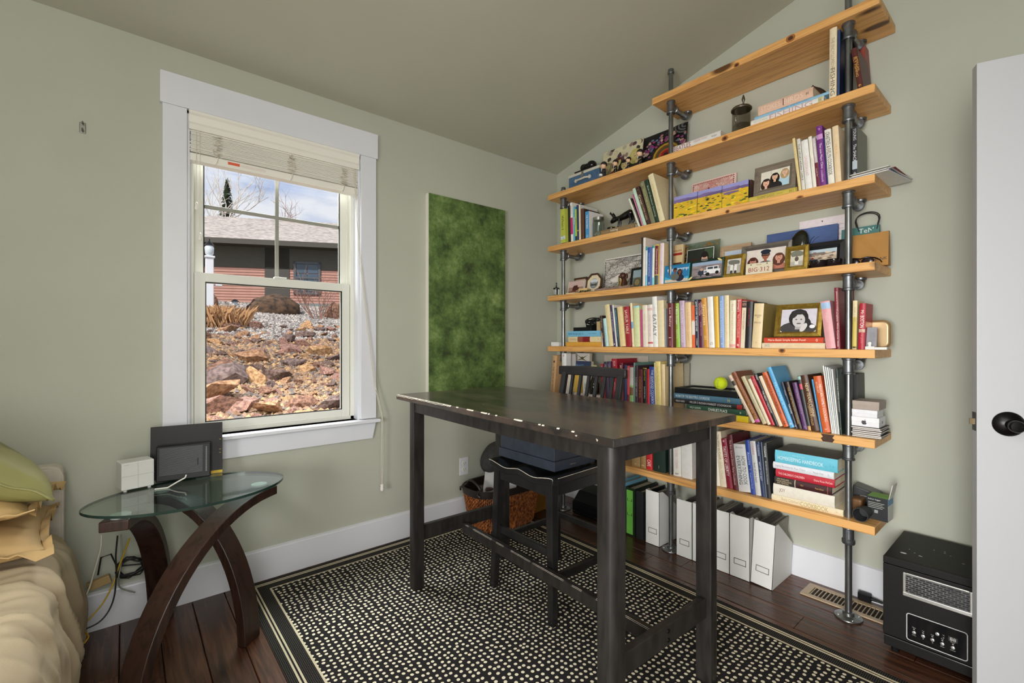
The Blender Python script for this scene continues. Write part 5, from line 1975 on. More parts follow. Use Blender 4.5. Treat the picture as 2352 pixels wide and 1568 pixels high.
# ---------------------------------------------------------------- third-highest shelf
z3 = BZ[2]
T3 = 2
book(T3, K4, 264, 290, 272, 328, (188, 196, 78), 'yellow-green paperback at the far left end', [W('When I', 0.6, 0.42, 0.5, (40, 44, 24)), W('a 7', 0.16, 0.1, 0.4, (60, 90, 60))], bands=[(0.10, 0.20, (206, 222, 226))], paper=True, X=2.349, D=0.046)
book(T3, K4, 334, 322, 344, 364, CR, 'thin cream paperback right of the yellow-green one', paper=True)
book(T3, K4, 358, 250, 366, 401, (28, 28, 28), 'black hardback between thin cream and white-and-pink books')
book(T3, K4, 385, 205, 402, 433, WHT, 'white paperback with a magenta spine panel', [W('MEALS', 0.82, 0.2, 0.5, (180, 120, 120))], bands=[(0.2, 0.62, (196, 50, 110))], paper=True)
book(T3, K4, 432, 255, 434, 456, (88, 176, 206), 'slim sky-blue paperback left of the lime one', [W('SIMPLE', 0.6, 0.4, 0.5)], paper=True)
book(T3, K4, 450, 285, 457, 479, (190, 206, 60), 'slim lime paperback with blue foot', [W('greens', 0.6, 0.4, 0.5, (40, 90, 60))], bands=[(0.0, 0.16, (30, 34, 60))], paper=True)
book(T3, K4, 470, 235, 481, 504, (40, 54, 96), 'slim navy hardback with gold band', bands=[(0.27, 0.3, (200, 170, 90))])
book(T3, K4, 498, 228, 506, 526, CR, 'slim cream hardback right of the navy one', side=(206, 206, 200))
book(T3, K4, 526, 282, 530, 568, (96, 56, 36), 'brown leather-look hardback')
book(T3, K4, 566, 284, 570, 588, (44, 30, 26), 'slim black-brown hardback beside the sky-blue thick book')
book(T3, K4, 584, 318, 590, 637, (70, 150, 206), 'thick blue paperback with white front cover', [W('THE YOGA BIBLE', 0.62, 0.5, 0.5), W('CG', 0.1, 0.08, 0.5)], paper=True, side=(228, 228, 226), D=0.15)
jr = on_x(cpx(K4, 748), 784, 2.40)
mj = thing('mason_jar', 'glass jar of pale shells with a steel lid', 'jar', (2.405, jr.y, z3), (0, 0, SROT))
jg = glass_mat('jar_glass', (232, 236, 234), refl=2.0, rough=0.02)
MB().lathe([(0.036, 0.0), (0.040, 0.004), (0.040, 0.095), (0.034, 0.110), (0.034, 0.122), (0.031, 0.122), (0.031, 0.109), (0.037, 0.093), (0.037, 0.006), (0.01, 0.005)], 24).build('glass', jg, mj, smooth=40)
MB().lathe([(0.037, 0.110), (0.0375, 0.128), (0.035, 0.130), (0.004, 0.130)], 24).build('lid', steel, mj, smooth=40)
q = MB()
for k in range(40):
    a, r_ = rv.uniform(0, 2 * PI), rv.uniform(0, 0.030)
    q.ball((r_ * math.cos(a), r_ * math.sin(a), 0.010 + rv.uniform(0, 0.035) * rv.random()), (rv.uniform(0.004, 0.008), 0.004, 0.003), 7, 5)
s_ = q.build('shells', C((222, 214, 196)), mj, smooth=60)
s_['kind'] = 'stuff'
bt_ = on_x(cpx(K4, 895), 784, 2.42)
tn = thing('trinket_tin', 'little round black tin with brass lid beside the jar', 'tin', (2.44, bt_.y, z3 + 0.0334), (0, 0, SROT))
tn.scale = (0.8, 0.8, 0.4)
MB().lathe([(0.030, 0), (0.033, 0.004), (0.033, 0.05), (0.031, 0.052)], 24).build('tin_body', gb, tn, smooth=40)
MB().lathe([(0.034, 0.052), (0.034, 0.056), (0.026, 0.064), (0.004, 0.067)], 24).build('tin_lid', brass, tn, smooth=40)
flat_book(T3, K4, 785, 1222, z3, 0.033, (136, 112, 78), 'tan hardback lying flat with white title', [W('baking', 0.42, 0.22, 0.6, (232, 226, 214)), W('THE ART OF GREAT', 0.15, 0.22, 0.22, (186, 160, 110)), W('J', 0.92, 0.02, 0.3, (200, 180, 130))], D=0.2)
# black ceramic animal standing on the tan book
an = thing('animal_figurine', 'slender glossy black animal figurine on the tan lying book', 'figurine', (2.46, on_x(cpx(K4, 1062), 784, 2.46).y, z3 + 0.0338), (0, 0, SROT))
an.scale = (0.86, 0.86, 0.9)
q = MB()
q.tube([(-0.075, 0, 0.076), (-0.055, 0, 0.086), (-0.02, 0, 0.084), (0.03, 0, 0.094), (0.075, 0, 0.106), (0.10, 0, 0.104)], [0.012, 0.015, 0.020, 0.026, 0.024, 0.010], 14)
q.tube([(-0.055, 0, 0.088), (-0.078, 0, 0.082), (-0.098, 0, 0.072), (-0.106, 0, 0.064)], [0.018, 0.020, 0.015, 0.006], 12)
for s in (-1, 1):
    q.tube([(-0.072, s * 0.012, 0.094), (-0.084, s * 0.016, 0.118), (-0.098, s * 0.018, 0.130), (-0.096, s * 0.016, 0.140)], [0.005, 0.007, 0.008, 0.003], 8)
    q.tube([(-0.02, s * 0.012, 0.08), (-0.026, s * 0.014, 0.04), (-0.034, s * 0.014, 0.0), (-0.040, s * 0.014, 0.002)], [0.009, 0.006, 0.0045, 0.003], 8)
    q.tube([(0.075, s * 0.014, 0.09), (0.088, s * 0.016, 0.05), (0.070, s * 0.016, 0.02), (0.075, s * 0.016, 0.0)], [0.014, 0.009, 0.006, 0.004], 8)
    q.tube([(0.0, s * 0.02, 0.018), (0.03, s * 0.02, 0.012), (0.06, s * 0.018, 0.008)], [0.003, 0.006, 0.004], 7)
q.tube([(0.098, 0, 0.104), (0.125, 0, 0.13), (0.12, 0, 0.16), (0.105, 0, 0.168)], [0.006, 0.004, 0.003, 0.002], 7)
q.build('animal_body', gb, an, smooth=70)
for rec in (
    (885, 950, 988, 1008, (222, 222, 206), 'thin white floral book leaning left, first of the leaning row', [W('RECIPES', 0.5, 0.6, 0.4, (120, 130, 110))]),
    (905, 945, 1009, 1024, (40, 32, 32), 'very thin dark book in the leaning row', [W('NOTES FROM THE FARM', 0.5, 0.8, 0.5, (200, 180, 170))]),
    (920, 905, 1025, 1037, (206, 120, 156), 'very thin pink book in the leaning row', []),
    (925, 852, 1038, 1070, (190, 214, 196), 'mint green book in the leaning row', [W('AMERICAN HOME COOKING', 0.55, 0.7, 0.4, (236, 240, 230))]),
    (957, 840, 1072, 1112, (66, 40, 36), 'dark brown hardback with cream title in the leaning row', [W('Great', 0.66, 0.26, 0.6, (226, 206, 170)), W('COFFEE CAKES', 0.32, 0.4, 0.4, (206, 180, 130)), W('|', 0.92, 0.05, 0.4, (206, 180, 130))]),
    (1000, 787, 1115, 1159, (122, 122, 92), 'olive-grey hardback in the leaning row', [W('FROM THE EARTH', 0.55, 0.55, 0.45, (190, 180, 110)), W('H', 0.93, 0.05, 0.5, (190, 190, 160))]),
    (1048, 766, 1161, 1197, (30, 58, 42), 'dark green hardback in the leaning row', [W("Best of Outdoor Cooking", 0.5, 0.75, 0.5, (206, 210, 180))]),
    (1082, 716, 1200, 1256, (226, 214, 174), 'wide cream hardback against the pipe, last of the leaning row', [W('BAKING with JULIA', 0.5, 0.66, 0.35, (206, 176, 120))])):
    book(T3, K2, *rec[:4], rec[4], rec[5], rec[6])

# three-panel desert poppy painting
rvp = random.Random(5)


def poppy_panel(k, x0, x1, yt):
    X = 2.385
    a, c = on_x(cpx(K3, x0), 784, X).y, on_x(cpx(K3, x1), 784, X).y
    zt = on_x(cpx(K3, x0), cpy(K3, yt), X).z
    o = thing('triptych_canvas', ['left panel', 'middle panel with the spiky yucca', 'right panel'][k] + ' of the yellow poppy field triptych', 'painting', (X, a, z3), (R(-3), 0, SROT), 'yellow poppy field triptych')
    w, h = a - c, zt - z3
    MB().box(0, w, 0, 0.018, 0, h).build('canvas', C((40, 38, 36)), o)
    sh = [(rect(0, 0.72, 1, 1), (150, 150, 206)), (blob(0.3, 0.76, 0.6, 0.10, k), (124, 104, 150)), (blob(0.8, 0.74, 0.4, 0.08, k + 9), (104, 88, 132)), (rect(0, 0.0, 1, 0.70), (214, 176, 44))]
    for i in range(46):
        y = rvp.random() ** 1.3 * 0.70
        s = 0.03 + 0.06 * (0.7 - y)
        sh.append((blob(rvp.random(), y, s * 1.5, s * 0.55, i), rvp.choice([(232, 200, 40), (240, 214, 60), (104, 120, 44), (70, 92, 40), (206, 150, 70), (46, 66, 34), (224, 188, 30), (230, 196, 30)])))
    if k == 1:
        for i in range(13):
            t = R(-20 + 220 * i / 12)
            sh.append(([(0.42, 0.5), (0.45, 0.5), (0.435 + 0.19 * math.cos(t), 0.52 + 0.2 * math.sin(t))], (36, 60, 34)))
    if k == 2:
        sh.append((blob(0.35, 0.62, 0.3, 0.06, 44), (120, 100, 140)))
    flat_print('painted_face', o, (0, -0.0005, 0), (1, 0, 0), (0, 0, 1), (0, -1, 0), w, h, (170, 166, 206), sh)


poppy_panel(0, 118, 350, 930)
poppy_panel(1, 355, 598, 872)
poppy_panel(2, 602, 864, 815)


def string_art(label, fr, x0, x1, yt, X, zb, bg, line, frame_c, seed, star):
    a, c = on_x(cpx(fr, x0), 784, X).y, on_x(cpx(fr, x1), 784, X).y
    zt = on_x(cpx(fr, x0), cpy(fr, yt), X).z
    o = thing('string_art_board', label, 'string art', (X, a, zb), (R(-6), 0, SROT))
    w, h = a - c, zt - zb
    MB().box(0, w, 0, 0.012, 0, h).build('board', C(bg), o, bevel=0.001)
    rs = random.Random(seed)
    m_ = 0.012
    def edge_pt():
        t = rs.random() * 4
        f = t % 1
        return [(m_ + f * (w - 2 * m_), m_), (w - m_, m_ + f * (h - 2 * m_)), (m_ + f * (w - 2 * m_), h - m_), (m_, m_ + f * (h - 2 * m_))][int(t)]
    q = MB()
    cx, cy = w * 0.45, h * 0.42
    for k in range(150):
        p0 = edge_pt()
        if k % 3 == 0:
            p1 = (cx + w * 0.16 * math.cos(k), cy + h * 0.12 * math.sin(k * 1.3)) if star else edge_pt()
        else:
            p1 = edge_pt()
        d = Vector((p1[0] - p0[0], 0, p1[1] - p0[1]))
        if d.length < 0.02:
            continue
        nrm = Vector((-d.z, 0, d.x)).normalized() * 0.0005
        y = -0.006 - 0.00002 * k
        q.add([(p0[0] + nrm.x, y, p0[1] + nrm.z), (p0[0] - nrm.x, y, p0[1] - nrm.z), (p1[0] - nrm.x, y, p1[1] - nrm.z), (p1[0] + nrm.x, y, p1[1] + nrm.z)], [(0, 1, 2, 3)])
    q.build('strings', C(line), o, recalc=False)
    q = MB()
    nx_ = int(w / 0.012)
    nz_ = int(h / 0.012)
    for k in range(nx_ + 1):
        for zz in (m_, h - m_):
            q.box(m_ + (w - 2 * m_) * k / nx_ - 0.0016, m_ + (w - 2 * m_) * k / nx_ + 0.0016, -0.008, 0, zz - 0.0016, zz + 0.0016)
    for k in range(nz_ + 1):
        for xx in (m_, w - m_):
            q.box(xx - 0.0016, xx + 0.0016, -0.008, 0, m_ + (h - 2 * m_) * k / nz_ - 0.0016, m_ + (h - 2 * m_) * k / nz_ + 0.0016)
    q.build('nails', C(frame_c), o)
    return o, w, h


so_, w_, h_ = string_art('pink string-art board on the wall behind the poppy panels', K3, 280, 725, 790, 2.60, z3, (226, 200, 190), (206, 132, 124), (120, 60, 60), 3, False)
q = MB()
for k, (dx_, dz_) in enumerate(((0.36, 0.66), (0.40, 0.74), (0.37, 0.58), (0.43, 0.60))):
    q.add([(w_ * dx_, -0.0085, h_ * (dz_ + 0.03)), (w_ * dx_ + 0.006, -0.0085, h_ * (dz_ - 0.06)), (w_ * dx_ + 0.012, -0.0085, h_ * (dz_ + 0.02)), (w_ * dx_ + 0.006, -0.0085, h_ * (dz_ + 0.08))], [(0, 1, 2, 3)])
q.build('dark_threads', C((90, 40, 40)), so_, recalc=False)
book(T3, K3, 864, 760, 866, 900, (86, 36, 38), 'dark red hardback just behind the third poppy panel', X=2.59, D=0.05)


def photo(name, label, fr, x0, x1, yt, X, zb, bord, fcol, bg, shapes, tilt=-10, fm_=None, mat=None, matw=0.0, depth=0.016, inner=None, group=None, cat='picture frame', rz=0.0):
    """A standing photo frame: four-sided moulding, optional mat, print and back strut."""
    a, c = on_x(cpx(fr, x0), 784, X).y, on_x(cpx(fr, x1), 784, X).y
    zt = on_x(cpx(fr, x0), cpy(fr, yt), X).z
    w, h = a - c, (zt - zb) / math.cos(R(tilt))
    o = thing(name, uniq(label), cat, (X, a, zb + 0.0003), (R(tilt), 0, SROT + rz), group)
    m_ = fm_ or M('frame_%02x%02x%02x' % fcol, fcol, rough=0.35, var=0.2, scale=30)
    q = MB()
    iw, ih = w - 2 * bord, h - 2 * bord
    O = [(0, 0), (w, 0), (w, h), (0, h)]
    I = [(bord, bord), (w - bord, bord), (w - bord, h - bord), (bord, h - bord)]
    Mi = [((p[0] * .45 + i_[0] * .55), (p[1] * .45 + i_[1] * .55)) for p, i_ in zip(O, I)]
    vs = [(p[0], depth, p[1]) for p in O] + [(p[0], 0, p[1]) for p in O] + [(p[0], -0.003, p[1]) for p in Mi] + [(p[0], depth * 0.4, p[1]) for p in I]
    fs = []
    for r_ in range(3):
        fs += [(r_ * 4 + i, r_ * 4 + (i + 1) % 4, r_ * 4 + 4 + (i + 1) % 4, r_ * 4 + 4 + i) for i in range(4)]
    q.add(vs, fs).build('moulding', m_, o, recalc=False)
    MB().box(0.002, w - 0.002, depth * 0.45, depth, 0.002, h - 0.002).build('backing', C((60, 50, 42)), o)
    px0, pw, ph_ = bord + matw, iw - 2 * matw, ih - 2 * matw
    if mat:
        MB().box(bord, w - bord, depth * 0.40, depth * 0.44, bord, h - bord).build('mat_board', C(mat), o)
    flat_print('photograph', o, (px0, depth * 0.38, bord + matw), (1, 0, 0), (0, 0, 1), (0, -1, 0), pw, ph_, bg, shapes, 0.25)
    MB().prism([(w * 0.42, 0.0), (w * 0.58, 0.0), (w * 0.54, h * 0.7), (w * 0.46, h * 0.7)], depth, depth + 0.002, axis='y').build('strut', C((40, 36, 34)), o)
    return o, w, h


ybz = 0.0
zbx = fb(K3, 810, 930, 975)
flat_book(T3, K3, 868, 1352, z3, 0.026, (200, 180, 80), 'yellow boxed book lying under the wooden photo frame', [W('GOURMET CLASSICS', 0.38, 0.36, 0.5, (120, 100, 40)), W('COOK BOOK', 0.66, 0.12, 0.3, (110, 90, 40)), W('BIBLE', 0.9, 0.09, 0.4, (120, 100, 40))], D=0.2, bands=[(0.01, 0.02, (150, 130, 50)), (0.98, 0.99, (150, 130, 50))])
sh = [(rect(0, 0.4, 1, 1), (222, 216, 200)), (rect(0.36, 0.5, 0.37, 1), (140, 140, 140))]
sh += person_shapes(0.84, 0.74, 0.27, (176, 150, 110), (222, 180, 156), (176, 206, 220), 0.72)
sh += person_shapes(0.50, 0.60, 0.30, (26, 22, 22), (226, 180, 150), (34, 32, 36), 0.72)
sh += person_shapes(0.20, 0.34, 0.34, (48, 32, 28), (226, 178, 152), (206, 160, 140), 0.72)
barn = wood_mat('grey_barn_wood', (118, 106, 92), (78, 68, 58), axis='x', scale=9, rough=0.7, knots=False)
photo('framed_photo', 'grey barn-wood frame with a photo of three smiling women', K3, 915, 1335, 640, 2.40, z3 + 0.0262, 0.030, (110, 100, 88), (214, 208, 196), sh, fm_=barn, tilt=-8)
for rec in (
    (1305, 345, 1371, 1400, (224, 202, 146), 'cream-yellow hardback leaning left beside the wooden frame', [W('G', 0.7, 0.05, 0.4, (180, 150, 90))], ()),
    (1350, 352, 1404, 1440, (214, 210, 200), 'slim white book with black lettering', [W('THE VEGETARIAN TABLE', 0.55, 0.7, 0.5, (40, 40, 40))], ()),
    (1393, 372, 1443, 1512, WHT, 'thick white hardback with faint pink title', [W('GINGERBREAD', 0.48, 0.4, 0.4, (216, 170, 170))], ()),
    (1465, 328, 1515, 1551, (236, 230, 216), 'tall white paperback left of the half-maroon one', [W('Home cooking', 0.5, 0.5, 0.3, (190, 160, 130))], ()),
    (1505, 342, 1555, 1587, (206, 190, 196), 'slim pale book with a maroon lower half', [W('the kitchen', 0.75, 0.3, 0.5, (236, 236, 236)), W('book for', 0.3, 0.25, 0.4, (230, 200, 200))], ((0.0, 0.5, (110, 26, 56)),)),
    (1542, 228, 1589, 1651, (116, 46, 130), 'tall purple hardback with white title', [W('The new Mayo Clinic', 0.50, 0.42, 0.5, (240, 230, 240)), W('cookbook', 0.17, 0.2, 0.4, (220, 190, 226)), W('P', 0.94, 0.05, 0.4, (206, 160, 210))], ((0.78, 0.86, (206, 150, 206)),)),
    (1616, 330, 1653, 1666, (44, 50, 110), 'very thin navy book against the purple one', [], ()),
    (1627, 262, 1668, 1733, (232, 228, 216), 'white hardback with bold black capitals', [W('CRABTREE & EVELYN COOKBOOK', 0.56, 0.78, 0.62, (40, 36, 34))], ()),
    (1705, 228, 1738, 1800, (232, 206, 168), 'peach-cream hardback left of the right pipe', [W('VERA', 0.6, 0.25, 0.4, (226, 180, 120))], ())):
    book(T3, K3, *rec[:4], rec[4], rec[5], rec[6], rec[7], X=2.385)
book(T3, K3, 1908, 228, 1906, 1958, (34, 36, 44), 'dark paperback right of the pipe with white title and pale foot', [W('YOUNG', 0.84, 0.24, 0.6, (214, 214, 214)), W('The SHACK', 0.46, 0.36, 0.6, (226, 226, 226)), W('o', 0.05, 0.04, 0.4, (230, 230, 230))], bands=((0.13, 0.30, (176, 186, 196)),), paper=True, side=(112, 112, 104), X=2.40, zb=z3 + 0.022)
mg = thing('magazine_pile', 'loose pile of magazines overhanging the right end, third-highest shelf', 'magazines', (2.372, on_x(1952, 784, 2.372).y, z3), (0, 0, SROT + R(-8)))
for k, (c_, dx_, dy_, rz_) in enumerate((((226, 226, 220), 0.0, 0.0, 0), ((60, 70, 110), 0.004, 0.006, 2), ((226, 224, 218), -0.004, 0.002, -2), ((196, 190, 186), 0.006, 0.004, 3), ((120, 30, 36), 0.012, 0.02, 5), ((214, 214, 206), 0.0, 0.0, 1))):
    o = MB().box(0, 0.135, 0, 0.245, 0, 0.0032).build('magazine', C(c_), mg)
    o.location = (dx_, dy_, 0.0002 + k * 0.0034)
    o.rotation_euler = (0, 0, R(rz_))

# ---------------------------------------------------------------- middle shelf
z4 = BZ[3]
T4 = 3
orn = thing('desk_ornament', 'small silver and black column ornament left of the pipe', 'ornament', (2.385, on_x(cpx(K4, 212), 784, 2.385).y, z4), (0, 0, SROT))
MB().lathe([(0.020, 0), (0.022, 0.003), (0.020, 0.007)], 18).build('base', steel, orn, smooth=40)
for k in range(4):
    t = 2 * PI * k / 4 + 0.5
    MB().tube([(0.013 * math.cos(t), 0.013 * math.sin(t), 0.006), (0.015 * math.cos(t), 0.015 * math.sin(t), 0.045)], 0.004, 8).build('column', steel, orn, smooth=50)
MB().lathe([(0.010, 0.006), (0.010, 0.045)], 14).build('core', gb, orn, smooth=40)
MB().lathe([(0.022, 0.045), (0.024, 0.05), (0.022, 0.056), (0.006, 0.060), (0.004, 0.085), (0.006, 0.09), (0.002, 0.094)], 18).build('cap', gb, orn, smooth=40)
cd = thing('card_stack', 'cream cards lying beside the left pipe, middle shelf', 'cards', (2.385, on_x(cpx(K4, 330), 784, 2.385).y, z4), (0, 0, SROT + R(-4)))
MB().box(0, 0.09, 0, 0.06, 0, 0.010).build('cards', C((226, 206, 166)), cd)
photo('framed_photo', 'brown wooden frame half hidden behind the small beach snapshot', K4, 420, 580, 1175, 2.50, z4, 0.012, (80, 52, 38), (206, 170, 140), [(rect(0, 0, 1, 0.5), (170, 150, 140))], tilt=-8)
snap = [(rect(0, 0, 1, 0.55), (160, 128, 110)), (blob(0.45, 0.45, 0.2, 0.25, 2), (84, 46, 40)), (blob(0.3, 0.2, 0.25, 0.08, 3), (120, 80, 70))]
photo('photo_snapshot', 'small unframed pinkish snapshot left of the octagonal frame', K4, 348, 552, 1218, 2.45, z4, 0.003, (210, 200, 190), (206, 180, 170), snap, tilt=-12, cat='photo')
blk = thing('wooden_block', 'small pale wooden block in front of the snapshot', 'block', (2.41, on_x(cpx(K4, 495), 784, 2.41).y, z4 + 0.0102), (0, 0, SROT + R(3)))
MB().box(0, 0.074, 0, 0.03, -0.010, 0.026).build('block_body', wood_mat('pale_maple', (222, 190, 134), (190, 150, 96), axis='x', knots=False), blk, bevel=0.003)
# octagonal frame
a8, c8 = on_x(cpx(K4, 556), 784, 2.47).y, on_x(cpx(K4, 796), 784, 2.47).y
w8 = a8 - c8
h8 = on_x(cpx(K4, 680), cpy(K4, 1105), 2.47).z - z4
oc = thing('octagonal_framed_photo', 'octagonal dark wood frame with a round landscape photo', 'picture frame', (2.47, (a8 + c8) / 2, z4), (R(-10), 0, SROT))


def octo(r_, cz):
    return [(r_ * math.cos(R(22.5 + 45 * k)) / math.cos(R(22.5)), cz + r_ * math.sin(R(22.5 + 45 * k)) / math.cos(R(22.5))) for k in range(8)]


oh = h8 / 2
O, I = octo(oh, oh), octo(oh * 0.84, oh)
vs = [(p[0], 0.014, p[1]) for p in O] + [(p[0], -0.002, p[1]) for p in O] + [(p[0], 0.0, p[1]) for p in I] + [(p[0], 0.006, p[1]) for p in I]
fs = [(r_ * 8 + i, r_ * 8 + (i + 1) % 8, r_ * 8 + 8 + (i + 1) % 8, r_ * 8 + 8 + i) for r_ in range(3) for i in range(8)]
MB().add(vs, fs).build('moulding', M('frame_503426', (70, 42, 32), rough=0.3, var=0.3), oc, recalc=False)
MB().prism(octo(oh * 0.86, oh), 0.006, 0.010, axis='y').build('mat_board', C((222, 208, 176)), oc)
MB().prism(octo(oh * 0.95, oh), 0.010, 0.014, axis='y').build('backing', C((40, 34, 30)), oc)
q = MB()
for k, (rx, rz_, cz, col) in enumerate(((0.5, 0.5, 0.0, 0), (0.46, 0.2, 0.24, 1), (0.4, 0.16, -0.12, 2), (0.3, 0.1, 0.05, 3), (0.25, 0.07, -0.3, 3))):
    q.add([(oh * rx * math.cos(t), 0.0058 - k * 0.0002, oh + oh * (cz + rz_ * math.sin(t))) for t in [2 * PI * i / 20 for i in range(20)]], [tuple(range(20))[::-1]], col)
q.build('photograph', [C((120, 130, 140)), C((206, 214, 222)), C((70, 74, 74)), C((160, 160, 158))], oc, recalc=False)
so2, w2, h2 = string_art('white string-art board with black threads and a blank star', K4, 808, 1330, 925, 2.57, z4, (228, 224, 216), (74, 72, 70), (90, 86, 82), 11, False)
q = MB()
q.add([(w2 * p[0], -0.0105, h2 * p[1]) for p in ((0.20, 0.36), (0.42, 0.50), (0.52, 0.44), (0.56, 0.50), (0.60, 0.45), (0.80, 0.52), (0.72, 0.40), (0.62, 0.24), (0.5, 0.30), (0.36, 0.28), (0.26, 0.30))], [tuple(range(11))])
q.build('blank_shape', C((232, 226, 218)), so2, recalc=False)
# carved dog
dg = thing('dog_figurine', 'brown carved dog figurine in front of the string-art board', 'figurine', (2.46, on_x(cpx(K4, 1080), 784, 2.46).y, z4 + 0.0), (0, 0, SROT))
dm = M('carved_brown', (78, 44, 32), rough=0.4, var=0.35, scale=40)
q = MB()
q.lathe([(0.026, 0), (0.026, 0.02), (0.022, 0.05), (0.015, 0.072), (0.012, 0.08)], 14)
q.ball((-0.004, -0.004, 0.094), (0.021, 0.020, 0.020))
q.ball((-0.014, -0.018, 0.088), (0.011, 0.012, 0.009))
for s in (-1, 1):
    q.ball((s * 0.020 + 0.002, 0.002, 0.090), (0.006, 0.010, 0.018))
    q.tube([(s * 0.012, -0.016, 0.055), (s * 0.013, -0.024, 0.02), (s * 0.013, -0.028, 0.002)], [0.008, 0.006, 0.007], 8)
q.build('dog_body', dm, dg, smooth=70)
MB().tube([(-0.006, -0.019, 0.07), (-0.004, -0.024, 0.055), (-0.01, -0.027, 0.03)], 0.003, 6).build('scarf', C((190, 150, 60)), dg)
MB().tube([(-0.032, -0.006, 0.0), (-0.032, -0.006, 0.09)], 0.006, 8).build('staff', M('olive_stick', (110, 104, 44), rough=0.5), dg, smooth=60)
rk = thing('stone_tray', 'shallow tray of pinkish stones and dried sprigs along the front', 'tray', (2.385, on_x(cpx(K4, 700), 784, 2.385).y, z4), (0, 0, SROT))
tw_ = on_x(cpx(K4, 700), 784, 2.385).y - on_x(cpx(K4, 1155), 784, 2.385).y
MB().box(0, tw_, 0, 0.07, 0, 0.017).build('tray_slab', M('pink_stone', (150, 124, 112), rough=0.7, var=0.4, scale=40), rk, bevel=0.003)
q = MB()
for k in range(22):
    q.ball((rv.uniform(0, tw_), rv.uniform(0, 0.04), 0.019), (rv.uniform(0.004, 0.012), 0.006, 0.005), 7, 5)
q.build('pebbles', M('pebble_mix', (160, 140, 110), rough=0.8, col2=(90, 100, 60), scale=80), rk)['kind'] = 'stuff'
sp = thing('dried_sprig', 'dried green sprig lying in front of the wooden block', 'sprig', (2.375, on_x(cpx(K4, 500), 784, 2.375).y, z4), (0, 0, SROT))
MB().tube([(0, 0, 0.004), (0.03, 0.004, 0.010), (0.07, 0.002, 0.014), (0.10, 0.006, 0.012)], 0.002, 6).build('stem', M('sprig_green', (60, 66, 40)), sp)
for k in range(9):
    MB().ball((0.008 + k * 0.011, 0.002 + 0.004 * (-1) ** k, 0.010 + 0.004 * math.sin(k)), (0.009, 0.004, 0.004), 8, 5).build('leaf', M('sprig_green', (60, 66, 40)), sp)
photo('framed_photo', 'dark rounded frame with a blurred green photo beside the upright books', K4, 1152, 1320, 1048, 2.46, z4, 0.014, (34, 32, 32), (96, 110, 110), [(rect(0, 0.55, 1, 1), (140, 160, 166)), (ell(0.5, 0.25, 0.42, 0.3), (92, 84, 58)), (ell(0.5, 0.25, 0.25, 0.18), (130, 116, 84))], tilt=-9)
for rec in (
    (1308, 648, 1300, 1324, (24, 24, 26), 'tall thin black book, back of its cover navy', [], (), (30, 44, 96), 0.235),
    (1330, 652, 1322, 1352, (232, 220, 210), 'tall slim white-and-gold book', [W('gourmet', 0.75, 0.3, 0.4, (200, 150, 120))], (), None, 0.2),
    (1362, 765, 1353, 1378, (206, 222, 222), 'slim pale teal book left of the royal blue one', [], ((0.9, 1.0, (60, 150, 160)), (0.0, 0.28, (120, 196, 214))), None, 0.17),
    (1385, 778, 1380, 1436, (58, 90, 160), 'royal blue hardback with fine white lettering', [W('FRESH FROM THE VEGETARIAN', 0.55, 0.6, 0.3, (206, 214, 232)), W('M', 0.07, 0.05, 0.4)], (), None, 0.18),
    (1448, 750, 1439, 1468, (222, 228, 222), 'slim white book with teal top and foot', [], ((0.93, 1.0, (70, 160, 150)), (0.0, 0.2, (120, 200, 216))), None, 0.17),
    (1484, 742, 1474, 1524, (206, 178, 66), 'mustard paperback with maroon title panel', [W('Moosewood New England', 0.57, 0.64, 0.4, (240, 230, 210))], ((0.26, 0.97, (112, 28, 36)), (0.0, 0.24, (70, 84, 80))), None, 0.17),
    (1527, 745, 1526, 1534, (222, 190, 70), 'very thin yellow booklet before the pale pink book', [], (), None, 0.16),
    (1545, 725, 1535, 1590, (226, 208, 212), 'pale pink paperback, rightmost before the pipe', [W('SIMPLY FRENCH', 0.4, 0.6, 0.2, (206, 160, 180))], (), (214, 190, 150), 0.17)):
    book(T4, K4, *rec[:4], rec[4], rec[5], rec[6], rec[7], side=rec[8], D=rec[9], X=2.39)
tr = thing('book', uniq('face-out travellers book with maroon panel behind the middle pipe on the middle shelf'), 'book', (2.47, on_x(cpx(K4, 1665), 784, 2.47).y, z4), (R(-6), 0, SROT), BGRP[T4])
trw = on_x(cpx(K4, 1665), 784, 2.47).y - on_x(cpx(K4, 1816), 784, 2.47).y
trh = on_x(cpx(K4, 1740), cpy(K4, 735), 2.47).z - z4
MB().box(0, trw, 0, 0.022, 0, trh).build('cover', C((206, 184, 140)), tr, bevel=0.002)
flat_print('cover_print', tr, (0.004, -0.0004, 0.004), (1, 0, 0), (0, 0, 1), (0, -1, 0), trw - 0.008, trh - 0.008, (206, 182, 136), [(rect(0, 0.74, 1, 0.80), (150, 30, 30)), (rect(0.0, 0.0, 1, 0.55), (84, 50, 34)), (ell(0.35, 0.3, 0.18, 0.2), (140, 60, 30)), (ell(0.75, 0.25, 0.15, 0.2), (170, 120, 50))])
lettering(tr, 'TRAVELLERS', (trw / 2, -0.006, trh * 0.84), (1, 0, 0), (0, 0, 1), trw * 0.9, 0.02, (150, 30, 30))

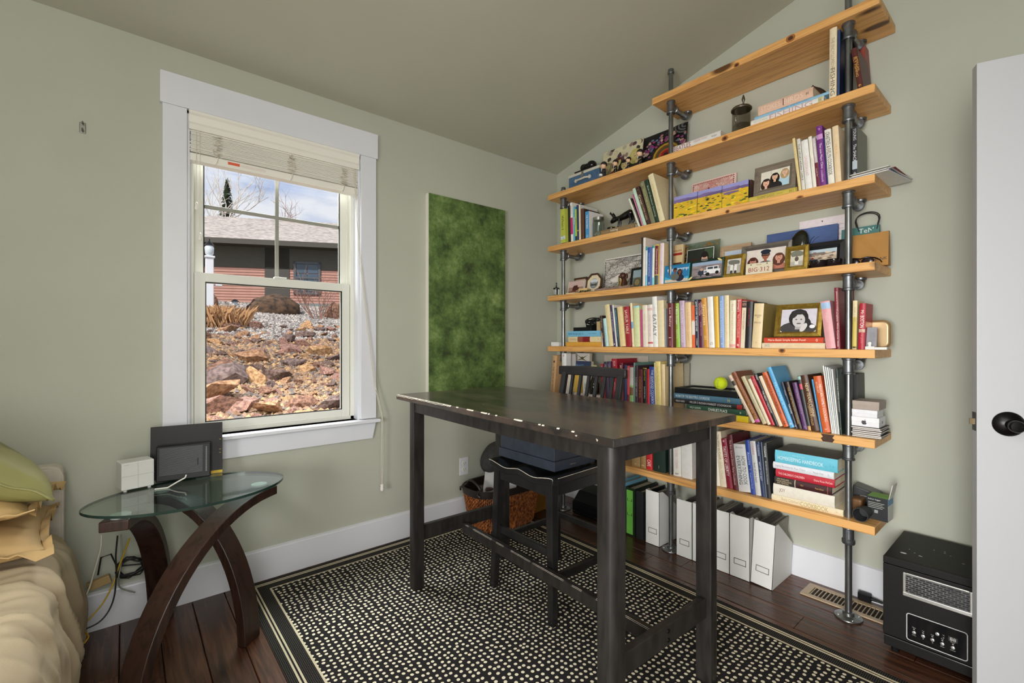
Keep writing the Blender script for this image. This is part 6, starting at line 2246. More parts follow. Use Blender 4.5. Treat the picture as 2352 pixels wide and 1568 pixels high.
# the crowd of photo frames
sh = [(blob(0.5, 0.7, 0.7, 0.5, 3, 16, 0.1), (40, 120, 170)), (rect(0, 0, 1, 0.18), (206, 190, 170))]
for k in range(14):
    sh.append(([(0.08 + k * 0.065, 0.8), (0.11 + k * 0.065, 0.62 + 0.05 * (k % 3)), (0.13 + k * 0.065, 0.85)], (226, 236, 240)))
sh += person_shapes(0.62, 0.62, 0.2, (46, 30, 28), (110, 66, 54), (30, 34, 60), 0.72) + person_shapes(0.42, 0.70, 0.2, (40, 28, 26), (122, 76, 60), (96, 100, 92), 0.72, False)
photo('framed_photo', 'turquoise frame with a couple beneath a wave, left of the green frame', K4, 1590, 1912, 1020, 2.385, z4, 0.004, (60, 160, 190), (70, 170, 200), sh, tilt=-8)
# wedding photo in clear glass with gold leaves
gfX = 2.52
ga, gc = on_x(cpx(K4, 1815), 784, gfX).y, on_x(cpx(K4, 2290), 784, gfX).y
gh = on_x(cpx(K4, 1815), cpy(K4, 735), gfX).z - z4
gfr = thing('framed_photo', uniq('clear glass frame with pressed gold leaves around a couple photo'), 'picture frame', (gfX, ga, z4), (R(-7), 0, SROT))
gw = ga - gc
MB().box(0, gw, 0, 0.004, 0, gh).build('glass_sheet', glass_mat('frame_glass', (214, 222, 216), refl=1.5, rough=0.02), gfr)
sh = [(rect(0, 0, 1, 1), (40, 44, 40)), (ell(0.85, 0.85, 0.2, 0.2), (60, 80, 56))]
sh += person_shapes(0.68, 0.62, 0.33, (30, 24, 24), (222, 170, 150), (36, 36, 44), 0.8, False) + person_shapes(0.30, 0.46, 0.33, (60, 36, 30), (236, 190, 170), (222, 216, 210), 0.8)
pxa = gw * (1880 - 1815) / (2290 - 1815)
pxb = gw * (2215 - 1815) / (2290 - 1815)
phh = gh * 0.84
MB().box(pxa - 0.003, pxb + 0.003, -0.002, -0.0004, 0.02, phh).build('print_border', C((226, 226, 226)), gfr)
flat_print('photograph', gfr, (pxa, -0.0026, 0.023), (1, 0, 0), (0, 0, 1), (0, -1, 0), pxb - pxa, phh - 0.026, (40, 44, 40), sh, 0.25)
for k in range(26):
    t = rv.random()
    lx, lz = (gw * rv.uniform(0.03, 0.13), gh * rv.uniform(0.3, 0.95)) if t < 0.5 else (gw * rv.uniform(0.5, 0.98), gh * rv.uniform(0.88, 0.98))
    MB().add([(lx + 0.008 * c_[0], -0.0012, lz + 0.006 * c_[1]) for c_ in ell(0, 0, 1, 0.7, rv.uniform(0, 180), 8)], [tuple(range(8))]).build('gold_leaf', M('gold_leaf', (170, 126, 60), rough=0.4, metal=0.5), gfr, recalc=False)
sh = [(rect(0, 0, 1, 1), (140, 128, 130)), (rect(0, 0.80, 1, 1), (150, 170, 196))]
for k in range(30):
    sh.append((blob(rv.random(), rv.random() * 0.8, 0.12, 0.03, k), rv.choice([(112, 98, 104), (166, 150, 140), (90, 84, 90)])))
sh += [(rect(0.42, 0.22, 0.95, 0.48), (232, 232, 234)), (rect(0.50, 0.46, 0.90, 0.68), (226, 226, 230)), (rect(0.54, 0.50, 0.72, 0.63), (60, 66, 74)), (rect(0.75, 0.50, 0.87, 0.63), (50, 56, 64)), (ell(0.55, 0.2, 0.07, 0.11), (26, 26, 28)), (ell(0.86, 0.26, 0.06, 0.10), (26, 26, 28)), (rect(0.44, 0.30, 0.52, 0.42), (120, 124, 130)), (blob(0.32, 0.30, 0.10, 0.18, 5), (46, 54, 70)), (ell(0.34, 0.52, 0.05, 0.08), (200, 160, 140))]
go, gw_, gh_ = photo('framed_photo', 'dark green frame with a photo of a white off-road car', K4, 1912, 2352, 960, 2.39, z4, 0.012, (24, 48, 32), (150, 140, 140), sh, tilt=-9)
MB().prism(ell(0, 0, 0.02, 0.006), -0.008, -0.004, axis='y').build('metal_fish', steel, go).location = (gw_ * 0.45, 0, gh_ - 0.004)
for xx, zz, rt in ((0.012, 0.012, 40), (gw_ - 0.02, gh_ - 0.012, -30)):
    MB().prism(ell(0, 0, 0.014, 0.005, rt), -0.007, -0.003, axis='y').build('fishing_fly', C((222, 206, 130)), go).location = (xx, 0, zz)
sh = [(rect(0, 0.55, 1, 1), (186, 200, 216)), (rect(0, 0.3, 1, 0.55), (120, 140, 160)), (rect(0, 0.46, 1, 0.50), (226, 232, 236)), (rect(0, 0, 1, 0.3), (150, 130, 110))] + person_shapes(0.5, 0.30, 0.18, (60, 36, 28), (190, 130, 100), (60, 60, 70), 0.7) + person_shapes(0.66, 0.28, 0.17, (40, 28, 26), (200, 140, 110), (80, 60, 60), 0.7)
kraft = wood_mat('light_driftwood', (176, 150, 118), (136, 110, 82), axis='x', scale=9, rough=0.7, knots=False)
photo('framed_photo', 'light driftwood frame with two people by the sea', K5, 472, 790, 425, 2.55, z4, 0.030, (170, 144, 110), (160, 176, 190), sh, tilt=-6, fm_=kraft)
gold = M('gold_moulding', (190, 158, 70), rough=0.3, metal=0.75, var=0.35, scale=50)
bw_ = [(rect(0, 0, 1, 0.55), (170, 166, 158)), (rect(0, 0.55, 1, 1), (196, 194, 188)), (blob(0.5, 0.75, 0.5, 0.2, 8), (110, 112, 104)), (rect(0.25, 0.15, 0.45, 0.6), (228, 226, 222)), (rect(0.55, 0.12, 0.75, 0.62), (226, 224, 220)), (ell(0.35, 0.66, 0.08, 0.07), (120, 110, 104)), (ell(0.65, 0.68, 0.08, 0.07), (116, 108, 100)), (rect(0.27, 0.0, 0.43, 0.2), (60, 60, 60)), (rect(0.57, 0.0, 0.73, 0.18), (50, 50, 50))]
photo('framed_photo', 'small gold frame with a black-and-white photo beside the car photo', K5, 512, 726, 520, 2.40, z4, 0.020, (190, 158, 70), (190, 188, 182), bw_, tilt=-12, fm_=gold)
sh = [(rect(0, 0.0, 1, 1), (222, 212, 204))] + person_shapes(0.50, 0.66, 0.27, (40, 44, 64), (160, 100, 78), (38, 48, 84), 0.7, False) + person_shapes(0.18, 0.46, 0.27, (84, 40, 36), (190, 130, 112), (150, 70, 66), 0.7) + person_shapes(0.84, 0.52, 0.28, (96, 56, 46), (206, 150, 128), (190, 120, 100), 0.7)
sh += [(ell(0.5, 0.86, 0.13, 0.11), (34, 38, 56)), (rect(0.10, 0.49, 0.26, 0.53), (20, 18, 20)), (rect(0.42, 0.66, 0.58, 0.70), (30, 24, 24))]
silver = M('silver_moulding', (176, 172, 166), rough=0.28, metal=0.85, var=0.2, scale=30)
photo('framed_photo', 'large silver frame with a man in a cap between two women', K5, 690, 1195, 425, 2.44, z4, 0.026, (170, 166, 160), (214, 204, 198), sh, tilt=-10, fm_=silver)
pl_a = on_x(cpx(K5, 750), 784, 2.375).y
plt = thing('license_plate', 'cream licence plate with red characters in front of the silver frame', 'licence plate', (2.375, pl_a, z4), (R(-6), 0, SROT))
plw = pl_a - on_x(cpx(K5, 1018), 784, 2.375).y
MB().box(0, plw, 0, 0.0015, -0.0, 0.054).build('plate', C((216, 206, 180), 0.4), plt, bevel=0.0005)
lettering(plt, 'BIG·312', (plw * 0.5, -0.0006, 0.021), (1, 0, 0), (0, 0, 1), plw * 0.78, 0.026, (150, 40, 36))
lettering(plt, 'TEXAS', (plw * 0.5, -0.0006, 0.045), (1, 0, 0), (0, 0, 1), plw * 0.2, 0.008, (150, 60, 50))
for xx in (0.2, 0.8):
    MB().lathe([(0.003, -0.0012), (0.003, 0.0)], 8, (plw * xx, 0, 0.047), axis='y').build('hole', C((30, 26, 24)), plt)
sh = [(rect(0, 0, 1, 1), (206, 200, 186)), (blob(0.5, 0.8, 0.6, 0.2, 4), (120, 120, 108)), (rect(0, 0, 1, 0.3), (176, 172, 160)), (rect(0.36, 0.08, 0.64, 0.34), (226, 224, 218)), (ell(0.5, 0.45, 0.16, 0.16), (90, 84, 76)), (ell(0.5, 0.62, 0.08, 0.06), (130, 116, 104))]
photo('framed_photo', 'small gold frame with a black-and-white child photo right of the silver frame', K5, 1137, 1368, 430, 2.40, z4, 0.022, (190, 158, 70), (206, 200, 188), sh, tilt=-10, fm_=gold)
sh = [(rect(0, 0.72, 1, 1), (190, 206, 216)), (blob(0.3, 0.7, 0.5, 0.1, 2), (130, 120, 112)), (rect(0, 0, 1, 0.5), (196, 178, 156))]
for k in range(24):
    sh.append((blob(rv.uniform(0.1, 1), rv.uniform(0.1, 0.8), 0.07, 0.06, k), rv.choice([(226, 206, 184), (136, 112, 100), (170, 146, 130)])))
sh += [(rect(0.12, 0.2, 0.4, 0.34), (60, 70, 84)), (ell(0.22, 0.42, 0.04, 0.06), (150, 60, 50))]
photo('framed_photo', 'wide black frame with a desert rocks photo beside the right pipe', K5, 1272, 1736, 410, 2.49, z4, 0.032, (26, 26, 30), (206, 190, 170), sh, tilt=-8)
# dark polished stone sculpture
st_ = thing('stone_sculpture', 'dark polished oval stone sculpture behind the gold frame', 'sculpture', (2.545, on_x(cpx(K5, 1268), 784, 2.545).y, z4), (0, 0, SROT))
hst = on_x(cpx(K5, 1240), cpy(K5, 265), 2.545).z - z4
MB().ball((0, 0, hst * 0.55), (0.046, 0.022, hst * 0.46), 20, 14, rot=Matrix.Rotation(R(14), 3, 'Y')).build('stone', M('dark_serpentine', (34, 36, 28), rough=0.15, var=0.6, scale=16), st_, smooth=80)
MB().box(-0.035, 0.035, -0.02, 0.02, 0, 0.03).build('plinth', gb, st_, bevel=0.003)
# blue whale-like canvas
bX = 2.585
ba, bc = on_x(cpx(K5, 950), 784, bX).y, on_x(cpx(K5, 1665), 784, bX).y
bh = on_x(cpx(K5, 950), cpy(K5, 300), bX).z - z4
bcv = thing('canvas_painting', 'wide blue brushed canvas leaning at the back of the middle shelf', 'painting', (bX, ba, z4), (R(-4), 0, SROT))
MB().box(0, ba - bc, 0, 0.018, 0, bh).build('canvas', M('blue_brushed_paint', (84, 110, 162), rough=0.5, col2=(34, 50, 96), scale=5, stretch=(0.6, 1, 2.2), detail=7, lo=0.3, hi=0.75), bcv, bevel=0.003)
for k, (x0_, z0_, x1_, z1_) in enumerate(((0.62, 0.62, 0.70, 0.80), (0.64, 0.60, 0.76, 0.78))):
    MB().tube([((ba - bc) * x0_, -0.001, bh * z0_), ((ba - bc) * (x0_ + x1_) / 2, -0.0015, bh * (z0_ + z1_) / 2 + 0.01), ((ba - bc) * x1_, -0.001, bh * z1_)], 0.0012, 5).build('brush_line', C((20, 22, 34)), bcv)
pX = 2.622
pa_, pc_ = on_x(cpx(K5, 1285), 784, pX).y, on_x(cpx(K5, 1815), 784, pX).y
ph_ = on_x(cpx(K5, 1285), cpy(K5, 172), pX).z - z4
ce = thing('certificate', 'white printed certificate at the back behind the right pipe', 'paper', (pX, pa_, z4), (R(-2), 0, SROT))
MB().box(0, pa_ - pc_, 0, 0.003, 0, ph_).build('sheet', C((226, 216, 220)), ce)
MB().lathe([(0.004, -0.0015), (0.004, 0)], 10, ((pa_ - pc_) * 0.45, 0, ph_ - 0.016), axis='y').build('grommet', steel, ce)
q = MB()
for k in range(22):
    q.box(0.03, (pa_ - pc_) - 0.03 - rv.uniform(0, 0.05), -0.0004, 0.0, ph_ - 0.045 - k * 0.007, ph_ - 0.0425 - k * 0.007)
q.build('printed_lines', C((186, 172, 178)), ce)
# gift bags
tX = 2.562
ta, tc_ = on_x(cpx(K5, 1700), 784, tX).y, on_x(cpx(K5, 2082), 784, tX).y
thh = on_x(cpx(K5, 2080), cpy(K5, 190), tX).z - z4
gbg = thing('gift_bag', 'teal paper gift bag with black cord handles behind the brown bag', 'bag', (tX, ta, z4), (0, 0, SROT))
tw2 = ta - tc_
teal = M('teal_paper', (70, 120, 116), rough=0.6, var=0.12, scale=8)
q = MB()
q.add([(0, 0, 0), (tw2, 0, 0), (tw2, 0.05, 0), (0, 0.05, 0), (0, 0.018, thh), (tw2, 0.012, thh), (tw2, 0.032, thh), (0, 0.034, thh)], [(0, 3, 2, 1), (0, 1, 5, 4), (1, 2, 6, 5), (2, 3, 7, 6), (3, 0, 4, 7)])
q.build('bag_body', teal, gbg)
lettering(gbg, 'TeNg', (tw2 * 0.72, 0.011, thh * 0.88), (1, 0, 0), (0, 0.06, 1), 0.07, 0.03, (226, 232, 226))
for yy, dx_ in ((0.012, 0.0), (0.034, -0.008)):
    hp = [(tw2 * 0.48 + dx_, yy, thh - 0.02)]
    for k in range(11):
        t = R(180 - 18 * k)
        hp.append((tw2 * 0.71 + dx_ + 0.044 * math.cos(t), yy, thh + 0.028 + 0.034 * max(0, math.sin(t)) ** 0.8))
    hp.append((tw2 * 0.94 + dx_, yy, thh - 0.02))
    MB().tube(hp, 0.0024, 7).build('cord_handle', C((24, 24, 24)), gbg, smooth=60)
kX = 2.51
ka, kc = on_x(cpx(K5, 1815), 784, kX).y, on_x(cpx(K5, 2178), 784, kX).y
kh = on_x(cpx(K5, 2170), cpy(K5, 255), kX).z - z4
kb = thing('paper_bag', 'brown kraft paper bag at the right end of the middle shelf', 'bag', (kX, ka, z4), (0, 0, SROT))
kw = ka - kc
krf = M('kraft_paper', (176, 128, 62), rough=0.7, var=0.14, scale=10, bump=0.1, bscale=14)
q = MB()
q.add([(0, 0, 0), (kw, 0, 0), (kw, 0.045, 0), (0, 0.045, 0), (0, 0.016, kh), (kw * 0.3, 0.010, kh * 0.985), (kw, 0.014, kh), (kw, 0.030, kh), (0, 0.032, kh)], [(0, 3, 2, 1), (0, 1, 6, 5, 4), (1, 2, 7, 6), (2, 3, 8, 7), (3, 0, 4, 8)])
q.build('bag_body', krf, kb)
lettering(kb, 'HANK', (kw * 0.78, 0.001, kh * 0.20), (1, 0, 0.05), (0, 0.04, 1), 0.05, 0.014, (60, 50, 40))
sg = thing('sunglasses', 'dark wraparound sunglasses with one arm over the shelf end', 'sunglasses', (2.442, on_x(cpx(K5, 1762), 784, 2.442).y, z4), (0, 0, SROT))
sg.scale = (0.72, 0.8, 0.85)
gsm = M('smoked_lens', (40, 30, 34), rough=0.15, var=0.3, scale=12)
for sx in (0.03, 0.10):
    q = MB()
    q.ball((sx, 0.02, 0.020), (0.032, 0.008, 0.020), 16, 10)
    q.build('lens', gsm, sg, smooth=80)
MB().tube([(0.0, 0.02, 0.034), (0.03, 0.014, 0.040), (0.065, 0.012, 0.034), (0.10, 0.014, 0.040), (0.135, 0.026, 0.034), (0.15, 0.06, 0.026), (0.155, 0.12, 0.008)], 0.0035, 7).build('rim', gb, sg, smooth=60)
MB().tube([(0.0, 0.02, 0.034), (-0.01, 0.06, 0.028), (-0.01, 0.12, 0.010)], 0.003, 7).build('temple', gb, sg, smooth=60)
for k, (px_, rr2, lb) in enumerate(((1478, 0.036, 'left dark glossy bowl in front of the desert photo'), (1630, 0.032, 'right dark glossy bowl in front of the desert photo'))):
    y_ = on_x(cpx(K5, px_), 784, 2.41).y
    bw2 = thing('small_bowl', lb, 'bowl', (2.415, y_, z4), (0, 0, SROT), 'dark bowls before the desert photo')
    MB().lathe([(rr2 * 0.5, 0), (rr2 * 0.9, 0.012), (rr2, 0.032), (rr2 * 0.93, 0.033), (rr2 * 0.8, 0.014), (rr2 * 0.3, 0.006)], 24).build('bowl_body', M('dark_lacquer', (34, 26, 30), rough=0.12, var=0.4, scale=14), bw2, smooth=50)
    MB().lathe([(rr2, 0.031), (rr2 * 1.02, 0.033), (rr2, 0.035)], 24).build('bowl_rim', gb, bw2, smooth=50)

# ---------------------------------------------------------------- fifth shelf
z5 = BZ[4]
T5 = 4
wb5 = thing('small_box', 'small white carton at the far left end of the fifth shelf', 'box', (2.375, on_x(cpx(K6, 136), 784, 2.375).y, z5), (0, 0, SROT + R(4)))
MB().box(0, 0.072, 0, 0.07, 0, 0.028).build('carton', C((226, 224, 226)), wb5, bevel=0.001)
MB().box(0.004, 0.068, 0.004, 0.066, 0.028, 0.0286).build('carton_lid', C((232, 230, 230)), wb5)
flat_book(T5, K6, 315, 742, z5, 0.030, (218, 162, 66), 'amber book lowest in the left stack', [W('.', 0.86, 0.01, 0.1, (160, 110, 40))], D=0.2)
flat_book(T5, K6, 345, 735, z5 + 0.0302, 0.036, (226, 206, 160), 'cream book with maroon panel in the left stack', [W('CUCINA FRESCA', 0.15, 0.24, 0.6, (150, 120, 80)), W('P', 0.94, 0.03, 0.4, (190, 150, 110))], bands=((0.30, 0.46, (150, 80, 60)), (0.46, 0.68, (130, 26, 30))), D=0.17)
flat_book(T5, K6, 330, 727, z5 + 0.0664, 0.039, (122, 184, 214), 'light blue book topmost in the left stack', [W('FROM THE GROUND UP', 0.28, 0.46, 0.35, (40, 90, 130)), W('Lynn Alley', 0.78, 0.22, 0.25, (50, 100, 140))], D=0.17)
bkx = thing('black_box', 'flat black box on the light blue book', 'box', (2.41, on_x(cpx(K6, 400), 784, 2.41).y, z5 + 0.1056), (0, 0, SROT))
MB().box(0, 0.165, 0, 0.10, 0, 0.026).build('box_body', blk_pl, bkx, bevel=0.003)
cl = thing('cable_bundle', 'bundle of black cable on the flat black box', 'cable', (2.43, on_x(cpx(K6, 600), 784, 2.43).y, z5 + 0.1318), (0, 0, SROT))
pts = []
for k in range(110):
    t = k / 110 * 6 * 2 * PI
    pts.append((0.058 * math.cos(t) * (1 - 0.1 * math.sin(t * 0.3)), 0.03 + 0.022 * math.sin(t), 0.036 + 0.020 * math.sin(t * 0.5 + 1) + 0.010 * math.cos(t * 1.3)))
MB().tube(pts, 0.0035, 6).build('cable', blk_pl, cl, smooth=60)
MB().box(-0.036, 0.02, 0.0, 0.05, 0.0, 0.016).build('adapter', blk_pl, cl, bevel=0.003)
bg5 = thing('cardboard_block', 'beige cardboard block between the black box and the upright books', 'box', (2.42, on_x(cpx(K6, 680), 784, 2.42).y, z5 + 0.1056), (0, 0, SROT))
MB().box(0, 0.028, 0, 0.09, 0, 0.062).build('block', C((186, 158, 116)), bg5, bevel=0.002)
B5L = (
    (743, 525, 744, 758, (206, 200, 206), 'thin lilac-grey booklet leaning at the stack', [], (), True),
    (720, 395, 762, 789, (56, 34, 40), 'dark brown hardback with gold flourish, leaning', [W('THE Great', 0.75, 0.3, 0.5, (206, 176, 110)), W('book', 0.35, 0.3, 0.4, (206, 176, 110))], (), False),
    (757, 428, 790, 827, (186, 222, 222), 'pale aqua hardback right of the dark brown one', [W('THE GRAIN', 0.5, 0.5, 0.3, (120, 170, 180))], (), False),
    (778, 265, 829, 886, (226, 208, 160), 'tall cream hardback right of the pale aqua one', [], (), False),
    (840, 268, 888, 915, (58, 48, 88), 'navy-violet book with white capitals', [W('PAST FLAVORS', 0.6, 0.5, 0.5, (196, 186, 216)), W('o', 0.06, 0.05, 0.4)], (), False),
    (868, 264, 916, 933, (232, 228, 222), 'very slim white book beside the navy-violet one', [], (), True),
    (893, 300, 934, 961, (30, 52, 66), 'slim dark teal book with pale blue capitals', [W('MEDITERRANEAN FOOD', 0.6, 0.7, 0.5, (120, 186, 206))], (), False),
    (925, 290, 965, 1031, (230, 206, 150), 'wide cream-yellow hardback left of the red check book', [], (), False),
    (1003, 288, 1038, 1104, (160, 36, 48), 'red book with white checked edges', [W('SAVEUR TABLE', 0.62, 0.6, 0.5, (240, 220, 200))], (), False),
    (1080, 242, 1109, 1136, (232, 216, 174), 'tall cream book with a blue sticker', [W('A', 0.08, 0.05, 0.4, (90, 140, 160))], ((0.42, 0.57, (110, 160, 190)),), False),
    (1125, 278, 1138, 1207, (216, 220, 168), 'pale yellow-green hardback with aqua tip', [], ((0.955, 1.0, (160, 214, 220)),), False),
    (1203, 320, 1212, 1236, (196, 80, 128), 'slim magenta paperback', [], (), True),
    (1229, 268, 1240, 1300, (230, 218, 200), 'ivory hardback between the magenta and patterned books', [W('FRESH HERB', 0.6, 0.4, 0.3, (206, 180, 160))], (), False),
    (1290, 262, 1301, 1362, (230, 220, 212), 'white hardback patterned with red squares', [W('CITIES OF ITALIAN', 0.5, 0.5, 0.3, (206, 150, 150))], ((0.86, 0.92, (222, 180, 176)), (0.08, 0.12, (200, 90, 90))), False),
    (1347, 166, 1363, 1420, (232, 230, 226), 'tall white hardback with spaced grey capitals', [W('EATALY', 0.43, 0.42, 0.7, (70, 66, 66)), W('HOW TO', 0.72, 0.16, 0.3, (150, 150, 150))], (), False),
    (1410, 212, 1421, 1498, (228, 212, 172), 'thick cream hardback left of the grey one', [], (), False),
    (1495, 308, 1500, 1520, (150, 150, 152), 'grey paperback just left of the maroon book', [], (), True))
for r_ in B5L:
    book(T5, K6, *r_[:4], r_[4], r_[5], r_[6], r_[7], paper=r_[8], X=2.385)
q_o = None
# white checked edging strips of the red book
book(T5, K6, 1536, 245, 1540, 1600, (104, 28, 36), 'maroon hardback with white script hiding the middle pipe', [W('Lee Bailey', 0.68, 0.44, 0.5, (236, 220, 210)), W('I', 0.22, 0.06, 0.5, (226, 200, 190)), W('CLARKSON', 0.1, 0.12, 0.2, (206, 160, 150))], X=2.349, D=0.046)
B5R = (
    (37, 200, 51, 96, (146, 186, 66), 'lime green hardback with white capitals', [W('4 Blue Ginger', 0.72, 0.42, 0.55), W('NAPA', 0.3, 0.2, 0.4, (206, 230, 160))], (), False),
    (87, 174, 101, 150, (190, 164, 186), 'dusty lilac hardback', [W('THE GOURMET COOKBOOK', 0.5, 0.8, 0.5, (226, 212, 226))], (), False),
    (140, 190, 152, 210, (226, 194, 146), 'tan-cream hardback right of the dusty lilac one', [W('A THE PLEASURES CUISINE', 0.5, 0.7, 0.3, (206, 160, 110))], (), False),
    (205, 218, 212, 243, (226, 110, 66), 'slim orange and white book', [W('SOUPS', 0.5, 0.4, 0.6, (240, 230, 220))], ((0.3, 0.62, (232, 222, 212)),), True),
    (232, 164, 244, 281, (36, 38, 66), 'dark navy hardback with white capitals', [W('JAMIE OLIVER', 0.82, 0.28, 0.5), W('THE NAKED CHEF', 0.5, 0.32, 0.5), W('HYPERION', 0.12, 0.14, 0.25)], (), False),
    (272, 176, 283, 326, (92, 32, 56), 'plum hardback with pink capitals', [W("JAMIE'S FOOD", 0.84, 0.26, 0.4, (236, 200, 200), 0.7), W('REVOLUTION', 0.82, 0.26, 0.4, (236, 180, 170), 0.3), W('JAMIE OLIVER', 0.4, 0.3, 0.3, (220, 150, 170))], (), False),
    (300, 150, 326, 376, (206, 146, 52), 'orange hardback with lowercase pale title', [W('favorites', 0.66, 0.42, 0.6, (240, 222, 170)), W('III', 0.2, 0.16, 0.5, (232, 200, 130))], (), False),
    (357, 136, 377, 433, (232, 228, 222), 'tall white hardback right of the orange one', [W('cooking', 0.6, 0.5, 0.2, (196, 190, 180)), W('G', 0.08, 0.05, 0.5, (150, 140, 130))], (), False),
    (423, 132, 438, 479, (226, 178, 52), 'tall golden yellow hardback', [], (), False),
    (475, 128, 483, 527, (134, 164, 214), 'tall periwinkle blue hardback', [W('barefoot contessa', 0.55, 0.7, 0.5, (206, 220, 240)), W('Y', 0.08, 0.04, 0.4)], (), False),
    (523, 122, 528, 574, (228, 210, 170), 'tall cream hardback with dark brown top edge', [W('THE PERFECT CUP', 0.55, 0.7, 0.35, (214, 184, 130))], (), False),
    (580, 170, 576, 634, (232, 222, 196), 'cream hardback with brown script left of the red one', [W('Cooking and Entertaining', 0.45, 0.6, 0.4, (206, 170, 130)), W('Peterson', 0.85, 0.14, 0.3, (180, 140, 100))], ((0.02, 0.08, (222, 160, 150)),), False),
    (650, 158, 636, 680, (196, 46, 44), 'bright red hardback with white script', [W("Brennan's", 0.86, 0.24, 0.6), W('New Orleans Cookbook', 0.45, 0.48, 0.45, (240, 200, 180)), W('#', 0.06, 0.05, 0.5)], (), False),
    (700, 178, 681, 722, (228, 214, 186), 'cream paperback with a tiny portrait at the top', [W('STARTING KITCHEN', 0.6, 0.4, 0.4, (150, 80, 60))], ((0.86, 0.99, (70, 54, 54)), (0.90, 0.96, (220, 180, 160))), True),
    (742, 182, 723, 786, (32, 28, 32), 'black hardback with small red lettering', [W("every day's a party", 0.66, 0.4, 0.25, (190, 50, 60))], (), False),
    (818, 203, 790, 884, (226, 202, 158), 'very thick cream hardback with stacked dark title', [('BEARD', 0.73, 0.05, 0.7, (120, 96, 66), 0.5, 'h'), ('ON', 0.69, 0.03, 0.3, (120, 96, 66), 0.5, 'h'), ('BREAD', 0.57, 0.05, 0.7, (120, 96, 66), 0.5, 'h'), ('F', 0.12, 0.04, 0.4, (190, 150, 100), 0.5, 'h')], (), False))
for r_ in B5R:
    side = (150, 132, 70) if 'very thick cream' in r_[5] else None
    book(T5, K7, *r_[:4], r_[4], r_[5], r_[6], r_[7], paper=r_[8], X=2.385, side=side, D=0.16 if side else None)
flat_book(T5, K7, 892, 1506, z5, 0.0270, (226, 206, 172), 'cream book lying at the bottom under the gold frame', [W('COOKING WITH FAMILY SECRETS', 0.6, 0.4, 0.3, (222, 180, 130)), W('SPICE', 0.09, 0.09, 0.4, (90, 130, 150))], D=0.2)
flat_book(T5, K7, 910, 1490, z5 + 0.0272, 0.0245, (206, 72, 44), 'red-orange book lying directly under the gold frame', [W('Mario Batali Simple Italian Food', 0.40, 0.64, 0.55, (244, 232, 214)), W('o', 0.9, 0.03, 0.5, (240, 220, 190))], D=0.2)
sh = [(rect(0, 0, 1, 1), (214, 210, 222)), (ell(0.50, 0.15, 0.52, 0.30), (70, 68, 70)), (ell(0.50, 0.60, 0.28, 0.40), (44, 42, 44)), (ell(0.62, 0.35, 0.24, 0.30), (50, 48, 50)), (rect(0.42, 0.10, 0.6, 0.35), (176, 172, 172)), (ell(0.51, 0.50, 0.18, 0.30), (206, 202, 202)), (ell(0.50, 0.86, 0.22, 0.11), (50, 48, 50)), (ell(0.38, 0.74, 0.07, 0.16, -25), (50, 48, 50)), (ell(0.66, 0.18, 0.08, 0.20, -20), (214, 210, 210)), (ell(0.44, 0.54, 0.03, 0.02, n=8), (40, 38, 40)), (ell(0.58, 0.54, 0.03, 0.02, n=8), (40, 38, 40)), (ell(0.52, 0.36, 0.07, 0.03, n=10), (110, 100, 100)), (ell(0.9, 0.22, 0.08, 0.08), (238, 236, 240))]
photo('framed_photo', 'ornate gold frame with a black-and-white smiling girl', K7, 1005, 1462, 222, 2.40, z5 + 0.0520, 0.024, (190, 158, 70), (214, 210, 222), sh, tilt=-14, fm_=gold)
for r_ in (
    (1458, 184, 1516, 1612, (222, 160, 164), 'thick pink hardback leaning left beside the gold frame', [W('Vineyard', 0.66, 0.2, 0.4, (236, 196, 196))], ((0.84, 0.97, (160, 190, 222)),), 0.17),
    (1593, 46, 1613, 1655, (126, 32, 46), 'tall crimson hardback left of the right pipe', [W('Complete Wine Course', 0.40, 0.5, 0.5, (236, 222, 216)), W('WINDOWS ON THE WORLD', 0.78, 0.3, 0.35, (226, 196, 190), 0.6), W('I', 0.93, 0.04, 0.3), W('STERLING', 0.09, 0.1, 0.3)], (), 0.24),
    (1776, 172, 1767, 1812, (222, 206, 160), 'cream paperback with yellow lower half right of the pipe', [W('TOP CHEF', 0.72, 0.3, 0.4, (176, 150, 110))], ((0.02, 0.66, (206, 184, 90)), (0.02, 0.06, (60, 56, 50))), 0.112),
    (1841, 200, 1826, 1890, (176, 30, 50), 'bright crimson hardback, rightmost upright book', [W('Mr.', 0.80, 0.1, 0.5), W('BOSTON', 0.60, 0.26, 0.62), W('official guide', 0.28, 0.3, 0.4, (220, 120, 130))], ((0.37, 0.44, (206, 180, 150)),), 0.112)):
    book(T5, K7, *r_[:4], r_[4], r_[5], r_[6], r_[7], D=r_[8], X=2.385)
# gold tin, grey card, white figurine
ty0, ty1 = on_x(cpx(K7, 1885), 784, 2.50).y, on_x(cpx(K7, 2143), 784, 2.50).y
tin = thing('gold_tin', 'champagne-gold rounded square tin at the right end of the fifth shelf', 'tin', (2.50, ty0, z5), (0, 0, SROT))
tw3, th3 = ty0 - ty1, on_x(cpx(K7, 2000), cpy(K7, 358), 2.50).z - z5
pts = []
rr3 = 0.03
for cx_, cz_, a0 in ((tw3 - rr3, th3 - rr3, 0), (rr3, th3 - rr3, 90), (rr3, rr3, 180), (tw3 - rr3, rr3, 270)):
    for k in range(7):
        t = R(a0 + 90 * k / 6)
        pts.append((cx_ + rr3 * math.cos(t), cz_ + rr3 * math.sin(t)))
champ = M('champagne_metal', (206, 176, 134), rough=0.3, metal=0.7, var=0.08, scale=10)
MB().prism(pts, 0, 0.05, axis='y').build('tin_body', champ, tin, bevel=0.012, segs=3, smooth=40)
gcd = thing('grey_card', 'grey rounded card standing before the gold tin', 'card', (2.405, on_x(cpx(K7, 1896), 784, 2.405).y, z5), (R(-8), 0, SROT))
